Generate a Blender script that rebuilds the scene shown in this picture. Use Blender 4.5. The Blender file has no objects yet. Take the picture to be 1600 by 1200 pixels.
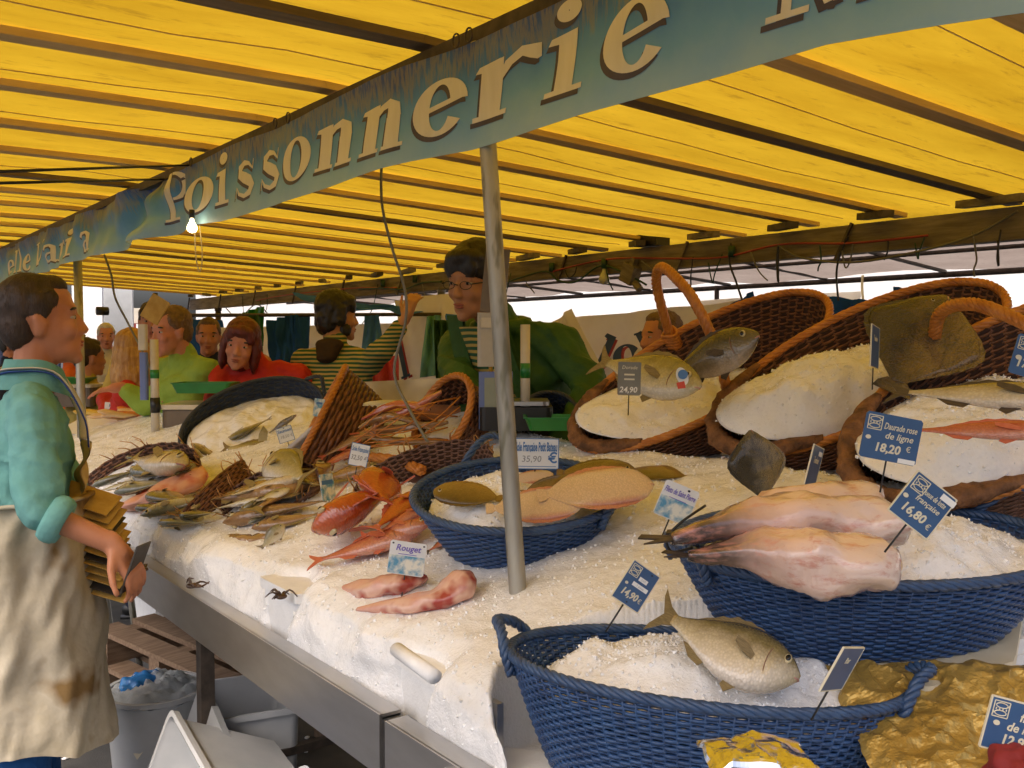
import bpy, bmesh, math, random
import numpy as np
from mathutils import Vector, Matrix, noise, Quaternion
R = math.radians
PI = math.pi
rnd = random.Random(7)
V = Vector
scene = bpy.context.scene
COL = scene.collection

# ------------------------------------------------------------------ camera
CAMZ = 1.55
YAW = R(36.5); PITCH = R(2.46)
FPX = 1511.0                                   # focal length in pixels of a 1600 wide picture
cam_d = bpy.data.cameras.new('camera'); cam_d.sensor_width = 36.0; cam_d.lens = FPX / 1600 * 36.0
cam_d.clip_start = 0.02; cam_d.clip_end = 600
cam = bpy.data.objects.new('camera', cam_d); COL.objects.link(cam)
cam.location = (0, 0, CAMZ); cam.rotation_euler = (PI / 2 - PITCH, 0, -YAW)
scene.camera = cam

# ------------------------------------------------------------------ sky, sun, exposure
SUN_EL, SUN_AZ = 58, 252                        # azimuth clockwise from +Y
world = bpy.data.worlds.new('World'); scene.world = world; world.use_nodes = True
wn = world.node_tree; wn.nodes.clear()
w_out = wn.nodes.new('ShaderNodeOutputWorld'); w_bg = wn.nodes.new('ShaderNodeBackground'); w_sky = wn.nodes.new('ShaderNodeTexSky')
w_sky.sky_type = 'NISHITA'; w_sky.sun_disc = False; w_sky.sun_elevation = R(SUN_EL); w_sky.sun_rotation = R(SUN_AZ)
w_sky.dust_density = 8.0; w_sky.air_density = 0.7; w_sky.ozone_density = 1.0
w_bg.inputs['Strength'].default_value = 0.15
wn.links.new(w_sky.outputs[0], w_bg.inputs[0]); wn.links.new(w_bg.outputs[0], w_out.inputs[0])
sun_d = bpy.data.lights.new('sun', 'SUN'); sun_d.energy = 0.7; sun_d.angle = R(40); sun_d.color = (1.0, 0.95, 0.87)
sun = bpy.data.objects.new('sun', sun_d); COL.objects.link(sun)
sd = V((math.sin(R(SUN_AZ)) * math.cos(R(SUN_EL)), math.cos(R(SUN_AZ)) * math.cos(R(SUN_EL)), math.sin(R(SUN_EL))))
sun.rotation_euler = sd.to_track_quat('Z', 'Y').to_euler()
scene.view_settings.view_transform = 'Standard'; scene.view_settings.look = 'None'
scene.view_settings.exposure = 1.12; scene.view_settings.gamma = 1.0; scene.view_settings.use_curve_mapping = False
scene.render.engine = 'CYCLES'
scene.cycles.use_denoising = True
scene.cycles.max_bounces = 10; scene.cycles.diffuse_bounces = 5; scene.cycles.transmission_bounces = 6
scene.cycles.caustics_reflective = False; scene.cycles.caustics_refractive = False
scene.cycles.sample_clamp_indirect = 6.0

# ------------------------------------------------------------------ measuring: picture -> place
FW = V((math.sin(YAW) * math.cos(PITCH), math.cos(YAW) * math.cos(PITCH), -math.sin(PITCH)))
RT = V((math.cos(YAW), -math.sin(YAW), 0))
UP = RT.cross(FW)
CAM = V((0, 0, CAMZ))
def ray(px, py): return FW + RT * ((px - 800) / FPX) + UP * ((600 - py) / FPX)
def P(px, py, f): return CAM + ray(px, py) * f                      # at forward depth f
def atX(px, py, x): d = ray(px, py); return CAM + d * (x / d.x)
def atZ(px, py, z): d = ray(px, py); return CAM + d * ((z - CAMZ) / d.z)
ICE_N = V((-0.3, 0, 1)).normalized()
def I(px, py, dz=0.0):                                              # on the sloping ice bed, dz above it
    d = ray(px, py); n = V((-0.3, 0, 1)); p0 = V((0.92, 0, 1.013 + dz))
    t = (p0 - CAM).dot(n) / d.dot(n)
    return CAM + d * t

# ------------------------------------------------------------------ mesh helpers
class MB:
    """collects vertices and faces of ONE mesh"""
    def __init__(s): s.v = []; s.f = []; s.m = []
    def add(s, vs, fs, mi=0):
        o = len(s.v); s.v.extend([tuple(p) for p in vs])
        for f in fs: s.f.append(tuple(i + o for i in f)); s.m.append(mi)
        return s
    def box(s, c, size, M=None, mi=0, taper=1.0):
        c = V(c); hx, hy, hz = [k / 2 for k in size]
        vs = []
        for z in (-1, 1):
            k = taper if z > 0 else 1.0
            for x, y in ((-1, -1), (1, -1), (1, 1), (-1, 1)):
                p = V((x * hx * k, y * hy * k, z * hz))
                if M is not None: p = M @ p
                vs.append(c + p)
        return s.add(vs, [(3, 2, 1, 0), (4, 5, 6, 7), (0, 1, 5, 4), (1, 2, 6, 5), (2, 3, 7, 6), (3, 0, 4, 7)], mi)
    def rings(s, rs, closed=False, caps=True, mi=0):
        n = len(rs[0]); vs = [p for r in rs for p in r]; fs = []
        m = len(rs)
        for i in range(m if closed else m - 1):
            a = i * n; b = ((i + 1) % m) * n
            for j in range(n):
                k = (j + 1) % n
                fs.append((a + j, a + k, b + k, b + j))
        if caps and not closed:
            fs.append(tuple(range(n - 1, -1, -1))); fs.append(tuple((m - 1) * n + j for j in range(n)))
        return s.add(vs, fs, mi)
    def tube(s, pts, r, sides=6, closed=False, caps=True, mi=0, flat=1.0, up=None):
        pts = [V(p) for p in pts]; n = len(pts)
        rr = r if isinstance(r, (list, tuple)) else [r] * n
        rs = []; prev = V(up) if up else None
        for i, p in enumerate(pts):
            if closed: t = pts[(i + 1) % n] - pts[i - 1]
            else: t = pts[min(i + 1, n - 1)] - pts[max(i - 1, 0)]
            if t.length < 1e-9: t = V((0, 0, 1))
            t.normalize()
            if prev is None: prev = V((0, 0, 1)) if abs(t.z) < 0.9 else V((1, 0, 0))
            a = prev - t * prev.dot(t)
            if a.length < 1e-6: a = t.orthogonal()
            a.normalize(); b = t.cross(a); prev = a
            rs.append([p + a * (math.cos(2 * PI * k / sides) * rr[i] * flat) + b * (math.sin(2 * PI * k / sides) * rr[i]) for k in range(sides)])
        return s.rings(rs, closed, caps, mi)
    def ell(s, c, rad, M=None, nu=14, nv=9, mi=0):
        c = V(c); rs = []
        for j in range(nv):
            th = PI * (j + 0.5) / nv
            ring = []
            for i in range(nu):
                ph = 2 * PI * i / nu
                p = V((rad[0] * math.sin(th) * math.cos(ph), rad[1] * math.sin(th) * math.sin(ph), -rad[2] * math.cos(th)))
                if M is not None: p = M @ p
                ring.append(c + p)
            rs.append(ring)
        return s.rings(rs, mi=mi)
    def cap(s, p0, r0, p1, r1, sides=12):
        p0 = V(p0); p1 = V(p1); d = p1 - p0; L = d.length
        if L < 1e-6: return s.ell(p0, (r0, r0, r0))
        d /= L; a = d.orthogonal().normalized(); b = d.cross(a); rs = []
        prof = [(-r0 * math.cos(t), r0 * math.sin(t)) for t in (0.25, 0.7, 1.15, PI / 2)] + [(L + r1 * math.sin(t), r1 * math.cos(t)) for t in (0, 0.42, 0.87, 1.32)]
        for x, r in prof: rs.append([p0 + d * x + (a * math.cos(2 * PI * k / sides) + b * math.sin(2 * PI * k / sides)) * r for k in range(sides)])
        return s.rings(rs)
    def lathe(s, prof, c=(0, 0, 0), n=24, mi=0, caps=False):
        c = V(c)
        return s.rings([[c + V((r * math.cos(2 * PI * k / n), r * math.sin(2 * PI * k / n), z)) for k in range(n)] for r, z in prof], caps=caps, mi=mi)
    def grid(s, nu, nv, fn, mi=0):
        vs = [fn(i / (nu - 1), j / (nv - 1)) for j in range(nv) for i in range(nu)]
        return s.add(vs, [(j * nu + i, j * nu + i + 1, (j + 1) * nu + i + 1, (j + 1) * nu + i) for j in range(nv - 1) for i in range(nu - 1)], mi)
    def slab(s, poly, t, M=None, mi=0):
        """2-D outline (x, y) given a thickness t along z"""
        n = len(poly); vs = [V((x, y, -t / 2)) for x, y in poly] + [V((x, y, t / 2)) for x, y in poly]
        if M is not None: vs = [M @ p for p in vs]
        return s.add(vs, [tuple(range(n - 1, -1, -1)), tuple(range(n, 2 * n))] + [(i, (i + 1) % n, n + (i + 1) % n, n + i) for i in range(n)], mi)
    def mesh(s, name, smooth=True, merge=False):
        me = bpy.data.meshes.new(name); me.from_pydata(s.v, [], s.f)
        if len(set(s.m)) > 1: me.polygons.foreach_set('material_index', s.m)
        if merge:
            bm = bmesh.new(); bm.from_mesh(me); bmesh.ops.remove_doubles(bm, verts=bm.verts, dist=1e-5); bm.to_mesh(me); bm.free()
        if smooth: me.polygons.foreach_set('use_smooth', [True] * len(me.polygons))
        me.update(); return me

def obj(name, mb, mats, parent=None, smooth=True, angle=None, M=None):
    me = mb if isinstance(mb, bpy.types.Mesh) else mb.mesh(name, smooth)
    if not isinstance(mats, (list, tuple)): mats = [mats]
    if len(me.materials) == 0:
        for m in mats: me.materials.append(m)
    if smooth and angle: 
        try: me.set_sharp_from_angle(angle=R(angle))
        except Exception: pass
    o = bpy.data.objects.new(name, me); COL.objects.link(o)
    if parent is not None: o.parent = parent
    if M is not None: o.matrix_basis = M
    return o
def tag(o, label, cat, group=None, kind=None):
    o['label'] = label
    if cat: o['category'] = cat
    if group: o['group'] = group
    if kind: o['kind'] = kind
    return o
def thing(name, label, cat, loc=(0, 0, 0), group=None, M=None):
    o = bpy.data.objects.new(name, None); COL.objects.link(o); o.empty_display_size = 0.05
    if M is not None: o.matrix_basis = M
    else: o.location = loc
    return tag(o, label, cat, group)
def frame(c, x, z):
    """matrix at c with x axis along x and z axis as close to z as possible"""
    x = V(x).normalized(); z = V(z); z = (z - x * z.dot(x)).normalized(); y = z.cross(x)
    m = Matrix((x, y, z)).transposed().to_4x4(); m.translation = V(c); return m
def copy_tree(o, M=None, label=None, group=None):
    c = o.copy(); COL.objects.link(c)
    if M is not None: c.matrix_basis = M
    if label: c['label'] = label
    if group: c['group'] = group
    for ch in o.children:
        d = ch.copy(); COL.objects.link(d); d.parent = c
        for g in ch.children:
            e = g.copy(); COL.objects.link(e); e.parent = d
    return c
def shift(mb, loc):
    l = V(loc); mb.v = [(p[0] - l.x, p[1] - l.y, p[2] - l.z) for p in mb.v]; return mb
def spline(pts, n):
    """smooth polyline through pts (Catmull-Rom)"""
    pts = [V(p) for p in pts]; out = []
    m = len(pts) - 1
    for i in range(n):
        t = i / (n - 1) * m; k = min(int(t), m - 1); u = t - k
        p0 = pts[max(k - 1, 0)]; p1 = pts[k]; p2 = pts[k + 1]; p3 = pts[min(k + 2, m)]
        out.append(0.5 * ((2 * p1) + (p2 - p0) * u + (2 * p0 - 5 * p1 + 4 * p2 - p3) * u * u + (3 * p1 - p0 - 3 * p2 + p3) * u ** 3))
    return out
def lerp1(x, tab):
    return float(np.interp(x, [t[0] for t in tab], [t[1] for t in tab]))
def fnoise(p, s, seed=0.0): return noise.noise(V(p) * s + V((seed, seed * 1.7, -seed)))

def remesh(mb, voxel, smooth_it=4, factor=0.5):
    """melt overlapping pieces into one continuous surface"""
    me = mb.mesh('tmp'); o = bpy.data.objects.new('tmp', me); COL.objects.link(o)
    r = o.modifiers.new('r', 'REMESH'); r.mode = 'VOXEL'; r.voxel_size = voxel; r.use_smooth_shade = True
    if smooth_it:
        k = o.modifiers.new('s', 'SMOOTH'); k.iterations = smooth_it; k.factor = factor
    dg = bpy.context.evaluated_depsgraph_get(); dg.update()
    out = bpy.data.meshes.new_from_object(o.evaluated_get(dg))
    bpy.data.objects.remove(o); bpy.data.meshes.remove(me)
    out.materials.clear()
    out.polygons.foreach_set('use_smooth', [True] * len(out.polygons))
    return out
def wobble(me, amp, scale, seed=0.0, fn=None):
    n = len(me.vertices); co = np.empty(n * 3); me.vertices.foreach_get('co', co)
    no = np.empty(n * 3); me.vertices.foreach_get('normal', no) if False else None
    nn = [v.normal.copy() for v in me.vertices]
    for i in range(n):
        p = V(co[3 * i:3 * i + 3]); d = fnoise(p, scale, seed) * amp
        if fn: d = fn(p, d)
        q = p + nn[i] * d; co[3 * i:3 * i + 3] = q
    me.vertices.foreach_set('co', co); me.update(); return me

_txt = {}
def text_mesh(s, size, shear=0.0, extrude=0.0004, bold=0.0, align='CENTER'):
    key = (s, round(size, 5), shear, bold, align)
    if key in _txt: return _txt[key]
    c = bpy.data.curves.new('t', 'FONT'); c.body = s; c.size = size; c.shear = shear; c.extrude = extrude; c.offset = bold
    c.align_x = align; c.align_y = 'CENTER'; c.resolution_u = 2
    o = bpy.data.objects.new('t', c); COL.objects.link(o)
    dg = bpy.context.evaluated_depsgraph_get(); dg.update()
    me = bpy.data.meshes.new_from_object(o.evaluated_get(dg)); bpy.data.objects.remove(o); bpy.data.curves.remove(c)
    _txt[key] = me; return me
# ------------------------------------------------------------------ materials (all procedural)
def nodes(name):
    m = bpy.data.materials.new(name); m.use_nodes = True; nt = m.node_tree
    return m, nt, nt.nodes['Principled BSDF'], nt.nodes['Material Output']
def N(nt, t, **kw):
    n = nt.nodes.new(t)
    for k, v in kw.items():
        if k in n.inputs: n.inputs[k].default_value = v
        else: setattr(n, k, v)
    return n
def ramp(nt, stops, interp='LINEAR'):
    r = nt.nodes.new('ShaderNodeValToRGB'); r.color_ramp.interpolation = interp
    e = r.color_ramp.elements
    while len(e) < len(stops): e.new(0.5)
    for i, (p, c) in enumerate(stops): e[i].position = p; e[i].color = (*c, 1)
    return r
def M(name, c1, c2=None, scale=12, rough=0.6, metal=0.0, spec=0.5, bump=0.0, bscale=60, detail=4, stretch=None, coat=0.0, contrast=(0.35, 0.65), sss=0.0, coord='Object', spots=None, bdist=0.004):
    m, nt, b, out = nodes(name)
    tc = N(nt, 'ShaderNodeTexCoord'); mp = N(nt, 'ShaderNodeMapping')
    if stretch: mp.inputs['Scale'].default_value = stretch
    nt.links.new(tc.outputs[coord], mp.inputs[0])
    b.inputs['Roughness'].default_value = rough; b.inputs['Metallic'].default_value = metal
    b.inputs['Specular IOR Level'].default_value = spec; b.inputs['Coat Weight'].default_value = coat
    if sss:
        b.inputs['Subsurface Weight'].default_value = sss; b.inputs['Subsurface Radius'].default_value = (0.02, 0.012, 0.008); b.inputs['Subsurface Scale'].default_value = 0.5
    b.inputs['Base Color'].default_value = (*c1, 1)
    last = None
    if c2:
        n = N(nt, 'ShaderNodeTexNoise', Scale=scale, Detail=detail, Roughness=0.6); nt.links.new(mp.outputs[0], n.inputs['Vector'])
        r = ramp(nt, [(contrast[0], c1), (contrast[1], c2)]); nt.links.new(n.outputs[0], r.inputs[0])
        last = r.outputs[0]
        if spots:
            col, sc, th = spots
            n2 = N(nt, 'ShaderNodeTexNoise', Scale=sc, Detail=3); nt.links.new(mp.outputs[0], n2.inputs['Vector'])
            r2 = ramp(nt, [(th, (0, 0, 0)), (th + 0.09, (1, 1, 1))]); nt.links.new(n2.outputs[0], r2.inputs[0])
            mx = N(nt, 'ShaderNodeMixRGB'); nt.links.new(r2.outputs[0], mx.inputs[0]); nt.links.new(last, mx.inputs[1]); mx.inputs[2].default_value = (*col, 1); last = mx.outputs[0]
        nt.links.new(last, b.inputs['Base Color'])
    if bump:
        nb = N(nt, 'ShaderNodeTexNoise', Scale=bscale, Detail=3); nt.links.new(mp.outputs[0], nb.inputs['Vector'])
        bu = N(nt, 'ShaderNodeBump', Strength=bump, Distance=bdist); nt.links.new(nb.outputs[0], bu.inputs['Height']); nt.links.new(bu.outputs[0], b.inputs['Normal'])
    return m
def cloth_sheet(name, c1, c2, trans, scale=3, stretch=(1, 1, 1), dirt=None, rough=0.55):
    """thin sheet that lets daylight through"""
    m, nt, b, out = nodes(name)
    tc = N(nt, 'ShaderNodeTexCoord'); mp = N(nt, 'ShaderNodeMapping'); mp.inputs['Scale'].default_value = stretch
    nt.links.new(tc.outputs['Object'], mp.inputs[0])
    n = N(nt, 'ShaderNodeTexNoise', Scale=scale, Detail=6, Roughness=0.65); nt.links.new(mp.outputs[0], n.inputs['Vector'])
    r = ramp(nt, [(0.3, c1), (0.7, c2)]); nt.links.new(n.outputs[0], r.inputs[0]); last = r.outputs[0]
    if dirt:
        n2 = N(nt, 'ShaderNodeTexNoise', Scale=scale * 9, Detail=5, Roughness=0.7); nt.links.new(mp.outputs[0], n2.inputs['Vector'])
        r2 = ramp(nt, [(0.56, (0, 0, 0)), (0.78, (1, 1, 1))]); nt.links.new(n2.outputs[0], r2.inputs[0])
        mx = N(nt, 'ShaderNodeMixRGB'); nt.links.new(r2.outputs[0], mx.inputs[0]); nt.links.new(last, mx.inputs[1]); mx.inputs[2].default_value = (*dirt, 1); last = mx.outputs[0]
    nb = N(nt, 'ShaderNodeTexNoise', Scale=scale * 14, Detail=4); nt.links.new(mp.outputs[0], nb.inputs['Vector'])
    bu = N(nt, 'ShaderNodeBump', Strength=0.25, Distance=0.01); nt.links.new(nb.outputs[0], bu.inputs['Height'])
    d = N(nt, 'ShaderNodeBsdfDiffuse'); t = N(nt, 'ShaderNodeBsdfTranslucent'); mix = N(nt, 'ShaderNodeMixShader'); mix.inputs[0].default_value = trans
    for k in (d, t): nt.links.new(last, k.inputs[0]); nt.links.new(bu.outputs[0], k.inputs['Normal'])
    nt.links.new(d.outputs[0], mix.inputs[1]); nt.links.new(t.outputs[0], mix.inputs[2])
    nt.links.new(mix.outputs[0], out.inputs[0]); nt.nodes.remove(b)
    return m

m_tarp = cloth_sheet('yellow_tarpaulin', (0.52, 0.30, 0.014), (0.76, 0.485, 0.030), 0.38, 1.7, (0.5, 2.2, 1), dirt=(0.34, 0.18, 0.014))
m_tarp_white = cloth_sheet('white_tarpaulin', (0.50, 0.40, 0.34), (0.62, 0.52, 0.45), 0.28, 3, dirt=(0.38, 0.30, 0.25))
m_sheet = cloth_sheet('white_cloth', (0.74, 0.68, 0.60), (0.84, 0.80, 0.73), 0.3, 3)
m_blue_tarp = cloth_sheet('blue_tarpaulin', (0.02, 0.075, 0.23), (0.035, 0.11, 0.30), 0.25, 4)
m_blue_tarp2 = cloth_sheet('pale_blue_tarpaulin', (0.08, 0.20, 0.45), (0.10, 0.26, 0.55), 0.3, 4)
m_plastic_film = cloth_sheet('clear_bag_film', (0.55, 0.60, 0.62), (0.75, 0.78, 0.80), 0.5, 20)

def ice_mat(name, c1, c2):
    m, nt, b, out = nodes(name)
    tc = N(nt, 'ShaderNodeTexCoord')
    n = N(nt, 'ShaderNodeTexNoise', Scale=5, Detail=5, Roughness=0.6); nt.links.new(tc.outputs['Object'], n.inputs['Vector'])
    r = ramp(nt, [(0.3, c1), (0.68, c2)]); nt.links.new(n.outputs[0], r.inputs[0])
    v = N(nt, 'ShaderNodeTexVoronoi', Scale=230); nt.links.new(tc.outputs['Object'], v.inputs['Vector'])
    v2 = N(nt, 'ShaderNodeTexVoronoi', Scale=95); nt.links.new(tc.outputs['Object'], v2.inputs['Vector'])
    ad = N(nt, 'ShaderNodeMath', operation='ADD'); nt.links.new(v.outputs['Distance'], ad.inputs[0]); nt.links.new(v2.outputs['Distance'], ad.inputs[1])
    bu = N(nt, 'ShaderNodeBump', Strength=0.5, Distance=0.005); nz_ = N(nt, 'ShaderNodeTexNoise', Scale=120, Detail=6, Roughness=0.7); nt.links.new(tc.outputs['Object'], nz_.inputs['Vector']); sc_ = N(nt, 'ShaderNodeMath', operation='MULTIPLY_ADD'); nt.links.new(ad.outputs[0], sc_.inputs[0]); sc_.inputs[1].default_value = 0.22; nt.links.new(nz_.outputs[0], sc_.inputs[2]); nt.links.new(sc_.outputs[0], bu.inputs['Height']); nt.links.new(bu.outputs[0], b.inputs['Normal'])
    sp = ramp(nt, [(0.0, (0.95, 0.95, 0.95)), (0.5, (1, 1, 1))]); nt.links.new(v2.outputs['Distance'], sp.inputs[0])
    mx = N(nt, 'ShaderNodeMixRGB', blend_type='MULTIPLY'); mx.inputs[0].default_value = 1.0; nt.links.new(r.outputs[0], mx.inputs[1]); nt.links.new(sp.outputs[0], mx.inputs[2])
    nt.links.new(mx.outputs[0], b.inputs['Base Color'])
    b.inputs['Roughness'].default_value = 0.20; b.inputs['IOR'].default_value = 1.31
    return m
m_ice = ice_mat('crushed_ice', (0.84, 0.84, 0.83), (0.93, 0.93, 0.93))
m_crumb = M('ice_grain', (0.84, 0.85, 0.86), (0.94, 0.94, 0.94), scale=200, rough=0.10, spec=0.8)

m_steel = M('stainless_steel', (0.47, 0.46, 0.45), (0.55, 0.54, 0.53), scale=5, rough=0.30, metal=0.95, stretch=(3, 0.8, 3), bump=0.05, bscale=40)
m_galv = M('galvanised_tube', (0.27, 0.255, 0.21), (0.43, 0.41, 0.35), scale=14, rough=0.45, metal=0.5, stretch=(1, 1, 0.2), spots=((0.17, 0.16, 0.11), 34, 0.56))
m_iron = M('dark_steel_tube', (0.045, 0.035, 0.028), (0.10, 0.075, 0.055), scale=20, rough=0.6, metal=0.2)
m_rafter = M('rafter_wood', (0.56, 0.37, 0.14), (0.68, 0.48, 0.21), scale=6, rough=0.7, stretch=(0.6, 8, 8))
m_rafter_dark = M('dark_rafter', (0.10, 0.065, 0.035), (0.18, 0.12, 0.06), scale=6, rough=0.6, stretch=(0.6, 8, 8))
m_beam = M('old_beam', (0.13, 0.105, 0.08), (0.25, 0.21, 0.165), scale=7, rough=0.8, stretch=(6, 0.7, 6), bump=0.3, bscale=30)
m_wood = M('weathered_wood', (0.14, 0.085, 0.05), (0.24, 0.16, 0.10), scale=9, rough=0.8, stretch=(8, 0.8, 8), bump=0.3)
m_asph = M('asphalt', (0.035, 0.036, 0.038), (0.065, 0.064, 0.062), scale=5, rough=0.75, bump=0.5, bscale=240, spots=((0.02, 0.02, 0.022), 3, 0.58))
m_wick = M('honey_wicker', (0.40, 0.13, 0.020), (0.58, 0.23, 0.045), scale=28, rough=0.42, spec=0.5, bump=0.25, bscale=120)
m_wickd = M('brown_wicker', (0.105, 0.040, 0.016), (0.23, 0.092, 0.036), scale=34, rough=0.5, bump=0.2)
m_wickp = M('red_brown_wicker', (0.10, 0.050, 0.038), (0.20, 0.105, 0.075), scale=34, rough=0.55, bump=0.2)
m_straw = M('frayed_cane', (0.36, 0.17, 0.05), (0.52, 0.28, 0.10), scale=30, rough=0.6)
m_bluew = M('blue_weave', (0.017, 0.048, 0.135), (0.032, 0.085, 0.21), scale=30, rough=0.40, spec=0.5, bump=0.15)
m_wickin = M('wicker_gap_shade', (0.030, 0.012, 0.006), (0.05, 0.02, 0.01), scale=30, rough=0.7)  # darkened wicker brown, paints the shade between the weavers
m_bluein = M('blue_gap_shade', (0.008, 0.022, 0.065), (0.014, 0.034, 0.09), scale=30, rough=0.6)  # darkened weave blue, paints the shade between the weavers
m_bluer = M('blue_rim', (0.022, 0.052, 0.125), (0.04, 0.085, 0.18), scale=45, rough=0.42, spec=0.5)
m_navyw = M('navy_weave', (0.016, 0.024, 0.040), (0.034, 0.045, 0.066), scale=30, rough=0.5)
m_bark = M('bark', (0.085, 0.036, 0.014), (0.26, 0.115, 0.042), scale=28, rough=0.75, bump=0.9, bscale=55, bdist=0.012, detail=6)
m_foam = M('white_foam', (0.80, 0.80, 0.79), (0.86, 0.86, 0.85), scale=30, rough=0.6, bump=0.25, bscale=180)
m_foamy = M('cream_board', (0.60, 0.52, 0.36), (0.68, 0.61, 0.45), scale=6, rough=0.45)
m_plast = M('white_plastic', (0.60, 0.61, 0.61), (0.70, 0.70, 0.69), scale=6, rough=0.35)
m_plastg = M('grey_plastic', (0.42, 0.43, 0.43), (0.50, 0.51, 0.51), scale=6, rough=0.35)
m_green = M('green_plastic', (0.012, 0.16, 0.035), (0.02, 0.22, 0.05), scale=10, rough=0.3)
m_cream = M('cream_enamel', (0.55, 0.50, 0.40), (0.62, 0.57, 0.47), scale=14, rough=0.35)
m_scale = M('scale_housing', (0.40, 0.37, 0.31), (0.46, 0.43, 0.37), scale=14, rough=0.4)
m_scaled = M('scale_back', (0.13, 0.10, 0.07), (0.17, 0.13, 0.09), scale=14, rough=0.4)
m_lcd = M('display_panel', (0.25, 0.28, 0.22), (0.30, 0.33, 0.27), scale=6, rough=0.2)
m_lcdf = M('display_frame', (0.13, 0.18, 0.42), rough=0.35)
m_black = M('black_plastic', (0.012, 0.012, 0.012), rough=0.4)
m_cable = M('grey_cable', (0.16, 0.15, 0.12), rough=0.5)
m_gcable = M('green_cable', (0.012, 0.05, 0.022), rough=0.5)
m_rcable = M('red_cable', (0.28, 0.03, 0.03), rough=0.5)
m_rope = M('pale_string', (0.55, 0.45, 0.25), rough=0.8)
m_card = M('straw_card', (0.42, 0.25, 0.055), (0.55, 0.36, 0.10), scale=20, rough=0.7)
m_slate = M('dark_card', (0.035, 0.028, 0.022), (0.06, 0.05, 0.04), scale=20, rough=0.6)
m_tagb = M('blue_card', (0.035, 0.085, 0.19), (0.045, 0.105, 0.225), scale=14, rough=0.35)
m_tagg = M('grey_card', (0.15, 0.145, 0.11), (0.20, 0.19, 0.15), scale=14, rough=0.4)
m_tagw = M('white_card', (0.66, 0.68, 0.68), (0.74, 0.75, 0.74), scale=14, rough=0.35)
m_tagp = M('picture_card', (0.10, 0.30, 0.46), (0.74, 0.74, 0.64), scale=34, rough=0.35, contrast=(0.42, 0.58), detail=6)
m_inkb = M('blue_ink', (0.06, 0.17, 0.40), rough=0.5)
m_inkv = M('violet_ink', (0.16, 0.12, 0.45), rough=0.5)
m_inkg = M('grey_ink', (0.25, 0.26, 0.25), rough=0.5)
m_inkw = M('cream_ink', (0.68, 0.62, 0.45), rough=0.5)
m_chalk = M('white_sticker', (0.82, 0.80, 0.74), rough=0.5)
m_letter = M('letter_paint', (0.80, 0.77, 0.66), (0.86, 0.83, 0.74), scale=9, rough=0.5, stretch=(1, 4, 1))
m_lshade = M('letter_shadow_paint', (0.050, 0.042, 0.065), (0.08, 0.07, 0.095), scale=9, rough=0.5)
m_gold = M('gold_foil', (0.36, 0.23, 0.05), (0.50, 0.34, 0.09), scale=12, rough=0.38, metal=0.5, bump=0.8, bscale=40, bdist=0.01)
m_silver = M('silver_foil', (0.80, 0.82, 0.86), rough=0.16, metal=1.0)
m_redc = M('dark_red_cloth', (0.16, 0.008, 0.008), (0.24, 0.014, 0.012), scale=10, rough=0.8)

def skin(name, a, b): return M(name, a, b, scale=9, rough=0.5, spec=0.35, sss=0.12, bump=0.12, bscale=240, bdist=0.001)
m_skin = skin('fair_skin', (0.46, 0.185, 0.095), (0.53, 0.235, 0.13))
m_skin2 = skin('light_tan_skin', (0.44, 0.205, 0.105), (0.50, 0.25, 0.135))
m_skin3 = skin('pink_skin', (0.52, 0.20, 0.13), (0.60, 0.27, 0.18))
m_hairb = M('brown_hair', (0.022, 0.011, 0.006), (0.050, 0.026, 0.013), scale=60, rough=0.55, stretch=(1, 1, 0.2), bump=0.6, bscale=220, bdist=0.003)
m_hairk = M('black_hair', (0.008, 0.006, 0.005), (0.020, 0.015, 0.012), scale=60, rough=0.42, stretch=(1, 1, 0.15), bump=0.5, bscale=160, bdist=0.003)
m_hairr = M('auburn_hair', (0.07, 0.010, 0.010), (0.16, 0.026, 0.020), scale=60, rough=0.45, stretch=(1, 1, 0.15), bump=0.6, bscale=160, bdist=0.004)
m_hairy = M('blonde_hair', (0.36, 0.165, 0.035), (0.62, 0.36, 0.11), scale=50, rough=0.45, stretch=(1, 1, 0.12), bump=0.6, bscale=120, bdist=0.005)
m_hairg = M('grey_brown_hair', (0.10, 0.055, 0.03), (0.20, 0.115, 0.065), scale=60, rough=0.55, bump=0.5, bscale=200, bdist=0.003)
m_hairw = M('white_hair', (0.55, 0.50, 0.46), (0.68, 0.64, 0.60), scale=60, rough=0.6)
def fabric(name, a, b, rough=0.85): return M(name, a, b, scale=7, rough=rough, spec=0.25, bump=0.7, bscale=16, bdist=0.016, detail=5)
m_teal = fabric('teal_cotton', (0.13, 0.33, 0.31), (0.18, 0.42, 0.395))
m_apron = M('soiled_canvas', (0.42, 0.36, 0.25), (0.56, 0.50, 0.39), scale=5, rough=0.9, spec=0.2, bump=0.5, bscale=16, bdist=0.014, spots=((0.24, 0.15, 0.06), 5.0, 0.57), detail=7)
m_apron2 = M('bib_canvas', (0.50, 0.38, 0.20), (0.58, 0.46, 0.26), scale=6, rough=0.9, spec=0.2, bump=0.3, bscale=14, bdist=0.01)
m_trous = fabric('blue_work_trousers', (0.012, 0.07, 0.22), (0.018, 0.095, 0.28))
m_navy = fabric('navy_cloth', (0.012, 0.016, 0.035), (0.02, 0.026, 0.05))
m_dgreen = fabric('green_jacket', (0.028, 0.082, 0.018), (0.045, 0.12, 0.028), 0.6)
m_lime = fabric('lime_jacket', (0.23, 0.36, 0.050), (0.30, 0.44, 0.075), 0.7)
m_red = fabric('red_jacket', (0.42, 0.020, 0.014), (0.52, 0.032, 0.020), 0.6)
m_yellow = fabric('yellow_jacket', (0.46, 0.32, 0.05), (0.56, 0.41, 0.09), 0.7)
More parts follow.
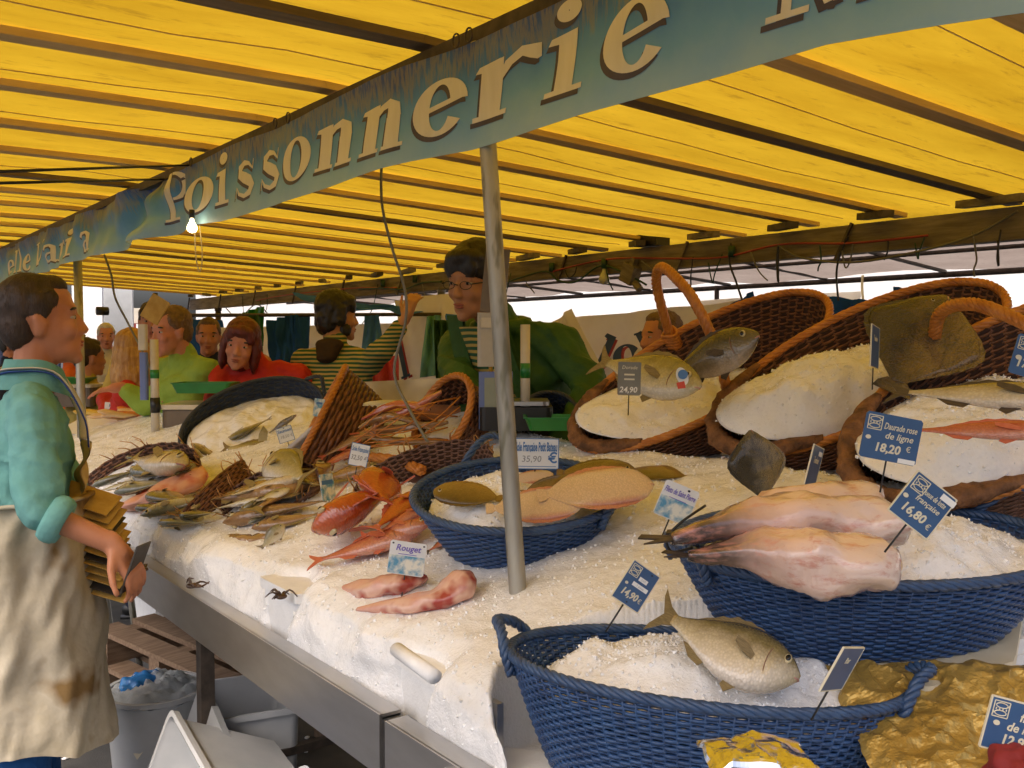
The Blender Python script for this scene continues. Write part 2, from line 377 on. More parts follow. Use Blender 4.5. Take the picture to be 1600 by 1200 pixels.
m_white_cl = fabric('white_shirt', (0.55, 0.50, 0.42), (0.66, 0.62, 0.54), 0.8)
m_brownhood = fabric('brown_hood', (0.030, 0.017, 0.009), (0.05, 0.03, 0.016), 0.9)
m_strap = M('apron_strap', (0.62, 0.56, 0.42), rough=0.8)
m_strapb = M('blue_binding', (0.03, 0.07, 0.30), rough=0.8)
m_eyew = M('eye_white', (0.42, 0.37, 0.32), rough=0.2)
m_eyed = M('eye_dark', (0.02, 0.014, 0.01), rough=0.1)
m_lip = M('lips', (0.33, 0.09, 0.06), rough=0.4)
def stripes(name, a, b, freq, axis='Z'):
    m, nt, bs, out = nodes(name)
    tc = N(nt, 'ShaderNodeTexCoord'); w = N(nt, 'ShaderNodeTexWave', Scale=freq, Distortion=1.2, Detail=2); w.inputs['Detail Scale'].default_value = 0.6; w.bands_direction = axis
    nt.links.new(tc.outputs['Object'], w.inputs['Vector']); r = ramp(nt, [(0.5, a), (0.56, b)]); nt.links.new(w.outputs[0], r.inputs[0]); nt.links.new(r.outputs[0], bs.inputs['Base Color']); bs.inputs['Roughness'].default_value = 0.9
    return m
m_stripe = stripes('green_yellow_stripes', (0.020, 0.095, 0.050), (0.45, 0.34, 0.10), 15)
m_stripe2 = stripes('red_white_stripes', (0.35, 0.03, 0.03), (0.62, 0.55, 0.48), 14)

# fish skins: colour runs from belly (-y) to back (+y) in the fish's own axes
def fishmat(name, stops, rough=0.22, along=None, mott=0.25, msc=14, bumpy=0.22, half=0.2, streak=None, scales=0.42):
    m, nt, b, out = nodes(name)
    tc = N(nt, 'ShaderNodeTexCoord'); sp = N(nt, 'ShaderNodeSeparateXYZ'); nt.links.new(tc.outputs['Object'], sp.inputs[0])
    mr = N(nt, 'ShaderNodeMapRange'); mr.inputs['From Min'].default_value = -half; mr.inputs['From Max'].default_value = half
    nz = N(nt, 'ShaderNodeTexNoise', Scale=msc, Detail=5, Roughness=0.65); nt.links.new(tc.outputs['Object'], nz.inputs['Vector'])
    nt.links.new(sp.outputs['X' if along else 'Y'], mr.inputs['Value'])
    ad = N(nt, 'ShaderNodeMath', operation='MULTIPLY_ADD'); nt.links.new(nz.outputs[0], ad.inputs[0]); ad.inputs[1].default_value = mott; 
    sb = N(nt, 'ShaderNodeMath', operation='SUBTRACT'); nt.links.new(mr.outputs[0], sb.inputs[0]); sb.inputs[1].default_value = mott * 0.5
    nt.links.new(sb.outputs[0], ad.inputs[2])
    r = ramp(nt, stops); nt.links.new(ad.outputs[0], r.inputs[0]); nt.links.new(r.outputs[0], b.inputs['Base Color'])
    b.inputs['Roughness'].default_value = rough; b.inputs['Specular IOR Level'].default_value = 0.6; b.inputs['Coat Weight'].default_value = 0.6; b.inputs['Coat Roughness'].default_value = 0.10
    if streak:
        n3 = N(nt, 'ShaderNodeTexNoise', Scale=5, Detail=6, Roughness=0.7); mp3 = N(nt, 'ShaderNodeMapping'); mp3.inputs['Scale'].default_value = (1.2, 4, 4); nt.links.new(tc.outputs['Object'], mp3.inputs[0]); nt.links.new(mp3.outputs[0], n3.inputs['Vector'])
        r3_ = ramp(nt, [(0.50, (0, 0, 0)), (0.70, (1, 1, 1))]); nt.links.new(n3.outputs[0], r3_.inputs[0]); mx3 = N(nt, 'ShaderNodeMixRGB'); nt.links.new(r3_.outputs[0], mx3.inputs[0]); nt.links.new(r.outputs[0], mx3.inputs[1]); mx3.inputs[2].default_value = (*streak, 1); nt.links.new(mx3.outputs[0], b.inputs['Base Color'])
    vo = N(nt, 'ShaderNodeTexVoronoi', Scale=64); nt.links.new(tc.outputs['Object'], vo.inputs['Vector'])
    if scales:
        src = b.inputs['Base Color'].links[0].from_socket; rv = ramp(nt, [(0.15, (1.06, 1.06, 1.06)), (0.62, (0.66, 0.64, 0.60))]); nt.links.new(vo.outputs['Distance'], rv.inputs[0]); mv = N(nt, 'ShaderNodeMixRGB', blend_type='MULTIPLY'); mv.inputs[0].default_value = scales; nt.links.new(src, mv.inputs[1]); nt.links.new(rv.outputs[0], mv.inputs[2]); nt.links.new(mv.outputs[0], b.inputs['Base Color'])
    bu = N(nt, 'ShaderNodeBump', Strength=bumpy, Distance=0.006); nt.links.new(vo.outputs['Distance'], bu.inputs['Height']); nt.links.new(bu.outputs[0], b.inputs['Normal'])
    return m
m_f_silver = fishmat('silver_fish_skin', [(0.15, (0.78, 0.75, 0.68)), (0.42, (0.54, 0.51, 0.40)), (0.62, (0.19, 0.19, 0.12)), (0.85, (0.05, 0.055, 0.038))])
m_f_bream = fishmat('bream_skin', [(0.12, (0.76, 0.71, 0.60)), (0.42, (0.54, 0.47, 0.27)), (0.64, (0.27, 0.225, 0.085)), (0.9, (0.08, 0.075, 0.03))])
m_f_grey = fishmat('dark_bream_skin', [(0.1, (0.46, 0.37, 0.28)), (0.32, (0.19, 0.15, 0.09)), (0.6, (0.075, 0.06, 0.035)), (0.9, (0.03, 0.026, 0.016))])
m_f_white = fishmat('pale_fish_skin', [(0.1, (0.76, 0.68, 0.58)), (0.40, (0.60, 0.50, 0.32)), (0.64, (0.25, 0.195, 0.075)), (0.86, (0.075, 0.06, 0.022))])
m_f_red = fishmat('red_fish_skin', [(0.1, (0.66, 0.38, 0.28)), (0.45, (0.52, 0.15, 0.085)), (0.7, (0.42, 0.065, 0.03)), (0.95, (0.30, 0.035, 0.018))], mott=0.4)
m_f_orange = fishmat('orange_fish_skin', [(0.1, (0.60, 0.20, 0.055)), (0.45, (0.53, 0.115, 0.022)), (0.8, (0.40, 0.055, 0.012))], rough=0.16, mott=0.6, msc=9)
m_f_sole = fishmat('brown_sole_skin', [(0.2, (0.24, 0.135, 0.035)), (0.6, (0.155, 0.085, 0.02)), (0.9, (0.09, 0.05, 0.013))], mott=0.8, msc=22, rough=0.3)
m_f_solew = fishmat('pale_sole_belly', [(0.02, (0.52, 0.20, 0.13)), (0.16, (0.66, 0.47, 0.30)), (0.84, (0.70, 0.52, 0.34)), (0.97, (0.55, 0.22, 0.14))], mott=0.12, rough=0.28)
m_f_turb = fishmat('grey_turbot_skin', [(0.1, (0.34, 0.25, 0.10)), (0.5, (0.17, 0.135, 0.07)), (0.9, (0.055, 0.046, 0.03))], mott=1.5, msc=7, rough=0.4, bumpy=0.8, streak=(0.05, 0.04, 0.026))
m_f_turb2 = fishmat('brown_turbot_skin', [(0.1, (0.22, 0.135, 0.035)), (0.5, (0.105, 0.062, 0.016)), (0.9, (0.03, 0.02, 0.007))], mott=1.6, msc=7, rough=0.4, bumpy=0.8, streak=(0.03, 0.019, 0.007))
m_f_brown = fishmat('tan_fish_skin', [(0.2, (0.42, 0.26, 0.13)), (0.6, (0.30, 0.17, 0.075)), (0.9, (0.17, 0.09, 0.04))], mott=0.6, msc=12)
m_monk = fishmat('monkfish_flesh', [(0.04, (0.045, 0.026, 0.018)), (0.18, (0.13, 0.08, 0.06)), (0.34, (0.54, 0.35, 0.28)), (0.48, (0.74, 0.52, 0.42)), (0.9, (0.78, 0.60, 0.49))], along=True, mott=0.2, msc=6, half=0.5, rough=0.2, bumpy=0.05, streak=(0.60, 0.27, 0.20), scales=0)
m_flesh = M('raw_pink_flesh', (0.62, 0.30, 0.22), (0.70, 0.47, 0.36), scale=14, rough=0.22, bump=0.3, bscale=30, spots=((0.36, 0.055, 0.04), 11, 0.57))
m_flesh2 = M('pink_skate_flesh', (0.66, 0.27, 0.19), (0.74, 0.42, 0.30), scale=12, rough=0.3, bump=0.3, bscale=24, spots=((0.55, 0.10, 0.07), 8, 0.6))
m_salmon = M('orange_fillet', (0.66, 0.17, 0.035), (0.74, 0.30, 0.08), scale=16, rough=0.3, stretch=(1, 6, 1))
m_fillet = M('pale_fillet', (0.66, 0.42, 0.20), (0.74, 0.55, 0.32), scale=14, rough=0.3)
m_smoked = M('yellow_fillet', (0.58, 0.36, 0.05), (0.66, 0.46, 0.10), scale=14, rough=0.35, stretch=(1, 5, 1))
m_fin = M('fish_fin', (0.16, 0.12, 0.055), (0.28, 0.21, 0.10), scale=26, rough=0.3, stretch=(1, 6, 1))
m_find = M('dark_fish_fin', (0.035, 0.026, 0.02), (0.085, 0.06, 0.045), scale=26, rough=0.35, stretch=(1, 6, 1))
m_finr = M('red_fish_fin', (0.46, 0.09, 0.05), (0.56, 0.17, 0.09), scale=26, rough=0.3, stretch=(1, 6, 1))
m_fisheye = M('fish_eye', (0.50, 0.42, 0.24), rough=0.08)
m_pupil = M('fish_pupil', (0.006, 0.006, 0.006), rough=0.05)
m_gill = M('gill_edge', (0.20, 0.085, 0.05), rough=0.3)
m_mouth = M('fish_mouth', (0.42, 0.20, 0.15), rough=0.3)
m_weed = M('dark_seaweed', (0.05, 0.028, 0.016), (0.09, 0.045, 0.025), scale=20, rough=0.3)
m_amber = M('yellow_mark', (0.62, 0.33, 0.02), rough=0.3)

def lamp_glass(name, c, s):
    m, nt, b, out = nodes(name); b.inputs['Base Color'].default_value = (*c, 1); b.inputs['Emission Color'].default_value = (*c, 1); b.inputs['Emission Strength'].default_value = s; return m
m_bulb = lamp_glass('lit_bulb', (1.0, 0.80, 0.45), 6.0)
m_glass = M('clear_bulb', (0.55, 0.55, 0.50), rough=0.05)
m_build = M('pale_render', (0.60, 0.59, 0.57), (0.68, 0.67, 0.65), scale=3, rough=0.9)
m_build2 = M('grey_render', (0.30, 0.31, 0.33), (0.36, 0.37, 0.39), scale=3, rough=0.9)
m_window = M('window_glass', (0.03, 0.035, 0.04), rough=0.08)
m_trim = M('window_trim', (0.66, 0.65, 0.62), rough=0.6)

# banner: blue painted cloth with pale drips from its top
def banner_mat():
    m, nt, b, out = nodes('painted_banner')
    tc = N(nt, 'ShaderNodeTexCoord'); sp = N(nt, 'ShaderNodeSeparateXYZ'); nt.links.new(tc.outputs['Object'], sp.inputs[0])
    mp = N(nt, 'ShaderNodeMapping'); mp.inputs['Scale'].default_value = (1, 5, 0.8); nt.links.new(tc.outputs['Object'], mp.inputs[0])
    n1 = N(nt, 'ShaderNodeTexNoise', Scale=5, Detail=5, Roughness=0.6); nt.links.new(tc.outputs['Object'], n1.inputs['Vector'])
    n2 = N(nt, 'ShaderNodeTexNoise', Scale=11, Detail=5, Roughness=0.7); nt.links.new(mp.outputs[0], n2.inputs['Vector'])
    mr = N(nt, 'ShaderNodeMapRange'); mr.inputs['From Min'].default_value = -0.105; mr.inputs['From Max'].default_value = 0.105; nt.links.new(sp.outputs['Z'], mr.inputs['Value'])
    a = N(nt, 'ShaderNodeMath', operation='MULTIPLY_ADD'); nt.links.new(n1.outputs[0], a.inputs[0]); a.inputs[1].default_value = 0.7; nt.links.new(mr.outputs[0], a.inputs[2])
    r = ramp(nt, [(0.30, (0.36, 0.58, 0.74)), (0.62, (0.18, 0.44, 0.74)), (0.95, (0.07, 0.27, 0.66)), (1.0, (0.02, 0.08, 0.38))]); 
    d = N(nt, 'ShaderNodeMath', operation='DIVIDE'); nt.links.new(a.outputs[0], d.inputs[0]); d.inputs[1].default_value = 1.5
    for e, p in zip(r.color_ramp.elements, (0.2, 0.45, 0.68, 0.9)): e.position = p
    nt.links.new(d.outputs[0], r.inputs[0])
    # drips: only where the painted top band runs
    mu = N(nt, 'ShaderNodeMath', operation='MULTIPLY'); nt.links.new(n2.outputs[0], mu.inputs[0]); nt.links.new(mr.outputs[0], mu.inputs[1])
    r2 = ramp(nt, [(0.34, (0, 0, 0)), (0.44, (0.55, 0.55, 0.55)), (0.56, (0, 0, 0))]); nt.links.new(mu.outputs[0], r2.inputs[0])
    mx = N(nt, 'ShaderNodeMixRGB'); nt.links.new(r2.outputs[0], mx.inputs[0]); nt.links.new(r.outputs[0], mx.inputs[1]); mx.inputs[2].default_value = (0.34, 0.30, 0.14, 1)
    nt.links.new(mx.outputs[0], b.inputs['Base Color']); b.inputs['Roughness'].default_value = 0.5
    return m
m_banner = banner_mat()
# ================================================================== the setting
def struct(o): o['kind'] = 'structure'; return o
g = MB(); g.grid(41, 41, lambda u, v: ((u - 0.5) * 300, (v - 0.5) * 300, 0.0))
struct(obj('ground', g, m_asph, smooth=False))

# ---- stall canopy: yellow tarpaulin over rafters, a beam at the back
RAFT = [0.46, 0.92, 1.38, 1.83, 2.31, 2.77, 3.24, 3.70, 4.18, 4.64, 5.12, 5.58, 6.05, 6.52, 6.98, 7.46, 7.92, 8.40, 8.86, 9.34, 9.8, 10.3, 10.8]
def roof_z(x): return 2.205 - 0.045 * max(0.0, x - 1.1)
canopy = thing('market_canopy', 'long yellow tarpaulin canopy stretched over brown rafters above the fish stall', 'canopy')
XB = 3.62
def tarp_fn(u, v):
    x = -0.40 + u * (XB + 0.33 + 0.40); y = 0.0 + v * 11.0
    i = max(k for k in range(len(RAFT)) if RAFT[k] <= max(y, RAFT[0]))
    if y < RAFT[0]: t = 0.5 + 0.5 * y / RAFT[0]
    elif i + 1 < len(RAFT): t = (y - RAFT[i]) / (RAFT[i + 1] - RAFT[i])
    else: t = 0
    sag = 0.034 * math.sin(PI * min(1, max(0, t))) * (0.6 + 0.6 * noise.noise(V((x * 0.9, y * 0.7, 3))))
    wr = (0.009 * noise.noise(V((x * 3, y * 9, 1))) + 0.005 * noise.noise(V((x * 2 + y * 5, y * 22, 4)))) * math.sin(PI * min(1, max(0, t)))
    z = roof_z(x) + 0.018 - sag + wr
    if u > 0.985: z -= 0.05 * (u - 0.985) / 0.015
    return (x, y, z)
mb = MB(); mb.grid(90, 320, tarp_fn); obj('tarpaulin', mb, m_tarp, canopy)
def bar(mb, a, b, w, h, up=(0, 0, 1)):
    a = V(a); b = V(b); d = (b - a); L = d.length; m = frame((a + b) / 2, d, up).to_3x3()
    return mb.box((a + b) / 2, (L, w, h), m)
for i, y in enumerate(RAFT):
    mb = MB(); w = 0.058; hh = 0.018
    ya = y + rnd.uniform(-0.02, 0.02); yb = y + rnd.uniform(-0.02, 0.02); zz = rnd.uniform(-0.006, 0.004)
    bar(mb, (-0.40, ya, roof_z(0) + zz), (1.1, y, roof_z(1.1) + zz), w, hh)
    bar(mb, (1.1005, y, roof_z(1.1) + zz), (XB + 0.10 + rnd.uniform(0, .12), yb, roof_z(XB + 0.15) + zz), w, hh)
    obj('rafter', mb, m_rafter_dark if y in (1.83, 4.18, 6.98) else m_rafter, canopy, smooth=False)
for y in (1.05, 1.60, 2.06, 2.54, 3.0, 3.95, 4.9, 5.8, 6.75, 7.7):
    mb = MB(); mb.tube([(x_, y + .01 * math.sin(x_ * 3), tarp_fn((x_ + .4) / (XB + .73), y / 11.0)[2] - .006) for x_ in [-.35 + .25 * k for k in range(17)]], .0016, 5); obj('seam', mb, m_rafter, canopy)
mb = MB(); bar(mb, (XB, 0.0, 1.985), (XB, 5.4, 1.985), 0.07, 0.12); bar(mb, (XB + 0.005, 5.41, 1.975), (XB + 0.005, 11, 1.975), 0.07, 0.12)
obj('back_beam', mb, m_beam, canopy, smooth=False)
for i, y in enumerate(RAFT):                                             # plank ends and hooks that rest on the beam
    mb = MB(); L = rnd.uniform(0.16, 0.30); t = rnd.uniform(-0.35, 0.05)
    bar(mb, (XB - 0.12, y - L / 2, 2.062), (XB - 0.02, y + L / 2, 2.062 - 0.05 * t), 0.05, 0.028)
    if i % 2 == 0: bar(mb, (XB - 0.05, y + 0.12, 2.05), (XB - 0.05, y + 0.2, 1.90), 0.012, 0.012)
    obj('bracket', mb, m_iron if i % 3 else m_beam, canopy, smooth=False)
mb = MB(); bar(mb, (1.115, 0.0, 2.160), (1.115, 11, 2.160), 0.03, 0.03); obj('front_rail', mb, m_iron, canopy, smooth=False)
for a, b in (((0, 268, 0.42), (296, 258, 1.10)), ((0, 286, 0.42), (255, 280, 1.10))):
    mb = MB(); mb.tube([atX(*a), atX(*b)], 0.004, 6); obj('tie_line', mb, m_black, canopy)

# ---- tubes that carry it
def pole(label, pts, r, mat, name='support_pole'):
    mb = MB(); mb.tube([V(p) for p in pts], r, 20)
    b = V(pts[0]); t = thing(name, label, 'pole', b)
    obj('tube', shift(mb, b), mat, t)
    mb = MB(); q = V(pts[-1]); mb.tube([q - V((0, 0, 0.035)), q + V((0, 0, 0.0))], r * 1.25, 20); obj('collar', shift(mb, b), mat, t)
    mb = MB(); mb.box(V(pts[0]) + V((0, 0, 0.004)), (0.11, 0.11, 0.008)); obj('foot_plate', shift(mb, b), mat, t, smooth=False)
pb = I(809, 922); pt = atX(760, 190, 1.118)
dirp = (pb - pt).normalized(); foot = pb + dirp * (pb.z / -dirp.z)
pole('galvanised tube standing in the ice right beside the round blue basket of flatfish', [foot, pb, pt, pt - dirp * 0.16], 0.0172, m_galv)
q = atX(127, 640, 1.14); qt = atX(122, 412, 1.14)
pole('thin metal tube standing just behind the man in the teal shirt', [V((q.x, q.y, 0)), q, V((q.x, q.y + 0.02, 2.15))], 0.021, m_galv)
q = atX(690, 500, XB)
pole('slim tube under the back beam, behind the man with glasses', [V((q.x, q.y, 0)), V((q.x, q.y, 1.93))], 0.024, m_galv)
q = atX(1640, 500, XB); pole('tube under the back beam behind the honey wicker baskets', [V((q.x, q.y, 0)), V((q.x, q.y, 1.92))], 0.024, m_galv)
q = atX(341, 490, XB); pole('dark tube under the back beam behind the woman with auburn hair', [V((q.x, q.y, 0)), V((q.x, q.y, 1.92))], 0.03, m_iron)

# ---- neighbour's white canopy behind
nc = thing('neighbour_canopy', 'pinkish white tarpaulin canopy on thin dark bars behind the fish stall', 'canopy')
def nz(x, y): return 2.15 - 0.055 * (x - 3.9)
mb = MB(); mb.grid(30, 70, lambda u, v: (3.95 + u * 2.25, -1.5 + v * 13.5, nz(3.95 + u * 2.25, 0) + 0.03 + 0.02 * noise.noise(V((u * 6, v * 30, 0))) - 0.03 * abs(math.sin(v * 24))))
obj('tarpaulin', mb, m_tarp_white, nc)
for k in range(15):
    y = -1.3 + k * 0.93
    mb = MB(); mb.tube([(3.95, y - 0.15, nz(3.95, y)), (6.2, y + 0.15, nz(6.2, y))], 0.013, 6); obj('bar', mb, m_iron, nc)
for x in (4.25, 5.2, 6.2):
    mb = MB(); mb.tube([(x, -1.5, nz(x, 0) - 0.02), (x, 12, nz(x, 0) - 0.02)], 0.02 if x > 6 else 0.012, 6); obj('rail', mb, m_iron, nc)
for y in (-1.2, 2.2, 5.5, 9.0):
    mb = MB(); mb.tube([(6.2, y, 0), (6.2, y, nz(6.2, y))], 0.02, 8); obj('leg', mb, m_iron, nc)

# ---- far buildings (the square's far side)
def building(label, x0, y0, y1, h, mat, cols, rows, ang=0):
    b = thing('building', label, 'building', (x0, (y0 + y1) / 2, 0)); w = y1 - y0; b.rotation_euler[2] = ang
    mb = MB(); mb.box((3, 0, h / 2), (6, w, h)); obj('wall', mb, mat, b, smooth=False)
    for i in range(cols):
        for j in range(rows):
            y = -w / 2 + (i + 0.5) * w / cols; z = 4.7 + j * 3.1
            if z + 1.9 > h: continue
            mb = MB(); mb.box((-0.012, y, z + 0.75), (0.03, 1.0, 1.7)); wdw = obj('window', mb, m_window, b, smooth=False)
            mb = MB()
            for dy in (-0.54, 0.54, 0): mb.box((-0.03, y + dy, z + 0.75), (0.05, 0.08 if dy else 0.04, 1.82))
            mb.box((-0.034, y, z + 1.62), (0.05, 1.14, 0.09)); mb.box((-0.05, y, z - 0.14), (0.12, 1.2, 0.07)); obj('window_frame', mb, m_trim, wdw, smooth=False)
    mb = MB(); mb.box((2.9, 0, h + 0.15), (6.6, w + 0.3, 0.3)); obj('cornice', mb, m_trim, b, smooth=False)
building('pale rendered building across the square behind the white sheets', 19, -9, 17, 11, m_build, 9, 3)
building('long pale building beyond the square behind the striped man', 20, 17.4, 60, 9, m_build, 14, 2)
building('grey rendered building with white window trim beside the pale building', 17, -26, -9.2, 12, m_build2, 6, 3)
building('pale building closing the far end of the market street', -9, 38, 62, 10, m_build, 8, 2, R(-90 + 20))
# ================================================================== the stall table
STX = 0.80
tbl = thing('stall_table', 'stainless steel fish counter with a deep front channel and trestle legs', 'counter', (1.3, 2.8, 0))
def tpart(name, mb, mat, smooth=False): return obj(name, shift(mb, (1.3, 2.8, 0)), mat, tbl, smooth)
for (y0, y1, dx) in ((-0.4, 1.445, 0.0), (1.475, 3.05, 0.006), (3.075, 5.6, 0.0)):
    mb = MB(); L = y1 - y0; yc = (y0 + y1) / 2
    mb.box((STX + dx, yc, 0.845), (0.006, L, 0.11)); mb.box((STX + 0.021 + dx, yc, 0.897), (0.040, L, 0.006)); mb.box((STX + 0.042 + dx, yc, 0.875), (0.005, L, 0.04)); mb.box((STX + 0.018 + dx, yc, 0.793), (0.036, L, 0.005))
    for e in (y0, y1): mb.box((STX + 0.021 + dx, e, 0.845), (0.034, 0.004, 0.09))
    tpart('front_channel', mb, m_steel)
mb = MB(); mb.box((1.33, 2.6, 0.842), (0.96, 5.9, 0.03)); tpart('table_top', mb, m_steel)
for y in (0.2, 1.5, 2.75, 4.2, 5.4):
    for x in (0.93, 1.72):
        mb = MB(); mb.box((x, y, 0.413), (0.04, 0.04, 0.826)); tpart('leg', mb, m_iron)
    mb = MB(); mb.box((1.325, y, 0.3), (0.75, 0.025, 0.025)); tpart('brace', mb, m_iron)

# ---- crushed ice bed: steep face at the front, slope rising to the back
BE = dict(c=(1.095, 1.0), ang=math.atan2(-0.48, 0.35), a=0.30, b=0.185)       # footprint of the front basket
BD = dict(c=(1.43, 0.925), ang=math.atan2(-0.37, 0.93), a=0.30, b=0.18)
def in_ell(x, y, e, k=1.0):
    dx, dy = x - e['c'][0], y - e['c'][1]; ca, sa = math.cos(e['ang']), math.sin(e['ang'])
    u = (dx * ca + dy * sa) / (e['a'] * k); w = (-dx * sa + dy * ca) / (e['b'] * k); return math.hypot(u, w)
PROF = [(0.846, 0.858), (0.848, 0.90), (0.855, 0.95), (0.878, 0.992), (0.92, 1.016), (1.0, 1.037), (1.10, 1.067), (1.25, 1.112), (1.45, 1.172), (1.65, 1.232), (1.78, 1.268), (1.83, 1.262), (1.85, 1.20), (1.855, 0.86)]
pl = [0.0]
for a, b in zip(PROF, PROF[1:]): pl.append(pl[-1] + math.hypot(b[0] - a[0], b[1] - a[1]))
POCK = [(2.06, 0.07), (1.47, 0.085)]                                             # hollows where foam boxes show
def ice_fn(s, y):
    x = float(np.interp(s * pl[-1], pl, [p[0] for p in PROF])); z = float(np.interp(s * pl[-1], pl, [p[1] for p in PROF]))
    face = max(0.0, min(1.0, (0.95 - x) / 0.07))
    lip = 0.040 * noise.noise(V((y * 2.6, z * 3, 5))) + 0.026 * noise.noise(V((y * 7, z * 8, 9))) + 0.010 * noise.noise(V((y * 19, z * 17, 2)))
    for yc, w in POCK: lip += 0.055 * math.exp(-((y - yc) / w) ** 4)
    x += lip * max(0, min(1, (1.15 - x) / 0.25)) * (0.5 + 0.5 * face)
    x = max(x, STX + 0.048)
    n = 0.016 * noise.noise(V((x * 4, y * 4, z * 3))) + 0.008 * noise.noise(V((x * 15, y * 15, z * 15))) + 0.0028 * noise.noise(V((x * 55, y * 55, z * 55))) + 0.0014 * noise.noise(V((x * 130, y * 130, z * 130)))
    amp = 1.0 if s * pl[-1] > 0.06 else s * pl[-1] / 0.06
    z += n * amp * (1 - 0.6 * face); x -= 0.8 * n * amp * face
    e = in_ell(x, y, BE, 1.04)
    if e < 1.0: z = min(z, 0.872)
    elif e < 1.12 and z > 0.9: z = min(z, 0.872 + (z - 0.872) * min(1, (e - 1.0) / 0.05))
    if in_ell(x, y, BD, 1.0) < 1.0: z = min(z, 1.035)
    if y < 0.80: z = min(z, 0.90)
    if y < 1.16 and x < 1.0: z = min(z, 0.875)
    if x > 1.27 and y < 0.97: z = min(z, 1.02)
    return (x, y, max(z, 0.86))
ys = []; y = 0.30
while y < 5.3: ys.append(y); y += 0.0065 + 0.0022 * max(0, y - 0.8)
ns = 210
mb = MB(); ny = len(ys)
mb.grid(ns, ny, lambda u, v: ice_fn(u, ys[min(ny - 1, round(v * (ny - 1)))]))
ice = obj('ice_bed', mb, m_ice); tag(ice, 'long sloping bed of crushed ice covering the fish counter', 'crushed ice', kind='stuff')
def grains(name, pts, label, size=0.0030):
    mb = MB()
    for p in pts:
        s = size * (0.4 + 1.5 * rnd.random() ** 3); q = Quaternion(V((rnd.uniform(-1, 1), rnd.uniform(-1, 1), rnd.uniform(-1, 1))).normalized(), rnd.uniform(0, 6)).to_matrix()
        vs = [V(p) + q @ (V(k) * s * rnd.uniform(0.6, 1.2)) for k in ((1, 0, 0), (-1, 0, 0), (0, 1, 0), (0, -1, 0), (0, 0, 0.8), (0, 0, -0.8))]
        mb.add(vs, [(0, 2, 4), (2, 1, 4), (1, 3, 4), (3, 0, 4), (2, 0, 5), (1, 2, 5), (3, 1, 5), (0, 3, 5)])
    o = obj(name, mb, m_crumb, smooth=False); tag(o, label, 'ice', kind='stuff'); return o
pts = []
for k in range(19000):
    s = rnd.uniform(0.02, 0.88); y = 0.75 + 4.2 * rnd.random() ** 1.45
    p = V(ice_fn(s, y))
    if in_ell(p.x, p.y, BE, 1.1) < 1: continue
    pts.append(p + V((0, 0, 0.001)))
grains('ice_grains', pts, 'loose glittering ice grains scattered over the ice bed')

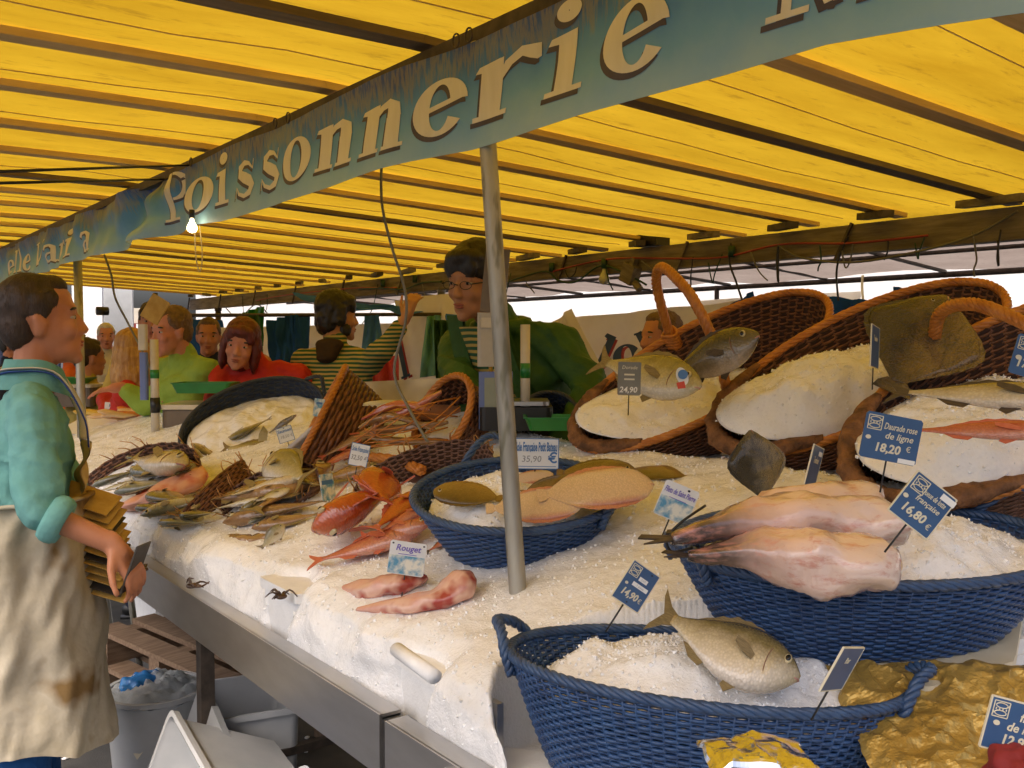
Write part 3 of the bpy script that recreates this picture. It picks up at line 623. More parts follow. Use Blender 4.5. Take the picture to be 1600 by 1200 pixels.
# ================================================================== baskets
def twisted(mb, pts, r, strands=4, turns=0.0, closed=False, sides=5):
    """rope of strands around a path"""
    n = len(pts)
    T = []; A = []; prev = None
    for i in range(n):
        t = (pts[(i + 1) % n] - pts[i - 1]) if closed else (pts[min(i + 1, n - 1)] - pts[max(i - 1, 0)])
        t.normalize()
        if prev is None: prev = t.orthogonal()
        a = (prev - t * prev.dot(t)).normalized(); prev = a; T.append(t); A.append(a)
    for k in range(strands):
        pp = []
        for i in range(n):
            ph = 2 * PI * (k / strands + turns * i / (n if closed else n - 1)); b = T[i].cross(A[i])
            pp.append(pts[i] + (A[i] * math.cos(ph) + b * math.sin(ph)) * r * 0.52)
        mb.tube(pp, r * 0.58, sides, closed=closed)
def bask_r(v, a0, a1): return a0 + (a1 - a0) * (1 - v) ** 0.75
def basket(label, Mx, at, bt, ab, bb, h, rows=16, stakes=44, mw=None, mr=None, rim=0.011, ears=(), arch=None, lip=0.0, group=None, front_cut=0.0, frayed=0, ear_r=0.009, liner=.02):
    """woven basket; own axes: x long, y short, z out of the opening, rim at z = 0"""
    t = thing('basket', label, 'basket', M=Mx, group=group)
    def pt(ph, v, out=0.0):
        a = bask_r(v, ab, at) + out; b = bask_r(v, bb, bt) + out; z = -h * v
        if front_cut: z -= front_cut * max(0, -math.cos(ph)) ** 2 * (1 - v)
        return V((a * math.cos(ph), b * math.sin(ph), z))
    mb = MB(); ns_ = stakes * 3; pitch = h / rows; pr = max(0.002, pitch * 0.53)
    for k in range(rows):
        v = (k + 0.5) / rows; ring = []
        for i in range(ns_):
            ph = 2 * PI * i / ns_; ring.append(pt(ph, v + 0.08 / rows * math.sin(5 * ph + k), 0.0026 * math.cos(stakes / 2 * ph + k * PI)))
        rs = []
        for i in range(ns_):
            t_ = (ring[(i + 1) % ns_] - ring[i - 1]).normalized(); zz = V((0, 0, 1)); o_ = t_.cross(zz).normalized()
            rs.append([ring[i] + zz * (pr * c) + o_ * (0.0022 * s_) for c, s_ in ((1, 0), (0, 1), (-1, 0), (0, -1))])
        mb.rings(rs, closed=True)
    for i in range(stakes):
        ph = 2 * PI * (i + 0.5) / stakes
        mb.tube([pt(ph, v) for v in (0, 0.25, 0.5, 0.75, 1)], 0.0026, 4)
    w = obj('weave', mb, mw, t); w['kind'] = 'stuff'
    if liner:
        mb = MB(); nl = 90; mb.rings([[pt(2 * PI * i / nl, v, -.0005) for i in range(nl)] for v in (liner, .3, .45, .6, .75, .9, .99) if v >= liner], caps=False); obj('lining', mb, m_bluein if mw in (m_bluew, m_navyw) else m_wickin, t)  # added dark sheet within the weave, its colour standing in for shaded gaps
    mb = MB(); n = 40; z0 = -h + 0.002
    mb.add([V((0, 0, z0))] + [V((ab * 1.0 * math.cos(2 * PI * i / n), bb * 1.0 * math.sin(2 * PI * i / n), z0)) for i in range(n)] + [V((0, 0, z0 - 0.006))] + [V((ab * math.cos(2 * PI * i / n), bb * math.sin(2 * PI * i / n), z0 - 0.006)) for i in range(n)],
           [(0, 1 + i, 1 + (i + 1) % n) for i in range(n)] + [(n + 1, n + 2 + (i + 1) % n, n + 2 + i) for i in range(n)] + [(1 + i, n + 2 + i, n + 2 + (i + 1) % n, 1 + (i + 1) % n) for i in range(n)])
    obj('base', mb, mw, t)
    if rim:
        mb = MB(); n = 220; c = [pt(2 * PI * i / n, 0) for i in range(n)]
        twisted(mb, c, rim, 4, round((at + bt) * 3.2 / (rim * 7)), closed=True); obj('rim', mb, mr, t)
    for ph, span, hh in ears:                                       # ear handles at the rim
        c0 = pt(ph - span, 0); c1 = pt(ph + span, 0); mid = pt(ph, 0); out = V((math.cos(ph), math.sin(ph), 0))
        path = spline([c0 + V((0, 0, -0.03)), c0 + out * 0.01, mid * 0.5 + c0 * 0.5 + out * (hh * 0.55) + V((0, 0, hh * 0.75)), mid + out * hh * 0.8 + V((0, 0, hh)), mid * 0.5 + c1 * 0.5 + out * (hh * 0.55) + V((0, 0, hh * 0.75)), c1 + out * 0.01, c1 + V((0, 0, -0.03))], 50)
        mb = MB(); twisted(mb, path, ear_r, 3, 6); obj('handle', mb, mr, t)
    if arch:
        ph0, ph1, hh, lean = arch; c0 = pt(ph0, 0); c1 = pt(ph1, 0); ctr = (c0 + c1) / 2
        path = spline([c0 + V((0, 0, -0.05)), c0 + V((0, 0, 0.02)), c0 * 0.94 + ctr * 0.06 + V((lean * 0.5, 0, hh * 0.62)), ctr * 0.45 + c0 * 0.55 + V((lean * 0.9, 0, hh * 0.94)), ctr + V((lean, 0, hh)), ctr * 0.45 + c1 * 0.55 + V((lean * 0.9, 0, hh * 0.94)), c1 * 0.94 + ctr * 0.06 + V((lean * 0.5, 0, hh * 0.62)), c1 + V((0, 0, 0.02)), c1 + V((0, 0, -0.05))], 110)
        mb = MB(); twisted(mb, path, 0.0135, 5, 12); hd = obj('handle', mb, mr, t)
        for c in (c0, c1):
            mb = MB(); 
            for k in range(5):
                zz = -0.03 + k * 0.011; mb.tube([c + V((0.021 * math.cos(a), 0.021 * math.sin(a), zz + 0.006 * math.sin(2 * a))) for a in [2 * PI * q / 12 for q in range(12)]], 0.0055, 5, closed=True)
            obj('binding', mb, mr, hd)
    if frayed:                                                     # broken cane ends that stick out of the rim
        mb = MB()
        for k in range(frayed):
            ph = rnd.uniform(0, 2 * PI); p = pt(ph, 0.02); L = rnd.uniform(0.015, 0.06); d = V((math.cos(ph) * rnd.uniform(-.3, .8), math.sin(ph) * rnd.uniform(-.3, .8), 1)).normalized()
            tng = V((-math.sin(ph), math.cos(ph), 0)) * rnd.uniform(-0.8, 0.8)
            mb.tube([p, p + d * L * 0.5 + tng * L * 0.2, p + d * L * 0.9 + tng * L], [0.0024, 0.002, 0.0012], 4)
        w = obj('frayed_cane', mb, m_straw, t); w['kind'] = 'stuff'
    t['_pt'] = 0; del t['_pt']
    return t, pt
def ice_fill(label, Mx, pt, v, dome, tilt=(0, 0), seed=0, rho=0.985, name='ice_heap', off=0.0, cut=None, chips=0):
    mb = MB(); nr, nph = 46, 110
    rows_ = []
    for j in range(nr):
        r = (j + 0.02) / (nr - 1) * rho; ring = []
        for i in range(nph):
            ph = 2 * PI * i / nph; e = pt(ph, v, -.013); x = e.x * r; y = e.y * r
            z = -abs(pt(PI / 2, v).z) + dome * (1 - r ** 2.2) + tilt[0] * x + tilt[1] * y
            z += (0.024 * noise.noise(V((x * 9, y * 9, seed))) + 0.011 * noise.noise(V((x * 26, y * 26, seed))) + 0.0032 * noise.noise(V((x * 80, y * 80, seed + 4)))) * min(1, (1.06 - r) * 5)
            if cut and ((x - cut[0]) * cut[2] + (y - cut[1]) * cut[3]) > 0: z -= 0.5 * ((x - cut[0]) * cut[2] + (y - cut[1]) * cut[3])
            ring.append(V((x, y, z + off)))
        rows_.append(ring)
    top_pts = [p for r_ in rows_ for p in r_]; rows_.append([V((p.x * .93, p.y * .93, p.z - .02)) for p in rows_[-1]]); rows_.append([V((p.x * .6, p.y * .6, p.z - .05)) for p in rows_[-2]])
    mb.rings(rows_, caps=True); o = obj(name, mb, m_ice, M=Mx); tag(o, label, 'crushed ice', kind='stuff')
    if chips:
        cp = [(Mx @ (p + V((rnd.uniform(-.004, .004), rnd.uniform(-.004, .004), .0005)))) for p in rnd.choices(top_pts[nph * 6:], k=chips)]; grains('ice_grains', cp, 'loose ice grains on the ' + label.replace('crushed ', ''), .0028)
    return o
def bmat(left, right, near_hint=None, nrm=(0, 0, 1)):
    """frame from the two ends of the long axis and the wanted opening normal"""
    l, r = V(left), V(right); return frame((l + r) / 2, r - l, nrm), (r - l).length / 2

# E: long blue basket at the front
ME, aE = bmat((0.915, 1.245, 1.065), (1.275, 0.755, 1.05), nrm=(0.03, 0.02, 1))
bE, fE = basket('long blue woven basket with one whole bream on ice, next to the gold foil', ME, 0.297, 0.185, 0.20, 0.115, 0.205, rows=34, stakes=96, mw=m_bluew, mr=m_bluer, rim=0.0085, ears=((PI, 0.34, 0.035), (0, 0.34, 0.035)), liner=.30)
ice_fill('crushed ice heaped around the bream in the long blue basket', ME, fE, 0.16, 0.055, (0.0, 0.10), 2, cut=(-0.17, 0.06, -0.75, 0.4), chips=2400)
# D: blue basket with the monkfish tails
MD = frame((1.43, 0.925, 1.222), (0.93, -0.37, 0.0), (-0.10, -0.07, 1))
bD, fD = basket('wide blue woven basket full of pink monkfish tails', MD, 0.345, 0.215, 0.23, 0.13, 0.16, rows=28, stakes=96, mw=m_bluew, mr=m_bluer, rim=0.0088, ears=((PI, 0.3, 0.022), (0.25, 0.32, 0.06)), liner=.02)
ice_fill('crushed ice under the monkfish tails', MD, fD, 0.2, 0.055, (0.03, 0.10), 5, chips=2400)
# F: round blue basket with flatfish beside the tube
MF = frame((1.262, 1.69, 1.222), (0.305, -0.33, 0.0), (-0.20, -0.16, 1))
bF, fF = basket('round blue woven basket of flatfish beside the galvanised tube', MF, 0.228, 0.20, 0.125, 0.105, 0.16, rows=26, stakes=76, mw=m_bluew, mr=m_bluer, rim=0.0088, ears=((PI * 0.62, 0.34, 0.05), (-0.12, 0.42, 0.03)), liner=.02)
ice_fill('crushed ice under the flatfish in the round blue basket', MF, fF, 0.22, 0.045, (-0.02, 0.06), 8, chips=1500)

# A, B, C: honey wicker baskets propped up at the back, each held shut by a bark-edged slab
def slab_lip(label, Mx, pt, ph0, ph1, h=0.06, off=0.03, seed=0, thick=0.02):
    mb = MB(); n = 60; rs = []
    for i in range(n):
        ph = ph0 + (ph1 - ph0) * i / (n - 1); e = pt(ph, 0.0); out = V((math.cos(ph), math.sin(ph), 0)); ed = min(1, 6 * min(i, n - 1 - i) / n + 0.35)
        ring = []
        for k in range(10):
            a = 2 * PI * k / 10; rr = 1 + 0.40 * noise.noise(V((i * 0.22, math.cos(a) * 1.4, math.sin(a) * 1.4 + seed))) + 0.26 * noise.noise(V((i * 0.6, a * 2, seed)))
            ring.append(e * 0.97 + out * (off * 0.3 + thick * math.cos(a) * rr * ed) + V((0, 0, off + h / 2 * math.sin(a) * rr * ed)))
        rs.append(ring)
    mb.rings(rs); o = obj('bark_slab', mb, m_bark, M=Mx); tag(o, label, 'wood slab'); return o
def wicker(label, front, back, nrm, b, h, arch=None, sd=0, rows=22):
    f, k = V(front), V(back); Mx = frame((f + k) / 2, k - f, nrm); a = (k - f).length / 2
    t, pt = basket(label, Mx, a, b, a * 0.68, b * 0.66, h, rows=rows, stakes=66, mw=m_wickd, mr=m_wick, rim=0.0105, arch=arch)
    return t, pt, Mx, a
A_f = I(898, 688, 0.03); A_b = P(1288, 466, 2.66)
bA, fA, MA, aA = wicker('honey wicker basket with an arched handle, holding two large bream', A_f, A_b, (-0.62, -0.24, 0.72), 0.185, 0.20, arch=(PI * 0.5, -PI * 0.5, 0.31, 0.03))
ice_fill('crushed ice in the wicker basket below the two large bream', MA, fA, 0.10, 0.05, (-0.50, 0.0), 11, off=-.115, chips=1500)
slab_lip('brown bark-edged slab across the mouth of the bream basket', MA, fA, PI * 0.70, PI * 1.28, 0.028, 0.008, 1, .022)
B_f = I(1118, 690, 0.03); B_b = P(1560, 452, 2.34)
bB, fB, MB_, aB = wicker('honey wicker basket heaped with ice and a big brown turbot', B_f, B_b, (-0.62, -0.24, 0.72), 0.185, 0.20)
ice_fill('deep heap of crushed ice in the turbot basket', MB_, fB, 0.08, 0.12, (-0.42, -0.02), 14, off=-.085, chips=1700)
slab_lip('brown bark-edged slab across the mouth of the turbot basket', MB_, fB, PI * 0.66, PI * 1.34, 0.028, 0.010, 2, .022)
C_f = I(1345, 770, 0.03); C_b = P(1800, 470, 2.02)
bC, fC, MC, aC = wicker('honey wicker basket with a thick handle, holding a long silver fish', C_f, C_b, (-0.60, -0.26, 0.74), 0.20, 0.20, arch=(PI * 0.5, -PI * 0.5, 0.17, 0.02))
ice_fill('crushed ice around the long silver fish', MC, fC, 0.08, 0.08, (-0.40, 0.0), 17, off=-.085, chips=1700)
slab_lip('brown bark-edged slab across the mouth of the basket with the long silver fish', MC, fC, PI * 0.66, PI * 1.36, 0.030, 0.012, 3, .023)

# far baskets
def small(label, left, right, nrm, b, h, mw, mr, rim=0.008, rows=13, stakes=40, **kw):
    Mx, a = bmat(left, right, nrm=nrm)
    return (*basket(label, Mx, a, b, a * 0.7, b * 0.7, h, rows=rows, stakes=stakes, mw=mw, mr=mr, rim=rim, **kw), Mx)
bJ, fJ, MJ = small('big navy basket lying open behind the salmon price card', I(285, 702, 0.03), P(500, 612, 4.05), (-0.66, -0.50, 0.56), 0.21, 0.20, m_navyw, m_navyw, rim=0.008, rows=16, stakes=56, ears=((0.15, 0.3, 0.04),))
ice_fill('smooth heap of crushed ice in the navy basket', MJ, fJ, 0.12, 0.03, (-0.1, -0.32), 20)
bK, fK, MK = small('honey brown basket tipped on its side beside the navy basket', I(462, 725, 0.03), P(528, 592, 3.55), (-0.86, 0.30, 0.40), 0.17, 0.20, m_wickd, m_wick, rim=0.011)
ice_fill('crushed ice spilling from the tipped honey brown basket', MK, fK, 0.1, 0.02, (-0.7, 0.0), 23, off=-.09)
bL, fL, ML = small('honey brown basket standing open in front of the man with glasses', I(655, 705, 0.02), P(728, 592, 2.93), (-0.78, -0.25, 0.55), 0.105, 0.17, m_wickd, m_wick, rim=0.011)
ice_fill('crushed ice in the basket in front of the man with glasses', ML, fL, 0.1, 0.02, (-0.9, 0.0), 26, off=-.085)
bG, fG, MG = small('round brown basket whose rim bristles with broken cane', I(118, 765, 0.02), I(305, 742, 0.06), (-0.62, -0.44, 0.65), 0.17, 0.11, m_wickd, m_straw, rim=0.0, frayed=30, rows=12, stakes=52)
ice_fill('crushed ice in the round brown basket of small fish', MG, fG, 0.35, 0.02, (0, 0), 29)
bH, fH, MH = small('small red brown basket behind a fat bream', I(345, 790, 0.03), I(497, 742, 0.06), (-0.50, -0.38, 0.78), 0.10, 0.10, m_wickp, m_straw, rim=0.0, frayed=26, rows=11, stakes=46)
bH2, fH2, MH2 = small('torn brown basket leaning upright beside the pink skate wing', I(283, 803, 0.03), I(378, 725, 0.07), (-0.55, 0.55, 0.62), 0.075, 0.08, m_wickd, m_straw, rim=0.0, frayed=24, rows=10, stakes=38)
bI, fI, MI_ = small('low red brown basket between the orange gurnard and the round blue basket', I(552, 770, 0.03), I(770, 705, 0.05), (-0.55, -0.45, 0.70), 0.095, 0.085, m_wickp, m_straw, rim=0.0, frayed=28, rows=11, stakes=50)
bQ, fQ, MQ = small('dark blue basket behind the scale, against the green jacket', P(812, 655, 3.05), P(905, 648, 3.05), (-0.55, -0.5, 0.65), 0.10, 0.12, m_navyw, m_navyw, rim=0.008, rows=12)
# ================================================================== fish
# a fish's own axes: x from tail (-0.5) to nose (+0.5), +y its back, z across
BODY = [(0, .07), (.02, .20), (.06, .40), (.12, .62), (.20, .82), (.30, .96), (.40, 1), (.55, .92), (.70, .68), (.84, .40), (.94, .22), (1, .19)]
FLAT = [(0, .04), (.03, .35), (.10, .70), (.22, .93), (.40, 1), (.60, .93), (.78, .70), (.90, .40), (.97, .2), (1, .12)]
RHOMB = [(0, .05), (.05, .22), (.15, .48), (.30, .82), (.42, .99), (.50, 1), (.60, .90), (.75, .62), (.88, .34), (.96, .18), (1, .12)]
KINDS = dict(
    bream=dict(hh=.165, w=.072, prof=BODY, xt=-.37, fork=.10, fin=m_fin), bass=dict(hh=.105, w=.060, prof=BODY, xt=-.38, fork=.09, fin=m_fin),
    long=dict(hh=.080, w=.052, prof=BODY, xt=-.40, fork=.07, fin=m_fin), red=dict(hh=.105, w=.066, prof=BODY, xt=-.37, fork=.08, fin=m_finr),
    sole=dict(hh=.20, w=.042, prof=FLAT, xt=-.42, fork=.04, fin=m_f_sole, flat=True), turbot=dict(hh=.36, w=.045, prof=RHOMB, xt=-.40, fork=.06, fin=m_f_turb, flat=True))
_fish = {}
def fish_meshes(kind, bend, body_mat, fin_mat):
    key = (kind, round(bend, 2), body_mat.name, fin_mat.name)
    if key in _fish: return _fish[key]
    K = KINDS[kind]; hh, w, xt = K['hh'], K['w'], K['xt']; L = 0.5 - xt; ns_, na = 44, 18
    def bendp(p):                                               # curve the whole fish sideways / up
        t = p.x
        return V((p.x, p.y + bend * (t * t - 0.08), p.z))
    def wid(t): return w * lerp1(t, [(0, .06), (.05, .42), (.14, .80), (.28, 1), (.45, .92), (.65, .58), (.85, .25), (1, .10)])
    mb = MB(); rs = []
    for i in range(ns_):
        t = (i / (ns_ - 1)) ** 1.15; x = 0.5 - t * L; h = hh * lerp1(t, K['prof']); ww = wid(t); ring = []
        up = 0.02 * (1 - t) if not K.get('flat') else 0
        for k in range(na):
            a = 2 * PI * k / na; c, s_ = math.cos(a), math.sin(a)
            gy = h * (abs(c) ** .9) * (1 if c > 0 else -1); gz = ww * (abs(s_) ** .85) * (1 if s_ > 0 else -1)
            if not K.get('flat'): gz *= 1 + .07 * math.exp(-((t - .20) / .035) ** 2) - .06 * math.exp(-((t - .262) / .016) ** 2)   # gill cover and its groove
            if kind == 'turbot': gy *= 1 + .16 * noise.noise(V((x * 6, 3 if c > 0 else 7, 0))) + .05 * noise.noise(V((x * 24, 3 if c > 0 else 7, 0)))
            if K.get('flat'): gz *= 1 + .35 * noise.noise(V((x * 7, gy * 7, 2)))
            ring.append(bendp(V((x, gy - up * h * 3, gz))))
        rs.append(ring)
    mb.rings(rs); out = {'body': mb.mesh('body')}
    def fin(name, poly, y_off=None, th=0.006, Mx=None):
        m2 = MB(); n = len(poly); vs = []
        for z in (-th / 2, th / 2):
            for (x, y) in poly:
                p = V((x, y, z)); p = Mx @ p if Mx else p; vs.append(bendp(p))
        m2.add(vs, [tuple(range(n - 1, -1, -1)), tuple(range(n, 2 * n))] + [(i, (i + 1) % n, n + (i + 1) % n, n + i) for i in range(n)])
        out[name] = m2.mesh(name, smooth=False)
    f = K['fork']; hb = hh * .20
    if kind in ('sole', 'turbot'):
        n = 22; poly = [(0.40 - (0.40 - xt) * i / (n - 1), hh * lerp1(((0.5 - (0.40 - (0.40 - xt) * i / (n - 1))) / L), K['prof']) + 0.030 * math.sin(PI * i / (n - 1)) * (1 + .25 * (i % 2))) for i in range(n)]
        fin('dorsal_fin', poly + [(x, max(0, y - 0.055)) for x, y in reversed(poly)]); fin('anal_fin', [(x, -y) for x, y in poly] + [(x, -max(0, y - 0.055)) for x, y in reversed(poly)])
        fin('tail_fin', [(xt + .01, hb * .9), (-.44, hb * 1.5), (-.5, hb * 1.7), (-.505, 0), (-.5, -hb * 1.7), (-.44, -hb * 1.5), (xt + .01, -hb * .9)])
    else:
        fin('tail_fin', [(xt + .02, hb), (xt - .04, hb * 1.7), (-.5, hb + f), (-.49, hb + f * .55), (xt - .065, 0), (-.49, -hb - f * .55), (-.5, -hb - f), (xt - .04, -hb * 1.7), (xt + .02, -hb)])
        ptsd = []; n = 11
        for i in range(n):
            x = 0.22 - 0.44 * i / (n - 1); t = (0.5 - x) / L; ptsd.append((x, hh * lerp1(t, K['prof']) - 0.06 * (1 - t) * hh + 0.042 * math.sin(PI * (i + .6) / n) * (1.0 if i % 2 else .7)))
        fin('dorsal_fin', ptsd + [(x, y - 0.06) for x, y in reversed(ptsd)], th=0.005)
        ax = -0.12; t = (0.5 - ax) / L; yb = -hh * lerp1(t, K['prof'])
        fin('anal_fin', [(ax + .09, yb + .02), (ax + .03, yb - .045), (ax - .05, yb - .025), (ax - .12, yb + .035)], th=0.005)
        fin('pelvic_fin', [(.20, -hh * .90), (.12, -hh * 1.0 - .05), (.08, -hh * 1.0 - .02), (.10, -hh * .85)], th=0.005)
        for s_ in (1, -1):
            m3 = Matrix.Translation((0.20, -0.25 * hh, s_ * w * .98)) @ Matrix.Rotation(s_ * R(12), 4, 'Y') @ Matrix.Rotation(R(-14), 4, 'Z')
            fin('pectoral_fin' + ('' if s_ > 0 else '_b'), [(0, .018), (-.07, .035), (-.15, .020), (-.14, -.01), (-.07, -.022), (0, -.016)], th=0.004, Mx=m3)
    ex = .5 - L * .125; t = .125; ey = hh * (.22 if not K.get('flat') else .15)
    for s_ in ((1, -1) if not K.get('flat') else (1,)):
        er = .027 if kind != 'turbot' else .014; m2 = MB(); zc = s_ * wid(t) * .93
        m2.ell(bendp(V((ex, ey, zc))), (er, er, er * .45)); out['eye' + ('' if s_ > 0 else '_b')] = m2.mesh('eye')
        m2 = MB(); m2.ell(bendp(V((ex, ey, zc + s_ * er * .26))), (er * .66, er * .66, er * .33), nu=10, nv=6); out['pupil' + ('' if s_ > 0 else '_b')] = m2.mesh('pupil')
        if not K.get('flat'):
            m2 = MB(); pp = []
            for q in range(9):
                a = R(-62 + 124 * q / 8); tt = .245 - .03 * math.sin(a) ** 2; pp.append(bendp(V((.5 - L * (tt + .012 * math.cos(a)), hh * lerp1(tt, K['prof']) * .80 * math.sin(a) - .012, s_ * (wid(tt) * (math.cos(a) ** .6 * .985 + .015)))))) 
            m2.tube(pp, .003, 5); out['gill' + ('' if s_ > 0 else '_b')] = m2.mesh('gill')
    m2 = MB(); m2.tube([bendp(V((.498 - .012 * abs(q) - .045 * (abs(q) > .9), -.016 - .016 * (abs(q) > .9), q * w * (.16 if abs(q) < .9 else .36)))) for q in (-1, -.6, 0, .6, 1)], .006, 6); out['mouth'] = m2.mesh('mouth')
    mats = {'body': body_mat, 'eye': m_fisheye, 'pupil': m_pupil, 'gill': m_gill, 'mouth': m_mouth}
    for k, me in out.items():
        b = k.replace('_b', ''); me.materials.append(mats.get(b, fin_mat))
    if body_mat is m_f_solew: out.pop('eye', None); out.pop('pupil', None)
    _fish[key] = out; return out
def fish(label, kind, tail, head, nrm, mat, finm=None, roll=0.0, bend=0.0, group=None, fat=1.0, flip=False, name='fish', lift=True):
    """fish lying from tail to head; nrm is the side that looks up, roll turns it about its length"""
    t_, h_ = V(tail), V(head); d = h_ - t_; Ls = d.length; K = KINDS[kind]
    if lift and not K.get('flat'): fat *= 1.32
    z = V(nrm); Mx = frame((t_ + h_) / 2, d, z) @ Matrix.Rotation(R(roll), 4, 'X')
    if flip: Mx = Mx @ Matrix.Rotation(PI, 4, 'X')
    up = V(nrm).normalized()
    hz = abs(math.cos(R(roll))) * K['w'] + abs(math.sin(R(roll))) * K['hh']
    if lift: Mx = Matrix.Translation(up * hz * Ls * 0.62 * fat) @ Mx
    Mx = Mx @ Matrix.Diagonal((Ls, Ls * fat, Ls * fat, 1))
    t = thing(name, label, 'fish', M=Mx, group=group)
    ms = fish_meshes(kind, bend, mat, finm or K['fin']); eye = {}
    for k, me in ms.items():
        b = k[:-2] if k.endswith('_b') else k
        o = bpy.data.objects.new({'gill': 'gill_cover'}.get(b, b), me); COL.objects.link(o)
        if b == 'eye': eye[k[3:]] = o
        o.parent = eye[k[5:]] if b == 'pupil' else t
    return t
N_I = ICE_N; V_up = V((0, 0, 1))
S = 'small fish in the round brown basket'
# --- round brown basket G and the ice in front of it
fish('dark silver mullet lying first on the ice beside the round brown basket', 'bass', I(232, 735, 0.063), I(145, 765, 0.048), N_I, m_f_silver, roll=12)
fish('silver mullet with a blue belly nearest the pink skate wing', 'bass', I(268, 757, 0.048), I(181, 775, 0.038), N_I, m_f_silver, roll=-10, bend=.05)
fish('pale fish lying under the white card in the round brown basket', 'bass', I(205, 728, 0.078), I(296, 738, 0.078), N_I, m_f_white, roll=10)
fish('dark fish half hidden under the pale fish in the round basket', 'bass', I(290, 748, 0.058), I(208, 745, 0.058), N_I, m_f_silver, roll=8)
fish('fish raising its head at the back of the round brown basket', 'bream', I(238, 722, 0.068), I(197, 718, 0.098), N_I, m_f_bream, roll=25, fat=.8)
fish('fat little bream just below the pink skate wing', 'bream', I(305, 790, .01), I(234, 782, .02), N_I, m_f_bream, roll=12, fat=.85)
fish('little bream whose head points at the man in teal', 'bream', I(276, 800, .01), I(214, 800, .02), N_I, m_f_bream, roll=18, fat=.85)
fish('slim blue-bellied mackerel at the edge of the heap', 'long', I(340, 782, .02), I(222, 812, .015), N_I, m_f_silver, roll=-30, bend=.05)
fish('long tan bass in the heap of fish', 'bass', I(322, 790, .02), I(450, 772, .04), N_I, m_f_brown, roll=10)
fish('long silver bass lying over the red brown basket', 'bass', I(348, 786, .05), I(474, 755, .05), N_I, m_f_white, roll=-14, bend=-.08)
fish('fat bream raising its white throat above the red brown basket', 'bream', I(484, 768, .04), I(426, 733, .07), N_I, m_f_bream, roll=150, fat=1.0)
fish('plump dark bream below the long silver bass', 'bream', I(446, 775, .03), I(376, 812, .02), N_I, m_f_bream, roll=40, fat=.95)
fish('single small bream standing head down in the ice', 'bream', I(408, 866, -.01), I(446, 826, .03), N_I, m_f_bream, roll=70, fat=1.0)
fish('tan ling stretched out along the ice', 'long', I(520, 790, .0), I(352, 826, .0), N_I, m_f_brown, roll=10, bend=.05, fat=1.15)
fish('second tan ling under the grey price card', 'long', I(505, 808, .0), I(395, 832, .0), N_I, m_f_brown, roll=-12, fat=1.1)
fish('long tan fish lying above the grey price card', 'long', I(395, 812, .03), I(520, 735, .02), N_I, m_f_brown, roll=15, bend=-.05)
fish('brown fish lying under the white sole card', 'long', I(490, 760, .01), I(590, 733, .02), N_I, m_f_brown, roll=10, fat=1.3)
fish('small pale fish behind the red brown basket', 'bream', I(625, 740, .01), I(578, 728, .03), N_I, m_f_bream, roll=10, fat=.8)
fish('long red-brown fish leaning on the tipped honey basket', 'long', I(500, 722, .02), I(592, 672, .06), N_I, m_f_brown, roll=10, finm=m_finr)
fish('second long red-brown fish leaning on the tipped honey basket', 'long', I(492, 738, .02), I(572, 700, .03), N_I, m_f_red, roll=10, finm=m_finr, fat=.9)
HEAP = ['bream lying across the round brown basket', 'silver fish under the white daurade card', 'silver fish with its tail over the broken cane', 'fish lying between the skate wing and the torn basket', 'bass pressed against the torn brown basket', 'silver bream below the torn brown basket', 'pale bass at the top of the fish heap', 'olive bream behind the long silver bass', 'bream tucked under the plump dark bream', 'slim silver fish at the foot of the heap', 'silver fish on top of the tan bass', 'bream lying behind the red brown basket']
for lab, (tl, hd, dz, kd, mt, rl) in zip(HEAP, (((165, 752), (228, 738), .06, 'bass', m_f_silver, 10), ((290, 742), (222, 738), .07, 'bass', m_f_white, -8), ((150, 772), (215, 756), .05, 'bass', m_f_silver, 15), ((318, 770), (258, 788), .02, 'bass', m_f_silver, 5), ((352, 768), (300, 800), .03, 'bass', m_f_white, -20), ((348, 806), (282, 812), .02, 'bream', m_f_bream, 15), ((360, 776), (440, 744), .06, 'bass', m_f_silver, 10), ((395, 790), (455, 768), .05, 'bream', m_f_bream, 20), ((440, 800), (388, 822), .01, 'bream', m_f_silver, 15), ((330, 822), (248, 822), .005, 'long', m_f_silver, 12), ((330, 800), (412, 784), .05, 'bass', m_f_silver, -10), ((505, 770), (455, 752), .03, 'bream', m_f_white, 20))):
    fish(lab, kd, I(*tl, dz), I(*hd, dz), N_I, mt, roll=rl, fat=.8)
# --- navy basket
for lab, tl, hd, f, mt, rl, kd in (
        ('bream with its tail up against the navy basket rim', (425, 652), (352, 690), 3.85, m_f_bream, 30, 'bream'), ('slim dark fish lying on the ice of the navy basket', (418, 678), (463, 648), 3.85, m_f_grey, 20, 'long'),
        ('bream with a blue eye next to the salmon card', (345, 700), (438, 700), 3.75, m_f_bream, 0, 'bream'), ('pale bream below the navy basket', (345, 718), (298, 693), 3.75, m_f_white, 20, 'bream'),
        ('olive bream hanging over the edge of the navy basket', (325, 725), (300, 700), 3.72, m_f_bream, 30, 'bream'), ('small bream peeping out of the navy basket', (300, 715), (282, 690), 3.8, m_f_bream, 60, 'bream'),
        ('bream lying under the bream with a blue eye', (350, 716), (410, 722), 3.66, m_f_white, 10, 'bream')):
    fish(lab, kd, P(*tl, f), P(*hd, f - .03), (-.55, -.45, .7), mt, roll=rl, lift=False)
mb = MB(); mb.slab([(-.012, 0), (.022, .004), (.026, .04), (.008, .062), (-.008, .03)], .003)
tag(obj('tail_piece', mb, m_f_bream, smooth=False, M=frame(P(408, 690, 3.72), RT, -FW)), 'single upright fish tail beside the salmon card', 'fish tail')
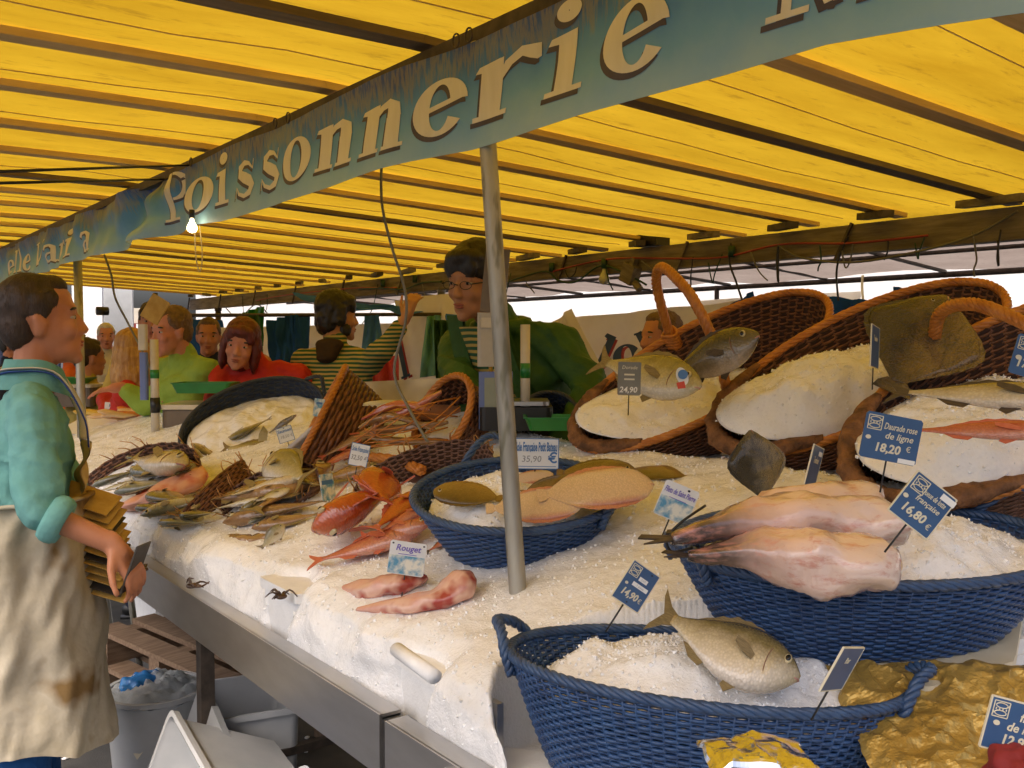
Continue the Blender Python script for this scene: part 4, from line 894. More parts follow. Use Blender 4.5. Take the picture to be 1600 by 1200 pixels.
# --- red fish
fish('big orange gurnard with a broad bony head', 'red', I(640, 778, .03), I(500, 850, .03), N_I, m_f_orange, finm=m_finr, roll=25, fat=1.75, bend=-.1)
fish('orange gurnard lying behind the biggest gurnard', 'red', I(612, 812, .05), I(592, 768, .06), N_I, m_f_orange, finm=m_finr, roll=40, fat=1.9)
fish('slim orange gurnard along the red brown basket', 'long', I(586, 838, .05), I(660, 778, .05), N_I, m_f_orange, finm=m_finr, roll=20, fat=1.2)
fish('pink red mullet with a yellow side stripe and forked tail', 'red', I(484, 890, .0), I(662, 838, .015), N_I, m_f_red, finm=m_finr, roll=14, fat=.82)
fish('red mullet whose round eye shows above the picture card', 'red', I(560, 846, .02), I(675, 826, .035), N_I, m_f_red, finm=m_finr, roll=10, fat=.9)
fish('red mullet squeezed against the round blue basket', 'red', I(620, 838, .03), I(705, 808, .04), N_I, m_f_red, finm=m_finr, roll=12, fat=.9)
fish('pale orange fillet-like gurnard above the mullets', 'red', I(585, 842, .04), I(680, 792, .05), N_I, m_f_red, finm=m_finr, roll=16, fat=.8)
fish('dark-tailed mullet under the round blue basket', 'red', I(665, 868, .0), I(718, 838, .01), N_I, m_f_red, finm=m_find, roll=12)
# --- flatfish in the round blue basket
nF = (MF.to_3x3() @ V((0, 0, 1)))
def onF(px, py, k=0.0):
    d = ray(px, py); p0 = MF.translation + nF * (0.012 + k); return CAM + d * ((p0 - CAM).dot(nF) / d.dot(nF))
nF2 = nF * .9 - FW * .30
fish('brown sole lying alone on the ice at the tube', 'sole', onF(785, 782, .01), onF(678, 768, .01), nF2, m_f_sole, name='flatfish', fat=1.15)
fish('pale sole belly up at the front rim of the round blue basket', 'sole', onF(760, 800, .01), onF(915, 785, .02), nF2, m_f_solew, m_f_solew, name='flatfish', bend=.06, fat=1.2)
fish('pale sole belly up lying on top of the pile', 'sole', onF(840, 778, .03), onF(1020, 758, .035), nF2, m_f_solew, m_f_solew, name='flatfish', bend=-.06, fat=1.25)
fish('brown sole tucked behind the pale soles', 'sole', onF(815, 772, .02), onF(905, 750, .025), nF2, m_f_sole, name='flatfish')
fish('long brown sole at the back of the round blue basket', 'sole', onF(870, 742, .03), onF(995, 740, .03), nF2, m_f_sole, name='flatfish', fat=1.2)
fish('sole with a pink edge under the white sole card', 'sole', onF(795, 752, .02), onF(865, 742, .02), nF2, m_f_solew, m_f_solew, name='flatfish')
fish('brown sole peeping out under the front rim', 'sole', onF(790, 808, .0), onF(900, 792, .0), nF2, m_f_sole, name='flatfish', fat=1.0)
fish('round brown flatfish lying on the open ice behind the round blue basket', 'turbot', I(1080, 748, .0), I(985, 735, .01), N_I, m_f_sole, m_f_sole, name='flatfish', fat=.66)
# --- grey turbot hanging under B
fish('grey mottled turbot hanging upright below the turbot basket', 'turbot', P(1196, 790, 1.93), P(1172, 672, 1.95), -FW + UP * .3, m_f_turb, m_f_turb, name='flatfish', roll=8, lift=False, fat=1.05)
# --- turbot in basket B
nB = (MB_.to_3x3() @ V((0, 0, 1)))
fish('big brown turbot propped up against the back of its basket', 'turbot', P(1392, 612, 2.02), P(1478, 462, 2.14), nB * .6 - FW * .5, m_f_turb2, m_f_turb2, name='flatfish', fat=1.12, lift=False)
# --- two bream in A
nA = (MA.to_3x3() @ V((0, 0, 1)))
A1 = fish('olive bream with a white cheek and a small round sticker', 'bream', P(930, 562, 2.45), P(1096, 604, 2.18), nA * .4 - FW * .6 + UP * .2, m_f_bream, roll=8, fat=1.0, lift=False)
A2 = fish('dark grey bream with a yellow brow lying behind the olive bream', 'bream', P(1030, 598, 2.42), P(1186, 522, 2.24), nA * .4 - FW * .6, m_f_grey, m_find, roll=-6, fat=1.12, lift=False)
def mark(px, py, f, poly, mat, label, cat='sticker', name='sticker', tilt=0):
    mb = MB(); mb.slab(poly, .0016); tag(obj(name, mb, mat, smooth=False, M=frame(P(px, py, f), (RT + UP * tilt), -FW + UP * .25)), label, cat)
circ = lambda r, k=1.0: [(r * math.cos(2 * PI * i / 18) * k, r * math.sin(2 * PI * i / 18)) for i in range(18)]
mark(1066, 588, 2.165, [(x * .62, y) for x, y in circ(.021)], m_tagw, 'small oval white sticker on the cheek of the olive bream', tilt=.3)
mark(1067, 585, 2.162, [(x * .62, y * .6) for x, y in circ(.018)], m_inkb, 'blue mark on the oval white sticker of the olive bream', tilt=.3)
mark(1064, 602, 2.160, [(-.009, -.006), (.008, -.009), (.010, .007), (-.008, .008)], M('red_sticker', (.55, .05, .02), rough=.4), 'small red sticker below the oval sticker on the olive bream', tilt=.3)
# --- C
nC = (MC.to_3x3() @ V((0, 0, 1)))
fish('long silver fish with a forked grey tail in the near wicker basket', 'bass', P(1385, 612, 1.60), P(1712, 622, 1.42), nC * .5 - FW * .4 + UP * .4, m_f_white, m_find, roll=5, fat=.85, lift=False)
fish('red bream lying in front of the long silver fish', 'bass', P(1405, 672, 1.52), P(1690, 672, 1.36), nC * .5 - FW * .4 + UP * .4, m_f_red, m_finr, roll=14, fat=.62, lift=False)
# --- bream in E
nE = (ME.to_3x3() @ V((0, 0, 1)))
def onZ(px, py, z): return atZ(px, py, z)
fish('whole pale bream with its tail up on ice in the long blue basket', 'bream', onZ(1022, 955, 1.155), onZ(1248, 1064, 1.082), (-.35, -.65, .68), m_f_white, m_fin, roll=-6, bend=.10, fat=1.48, lift=False)

# --- monkfish tails: thick skinned tails, dark at the thin end
def monk(label, pts, rad, seed):
    pts = [V(p) for p in pts]; c = spline(pts, 34); Ls = (c[-1] - c[0]).length; x = (c[-1] - c[0]).normalized(); Mx = frame((c[0] + c[-1]) / 2, x, V_up); inv = Mx.inverted()
    rr = [lerp1(i / 33, rad) for i in range(34)]; loc = [inv @ p for p in c]; rs = []
    for i, p in enumerate(loc):
        ring = []
        for k in range(20):
            a = 2 * PI * k / 20; n_ = 1 + .34 * noise.noise(V((i * .16, math.cos(a) * 1.1, math.sin(a) * 1.1 + seed))) + .14 * noise.noise(V((i * .55, math.cos(a) * 2, math.sin(a) * 2 + seed)))
            if abs(a - PI / 2) < .35: n_ *= .90
            ring.append(V((p.x, p.y + math.cos(a) * rr[i] * n_, p.z + math.sin(a) * rr[i] * n_ * .88)) / Ls)
        rs.append(ring)
    mb = MB(); mb.rings(rs); t = thing('monkfish_tail', label, 'fish', M=Mx @ Matrix.Diagonal((Ls, Ls, Ls, 1)))
    obj('body', mb, m_monk, t)
    p = loc[0] / Ls; mb = MB(); mb.slab([(p.x + .05, .008), (p.x - .02, .018), (p.x - .11, .030), (p.x - .13, .012), (p.x - .05, 0), (p.x - .12, -.02), (p.x - .02, -.014), (p.x + .05, -.008)], .008, Matrix.Translation((0, p.y, p.z)) @ Matrix.Rotation(.5, 4, 'X')); obj('tail_fin', mb, m_find, t, smooth=False)
    e = loc[-1] / Ls; mb = MB(); mb.ell(e + V((.006, 0, .004)), (.022, rr[-1] / Ls * .45, rr[-1] / Ls * .45)); obj('bone', mb, m_fillet, t)
    return t
nD = (MD.to_3x3() @ V((0, 0, 1)))
def onD(px, py, k=0.0):
    d = ray(px, py); p0 = MD.translation + nD * k; return CAM + d * ((p0 - CAM).dot(nD) / d.dot(nD))
monk('monkfish tail at the front of the wide blue basket', [onD(1075, 868, 0.042), onD(1180, 864, 0.044), onD(1280, 876, 0.046), onD(1400, 884, 0.042)], [(0, 0.0083), (.2, 0.0193), (.36, 0.0414), (.6, 0.0497), (.9, 0.0455), (1, 0.0276)], 1)
monk('monkfish tail in the middle with its tail fin over the basket rim', [onD(1050, 842, 0.067), onD(1170, 815, 0.072), onD(1300, 812, 0.067), onD(1412, 822, 0.062)], [(0, 0.0097), (.2, 0.0221), (.38, 0.0442), (.7, 0.0497), (.92, 0.0414), (1, 0.0248)], 4)
monk('monkfish tail at the back under the blue price card', [onD(1085, 830, 0.057), onD(1190, 800, 0.062), onD(1280, 790, 0.067), onD(1362, 778, 0.062)], [(0, 0.0097), (.25, 0.0207), (.45, 0.0386), (.75, 0.0442), (.92, 0.0414), (1, 0.0248)], 9)
mb = MB(); mb.tube(spline([P(1102, 790, 1.45), P(1062, 818, 1.42), P(1042, 842, 1.42), P(1050, 862, 1.42), P(1082, 856, 1.42)], 24), .0022, 6); tag(obj('loose_wire', mb, m_black), 'bent dark wire sticking out below the picture card at the wide blue basket', 'wire')

# --- raw pieces on the ice
def lump(name, label, cat, pts, rad, mat, seed=0, flat=.55, n=30, amp=.35):
    c = spline([V(p) for p in pts], n); b = c[n // 2]; rs = []
    for i, p in enumerate(c):
        t = (c[min(i + 1, n - 1)] - c[max(i - 1, 0)]).normalized(); s_ = t.cross(N_I).normalized(); r = lerp1(i / (n - 1), rad); ring = []
        for k in range(16):
            a = 2 * PI * k / 16; q = 1 + amp * noise.noise(V((i * .22, math.cos(a) * 1.5, math.sin(a) * 1.5 + seed)))
            ring.append(p - b + s_ * math.cos(a) * r * q + N_I * math.sin(a) * r * q * flat)
        rs.append(ring)
    mb = MB(); mb.rings(rs); o = obj(name, mb, mat); o.location = b; tag(o, label, cat); return o
lump('fish_piece', 'raw pink fish collar below the picture card', 'fish piece', [I(536, 918, .0), I(580, 918, .012), I(625, 910, .016), I(668, 902, .008)], [(0, .008), (.25, .030), (.6, .037), (.85, .026), (1, .006)], m_flesh, 3)
lump('fish_piece', 'long raw pink fish collar with a bloody end', 'fish piece', [I(558, 952, .0), I(625, 946, .01), I(690, 932, .014), I(738, 900, .03)], [(0, .005), (.3, .021), (.65, .031), (.85, .042), (1, .018)], m_flesh, 8, flat=.7)
lump('skate_wing', 'crumpled pink skate wing on the ice', 'fish piece', [I(160, 792, .0), I(205, 788, .012), I(250, 772, .03), I(320, 738, .05)], [(0, .006), (.25, .03), (.6, .075), (.85, .085), (1, .04)], m_flesh2, 5, flat=.42, amp=.6)
lump('fish_piece', 'red strip of raw fish beside the pink skate wing', 'fish piece', [I(200, 785, .02), I(222, 772, .035), I(240, 762, .04)], [(0, .008), (.5, .02), (1, .01)], M('red_flesh', (0.55, 0.07, 0.035), (0.62, 0.14, 0.07), rough=.25), 2, flat=.5)
lump('fish_piece', 'brown shrivelled fish scrap on the ice below the lings', 'fish piece', [I(350, 838, .0), I(385, 842, .005), I(425, 836, .0)], [(0, .008), (.5, .022), (1, .008)], m_f_brown, 6, flat=.5, amp=.7)
lump('fish_piece', 'grey brown fish belly at the foot of the flatfish', 'fish piece', [I(700, 868, .0), I(725, 862, .008), I(752, 850, .0)], [(0, .006), (.5, .012), (1, .005)], m_weed, 6)
def scrap(label, px, py, s=1.0, n=9, seed=0):
    r = random.Random(seed); o = I(px, py, .004); mb = MB()
    for k in range(n):
        a = r.uniform(0, 6.28); L = r.uniform(.012, .038) * s; d = V((math.cos(a), math.sin(a), 0)); q = V((-d.y, d.x, 0)) * L * r.uniform(-.4, .4)
        mb.tube(spline([V((0, 0, .002)), d * L * .5 + q + V((0, 0, r.uniform(.002, .02) * s)), d * L + V((0, 0, r.uniform(0, .012) * s))], 7), [.003 * s, .0028 * s, .0025 * s, .0022 * s, .002 * s, .0016 * s, .001 * s], 5)
    mb.ell((0, 0, .004 * s), (.013 * s, .009 * s, .006 * s)); ob = obj('seaweed_scrap', mb, m_weed); ob.location = o; tag(ob, label, 'seaweed')
scrap('dark seaweed scrap on the white foam box lid', 440, 935, 1.0, 9, 4); scrap('brown seaweed scrap at the steel channel by the hand of the man in teal', 300, 918, 1.1, 8, 2); scrap('brown scrap on the ice edge beside the man in teal', 225, 892, .9, 6, 8)
# bundle of langoustines / cane strands between the baskets
r2 = random.Random(5)
for k, (a, b, c_) in enumerate([((560, 668), (610, 650), (680, 672)), ((565, 655), (620, 632), (672, 640)), ((570, 675), (630, 668), (700, 660)), ((600, 650), (640, 640), (690, 612)), ((575, 684), (640, 690), (700, 688))]):
    lump('langoustine', 'orange red langoustine heaped between the two honey brown baskets', 'langoustine', [P(*a, 2.95), P(*b, 2.92), P(*c_, 2.9)], [(0, .004), (.3, .016), (.8, .015), (1, .006)], (m_f_brown, m_f_red)[k % 2], k, flat=.7)['group'] = 'langoustines between the baskets'
mb = MB()
for k in range(9):
    a = P(560 + r2.uniform(-8, 20), 690 + r2.uniform(-25, 12), 2.86); b = P(630 + r2.uniform(-20, 30), 650 + r2.uniform(-20, 40), 2.84); c_ = P(700 + r2.uniform(-30, 25), 640 + r2.uniform(-30, 55), 2.9)
    mb.tube(spline([a, b, c_], 9), .0022, 4)
tag(obj('cane_strands', mb, m_wick), 'loose orange cane strands over the langoustines', 'cane', kind='stuff')
mb = MB(); c0 = I(575, 715, .05); c1 = I(660, 735, .03)
twisted(mb, spline([c0, (c0 + c1) / 2 + V((0, 0, .01)), c1], 20), .016, 5, 1.5); tag(obj('cane_loop', mb, m_wick), 'thick loose cane handle lying beside the white sole card', 'basket handle')
# ================================================================== price cards
def stamp(parent, s, x, y, size, mat, shear=.15, bold=0.0, z=.0013, name='lettering', sx=1.0):
    me = text_mesh(s, size, shear, .0002, bold)
    if len(me.materials) == 0: me.materials.append(mat)
    o = bpy.data.objects.new(name, me); COL.objects.link(o); o.parent = parent; o.location = (x, y, z); o.scale = (sx, 1, 1); return o
def card(label, tl, tr, bl, f, mat, items=(), dfr=0.0, dfb=0.0, pic=False, spike=True, edge=None, fish_mark=False, corner=True, group=None):
    A = P(*tl, f); B = P(*tr, f + dfr); C = P(*bl, f + dfb)
    x = (B - A); w = x.length; x.normalize(); yv = (A - C); yv = (yv - x * yv.dot(x)); h = yv.length; yv.normalize(); z = x.cross(yv)
    Mx = Matrix((x, yv, z)).transposed().to_4x4(); Mx.translation = A + x * w / 2 - yv * h / 2
    t = thing('price_card', label, 'price card', M=Mx, group=group)
    c = min(w, h) * .05; poly = [(-w / 2 + c, -h / 2), (w / 2 - c, -h / 2), (w / 2, -h / 2 + c), (w / 2, h / 2 - c), (w / 2 - c, h / 2), (-w / 2 + c, h / 2), (-w / 2, h / 2 - c), (-w / 2, -h / 2 + c)]
    mb = MB(); mb.slab(poly, .0018); obj('board', mb, mat, t, smooth=False)
    if edge:
        mb = MB(); k = .0016
        for (cx, cy, sx, sy) in ((0, h / 2, w, k), (0, -h / 2, w, k), (w / 2, 0, k, h), (-w / 2, 0, k, h)): mb.box((cx, cy, 0), (sx, sy, .0026))
        obj('border', mb, edge, t, smooth=False)
    if pic:
        mb = MB(); mb.box((0, -h * .2, .0012), (w * .96, h * .55, .0006)); obj('picture', mb, m_tagp, t, smooth=False)
    if fish_mark:                                                   # small square emblem of two fish in the corner
        e = min(w, h) * .30; ex, ey = -w / 2 + e * .72, h / 2 - e * .72; mb = MB()
        for (cx, cy, sx, sy) in ((0, e / 2, e, e * .06), (0, -e / 2, e, e * .06), (e / 2, 0, e * .06, e), (-e / 2, 0, e * .06, e)): mb.box((ex + cx, ey + cy, .0013), (sx, sy, .0006))
        for dy, fl in ((e * .24, 1), (-e * .24, -1)):
            mb.tube([V((ex + .38 * e * math.cos(a), ey + dy + .16 * e * math.sin(a), .0014)) for a in [2 * PI * k / 14 for k in range(14)]], e * .035, 4, closed=True)
            mb.slab([(ex + fl * .38 * e, ey + dy), (ex + fl * .48 * e, ey + dy + .12 * e), (ex + fl * .48 * e, ey + dy - .12 * e)], .0005, Matrix.Translation((0, 0, .0013)))
        for k in range(4): mb.box((ex + (k - 1.5) * e * .22, ey, .0013), (e * .06, e * .14, .0005))
        obj('emblem', mb, m_inkw, t, smooth=False)
    for it in items:
        if it[0] == 'patch':
            _, px, py, sx, sy, mt = it; mb = MB(); mb.box((px * w, py * h, .0013), (sx * w, sy * h, .0006)); obj('sticker', mb, mt, t, smooth=False)
        elif it[0] == 'dot':
            _, px, py, r_, mt = it; mb = MB(); mb.slab([(px * w + r_ * h * 1.3 * math.cos(2 * PI * k / 16), py * h + r_ * h * math.sin(2 * PI * k / 16)) for k in range(16)], .0006, Matrix.Translation((0, 0, .0013))); obj('sticker', mb, mt, t, smooth=False)
        else:
            s, px, py, sz, mt, shx, bo = it
            me = text_mesh(s, 1.0, shx, .0002, bo); ww = max(v.co.x for v in me.vertices) - min(v.co.x for v in me.vertices)
            lim = .58 if (fish_mark and py > 0) else .9; size = sz * h; me2 = text_mesh(s, size, shx, .0002, bo * size)
            k = min(1.0, lim * w / (ww * size))
            if len(me2.materials) == 0: me2.materials.append(mt)
            o = bpy.data.objects.new('lettering', me2); COL.objects.link(o); o.parent = t; o.location = (px * w, py * h, .0014); o.scale = (k, 1, 1)
    if spike:
        mb = MB(); mb.tube([V((0, -h / 2 + h * .1, -.0022)), V((0, -h / 2 - .045, -.0022))], .0014, 5); obj('spike', mb, m_black, t)
    return t
B_, S_ = 0.0, .018
card('white card reading daurade royale on the round brown basket', (246, 705), (281, 712), (241, 726), 3.40, m_tagw, [('Daurade Royale', 0, .22, .36, m_inkb, .1, .02), ('· · 9,80 €', 0, -.25, .26, m_inkg, .1, 0)])
card('white salmon card standing before the navy basket', (431, 671), (454, 664), (432, 695), 3.45, m_tagw, [('Saumon', 0, .25, .30, m_inkb, .1, .02), ('18,50 €', .05, -.15, .28, m_inkg, .1, 0), ('dot', 0, .43, .03, m_black)], edge=m_inkb)
card('white sole card leaning above the long red-brown fish', (551, 691), (579, 697), (544, 725), 2.72, m_tagw, [('Sole Française', 0, .25, .30, m_inkb, .1, .02), ('32,50 €', .02, -.14, .30, m_inkg, .1, .01)], edge=m_inkb)
card('bluish grey card seen at an angle beside the tan lings', (498, 742), (519, 739), (507, 783), 2.58, m_tagp, [('patch', 0, .18, .8, .16, m_inkb)], dfr=.05)
card('picture card of fish reading filet maigre under the red mullets', (611, 843), (668, 851), (594, 893), 1.98, m_tagw, [('Rouget', 0, .30, .26, m_inkv, .2, .02), ('patch', 0, .12, .5, .018, m_inkv), ('dot', -.42, .42, .025, m_black), ('dot', .42, .42, .025, m_black)], pic=True)
card('wide white card reading sole fraîche petit bateau with a euro sign', (800, 685), (873, 686), (800, 732), 2.12, m_tagw, [('Sole Française Petit Bateau', .02, .22, .42, m_inkb, .1, .03), ('35,90', -.08, -.18, .30, m_inkg, .1, 0), ('€', .38, -.15, .48, m_inkb, 0, .02), ('patch', 0, -.42, .9, .02, m_inkb)], edge=m_inkb)
card('picture card reading filets de saint pierre behind the loose wire', (1042, 748), (1094, 770), (1030, 805), 1.72, m_tagw, [('Filets de Saint Pierre', 0, .26, .22, m_inkv, .2, .02), ('patch', 0, .08, .5, .018, m_inkv), ('dot', .2, .42, .03, m_black)], pic=True)
card('blue card stuck in the ice beside the tail of the pale bream', (991, 874), (1031, 902), (969, 940), 1.32, m_tagb, [('patch', .10, .20, .30, .10, m_chalk), ('patch', .12, .03, .55, .10, m_chalk), ('BAR', .10, .20, .085, m_inkg, 0, 0), ('1 pièce', .12, .03, .085, m_inkg, 0, 0), ('14,90', -.06, -.24, .24, m_inkw, .15, .03), ('€', .34, -.26, .16, m_inkw, 0, 0), ('dot', -.33, -.04, .035, m_inkw), ('dot', .0, -.42, .018, m_black), ('dot', .25, .42, .018, m_black)], dfr=.02, edge=m_inkw, fish_mark=True)
card('blue card reading daurade rose de ligne in the near wicker basket', (1355, 641), (1443, 658), (1341, 712), 1.36, m_tagb, [('Daurade rose', .13, .24, .20, m_inkw, .2, .01), ('de ligne', .13, .04, .20, m_inkw, .2, .01), ('18,20', -.04, -.24, .26, m_inkw, .1, .03), ('€', .33, -.18, .17, m_inkw, 0, 0), ('dot', -.40, -.05, .045, m_inkw), ('patch', .33, -.44, .30, .10, m_chalk)], fish_mark=True)
card('blue card reading queue de lotte française stuck in the monkfish tails', (1435, 735), (1495, 782), (1380, 790), 1.22, m_tagb, [('Queue de lotte', .10, .24, .17, m_inkw, .2, .01), ('française', .08, .06, .17, m_inkw, .2, .01), ('16,80', -.06, -.24, .26, m_inkw, .1, .03), ('€', .36, -.30, .17, m_inkw, 0, 0), ('dot', -.40, -.05, .045, m_inkw), ('patch', .36, .38, .34, .13, m_chalk)], edge=m_inkw, fish_mark=True)
card('dark blue card turned almost edge-on beside the grey turbot', (1272, 694), (1287, 702), (1254, 768), 1.70, m_tagb, [('Turbot', 0, .2, .2, m_inkw, .1, 0), ('patch', .25, .36, .3, .1, m_chalk)], dfr=.09, edge=m_inkw)
card('grey card over the tail of the olive bream', (966, 565), (1002, 566), (958, 617), 2.18, m_tagg, [('Dorade', 0, .33, .15, m_inkw, .2, 0), ('patch', 0, .12, .45, .05, m_inkw), ('patch', 0, -.02, .45, .05, m_inkw), ('24,90', -.04, -.34, .24, m_chalk, .15, .02)])
card('dark card seen edge-on in the ice before the brown turbot', (1362, 506), (1374, 514), (1360, 572), 1.92, m_tagb, [('Turbot', 0, .2, .2, m_inkw, .1, 0)], dfr=.09, edge=m_inkw)
card('blue card leaning on the side of the near wicker basket', (1592, 520), (1660, 540), (1571, 580), 1.62, m_tagb, [('17,50', -.1, -.2, .3, m_inkw, .1, .03), ('dot', -.36, -.08, .06, m_inkw)], fish_mark=True)
card('blue card standing on the gold foil', (1551, 1086), (1660, 1115), (1541, 1168), 0.97, m_tagb, [('filets', .10, .22, .24, m_inkw, .2, .02), ('de merlan', .14, .0, .24, m_inkw, .2, .02), ('12,90', -.04, -.26, .26, m_inkw, .1, .03), ('dot', -.36, .02, .05, m_inkw)], edge=m_inkw, fish_mark=True)
card('blue card seen edge-on beside the head of the bream in the long blue basket', (1318, 1012), (1350, 1012), (1276, 1080), 1.14, m_tagb, [('Bar', 0, .2, .2, m_inkw, .1, 0)], dfr=.055, edge=m_inkw)
card('small pale card inside the tipped honey brown basket', (492, 622), (508, 624), (488, 650), 3.35, m_tagp, [('patch', 0, .25, .6, .12, m_inkb)], spike=True)
card('white card on the fillets beyond the round brown basket', (164, 628), (192, 630), (166, 646), 5.4, m_tagw, [('Filets', 0, .2, .4, m_inkb, .1, .02)])
card('pale card on the orange salmon fillets', (232, 660), (243, 657), (239, 680), 5.0, m_tagp, [('patch', 0, .2, .6, .12, m_inkb)])
card('small blue-lettered card on the green tray of fillets', (213, 645), (226, 644), (212, 656), 5.2, m_tagw, [('patch', 0, .2, .6, .12, m_inkb)])
card('white card behind the salmon fillets by the scale', (230, 640), (247, 640), (231, 655), 5.3, m_tagw, [('patch', 0, .2, .6, .12, m_inkb)])
# small stickers on the olive bream
mark(990 + 0, 0, 1, circ(.01), m_tagw, 'x') if False else None

# ================================================================== painted banner with the shop's name
BX = 1.085
def ban(px, py): return atX(px, py, BX)
class Glyph:
    """outline pieces of broad serif letters, x 0..1, y 0..1 = x-height"""
    def __init__(s): s.p = []
    def quad(s, *pts): s.p.append(list(pts)); return s
    def stroke(s, pts, ws):
        l, r_ = [], []
        n = len(pts)
        for i, (x, y) in enumerate(pts):
            a = pts[max(i - 1, 0)]; b = pts[min(i + 1, n - 1)]; dx, dy = b[0] - a[0], b[1] - a[1]; L = math.hypot(dx, dy) or 1; nx, ny = -dy / L, dx / L; w = ws[i] / 2
            l.append((x + nx * w, y + ny * w)); r_.append((x - nx * w, y - ny * w))
        for i in range(n - 1): s.p.append([l[i], r_[i], r_[i + 1], l[i + 1]])
        return s
    def ring(s, cx, cy, rx, ry, ix, iy, a0=0, a1=360, n=36, tilt=0):
        pts = []
        for i in range(n + 1):
            a = R(a0 + (a1 - a0) * i / n); pts.append(((cx + rx * math.cos(a), cy + ry * math.sin(a)), (cx + ix * math.cos(a + tilt), cy + iy * math.sin(a + tilt))))
        for i in range(n): s.p.append([pts[i][0], pts[i][1], pts[i + 1][1], pts[i + 1][0]])
        return s
def glyph(c):
    g = Glyph()
    if c == 'o': g.ring(.5, .5, .52, .53, .20, .45, tilt=.22)
    elif c == 'e': g.ring(.5, .5, .52, .53, .20, .43, 4, 322, tilt=.16); g.quad((.20, .44), (.96, .56), (.98, .66), (.20, .54))
    elif c == 'n':
        g.quad((.10, .05), (.42, .05), (.42, 1.0), (.10, .93)); g.quad((.0, 0), (.48, 0), (.48, .08), (.0, .08)); g.quad((-.02, .88), (.14, .85), (.38, 1.0), (.02, .96))
        g.stroke([(.36, .74), (.48, .90), (.64, .95), (.76, .84), (.78, .62)], [.06, .14, .18, .29, .32]); g.quad((.61, .05), (.93, .05), (.93, .66), (.61, .66)); g.quad((.56, 0), (1.02, 0), (1.02, .08), (.56, .08))
    elif c == 'i':
        g.quad((.26, .05), (.72, .05), (.72, 1.0), (.26, .93)); g.quad((.02, 0), (.96, 0), (.96, .09), (.02, .09)); g.quad((.0, .86), (.3, .84), (.72, 1.0), (.08, .96)); g.ring(.5, 1.32, .30, .17, .01, .01)
    elif c == 'l':
        g.quad((.26, .05), (.72, .05), (.72, 1.5), (.26, 1.45)); g.quad((.02, 0), (.96, 0), (.96, .09), (.02, .09)); g.quad((.0, 1.38), (.3, 1.36), (.72, 1.5), (.08, 1.47))
    elif c == 'r':
        g.quad((.08, .05), (.44, .05), (.44, 1.0), (.08, .93)); g.quad((-.02, 0), (.55, 0), (.55, .09), (-.02, .09)); g.quad((-.02, .86), (.14, .84), (.40, 1.0), (.04, .96))
        g.stroke([(.38, .62), (.52, .86), (.72, .97), (.92, .90), (.98, .76)], [.08, .15, .17, .24, .06])
    elif c == 's':
        g.stroke([(.90, .98), (.86, .74), (.66, .90), (.42, .95), (.22, .84), (.22, .66), (.46, .54), (.70, .43), (.84, .28), (.74, .10), (.48, .03), (.22, .12), (.10, .30), (.06, .02)], [.03, .08, .10, .16, .24, .26, .30, .30, .26, .20, .12, .10, .09, .03])
    elif c == 'a':
        g.stroke([(.16, .74), (.28, .93), (.52, .97), (.70, .84), (.72, .55), (.72, .12), (.88, .04), (1.0, .1)], [.18, .16, .14, .24, .26, .26, .14, .04]); g.stroke([(.72, .58), (.42, .50), (.20, .34), (.24, .10), (.48, .06), (.70, .2)], [.08, .12, .22, .22, .12, .05])
    elif c == 'P':
        g.quad((.14, .05), (.40, .05), (.40, 1.5), (.14, 1.5)); g.quad((.0, 0), (.56, 0), (.56, .08), (.0, .08)); g.quad((.0, 1.42), (.2, 1.42), (.2, 1.5), (.0, 1.5)); g.ring(.42, 1.07, .55, .44, .28, .36, -90, 90)
    elif c == 'M':
        g.quad((.06, .05), (.14, .05), (.14, 1.5), (.06, 1.5)); g.quad((-.06, 0), (.28, 0), (.28, .08), (-.06, .08)); g.stroke([(.10, 1.5), (.48, .05)], [.24, .18]); g.stroke([(.48, .03), (.86, 1.5)], [.05, .08]); g.quad((.76, .05), (1.0, .05), (1.0, 1.5), (.76, 1.5)); g.quad((.66, 0), (1.1, 0), (1.1, .08), (.66, .08))
    elif c == 'V':
        g.stroke([(.12, 1.4), (.45, .03)], [.26, .20]); g.stroke([(.45, .03), (.86, 1.4)], [.06, .08]); g.quad((-.06, 1.32), (.36, 1.32), (.36, 1.4), (-.06, 1.4)); g.quad((.68, 1.32), (1.0, 1.32), (1.0, 1.4), (.68, 1.4))
    elif c == 'd':
        g.ring(.42, .46, .42, .48, .18, .40); g.quad((.66, .05), (.9, .05), (.9, 1.5), (.66, 1.45)); g.quad((.66, 0), (1.02, 0), (1.02, .08), (.66, .08))
    return g
XH = 0.106; ZB = 1.984
def letter_mesh(c, y_left, y_right, zb, xh, slope=0.0, dy=0.0, dz=0.0, x0=BX - .0035, shear=.10, wave=None):
    g = glyph(c); w = y_left - y_right; mb = MB(); k = 0
    pieces = []
    for poly in g.p:                                             # cut long pieces so that they follow the folds of the cloth
        if len(poly) == 4:
            a, b, c_, d = [V((*q, 0)) for q in poly]; nn = max(1, int(max((b - a).length, (c_ - d).length, (d - a).length, (c_ - b).length) / .12))
            for i in range(nn):
                for j in range(nn):
                    f_ = lambda u, v: ((a * (1 - u) + b * u) * (1 - v) + (d * (1 - u) + c_ * u) * v).to_2d()
                    pieces.append([f_(i / nn, j / nn), f_((i + 1) / nn, j / nn), f_((i + 1) / nn, (j + 1) / nn), f_(i / nn, (j + 1) / nn)])
        else: pieces.append(poly)
    for poly in pieces:
        vs = []
        for (gx, gy) in poly:
            y = y_left - (gx + shear * (gy - .5)) * w + dy; z = zb + gy * xh + dz
            xx = x0 - k * .000001 + (wave(y, z) if wave else 0)
            vs.append((xx, y, z))
        mb.add(vs, [tuple(range(len(vs)))]); k += 1
    return mb
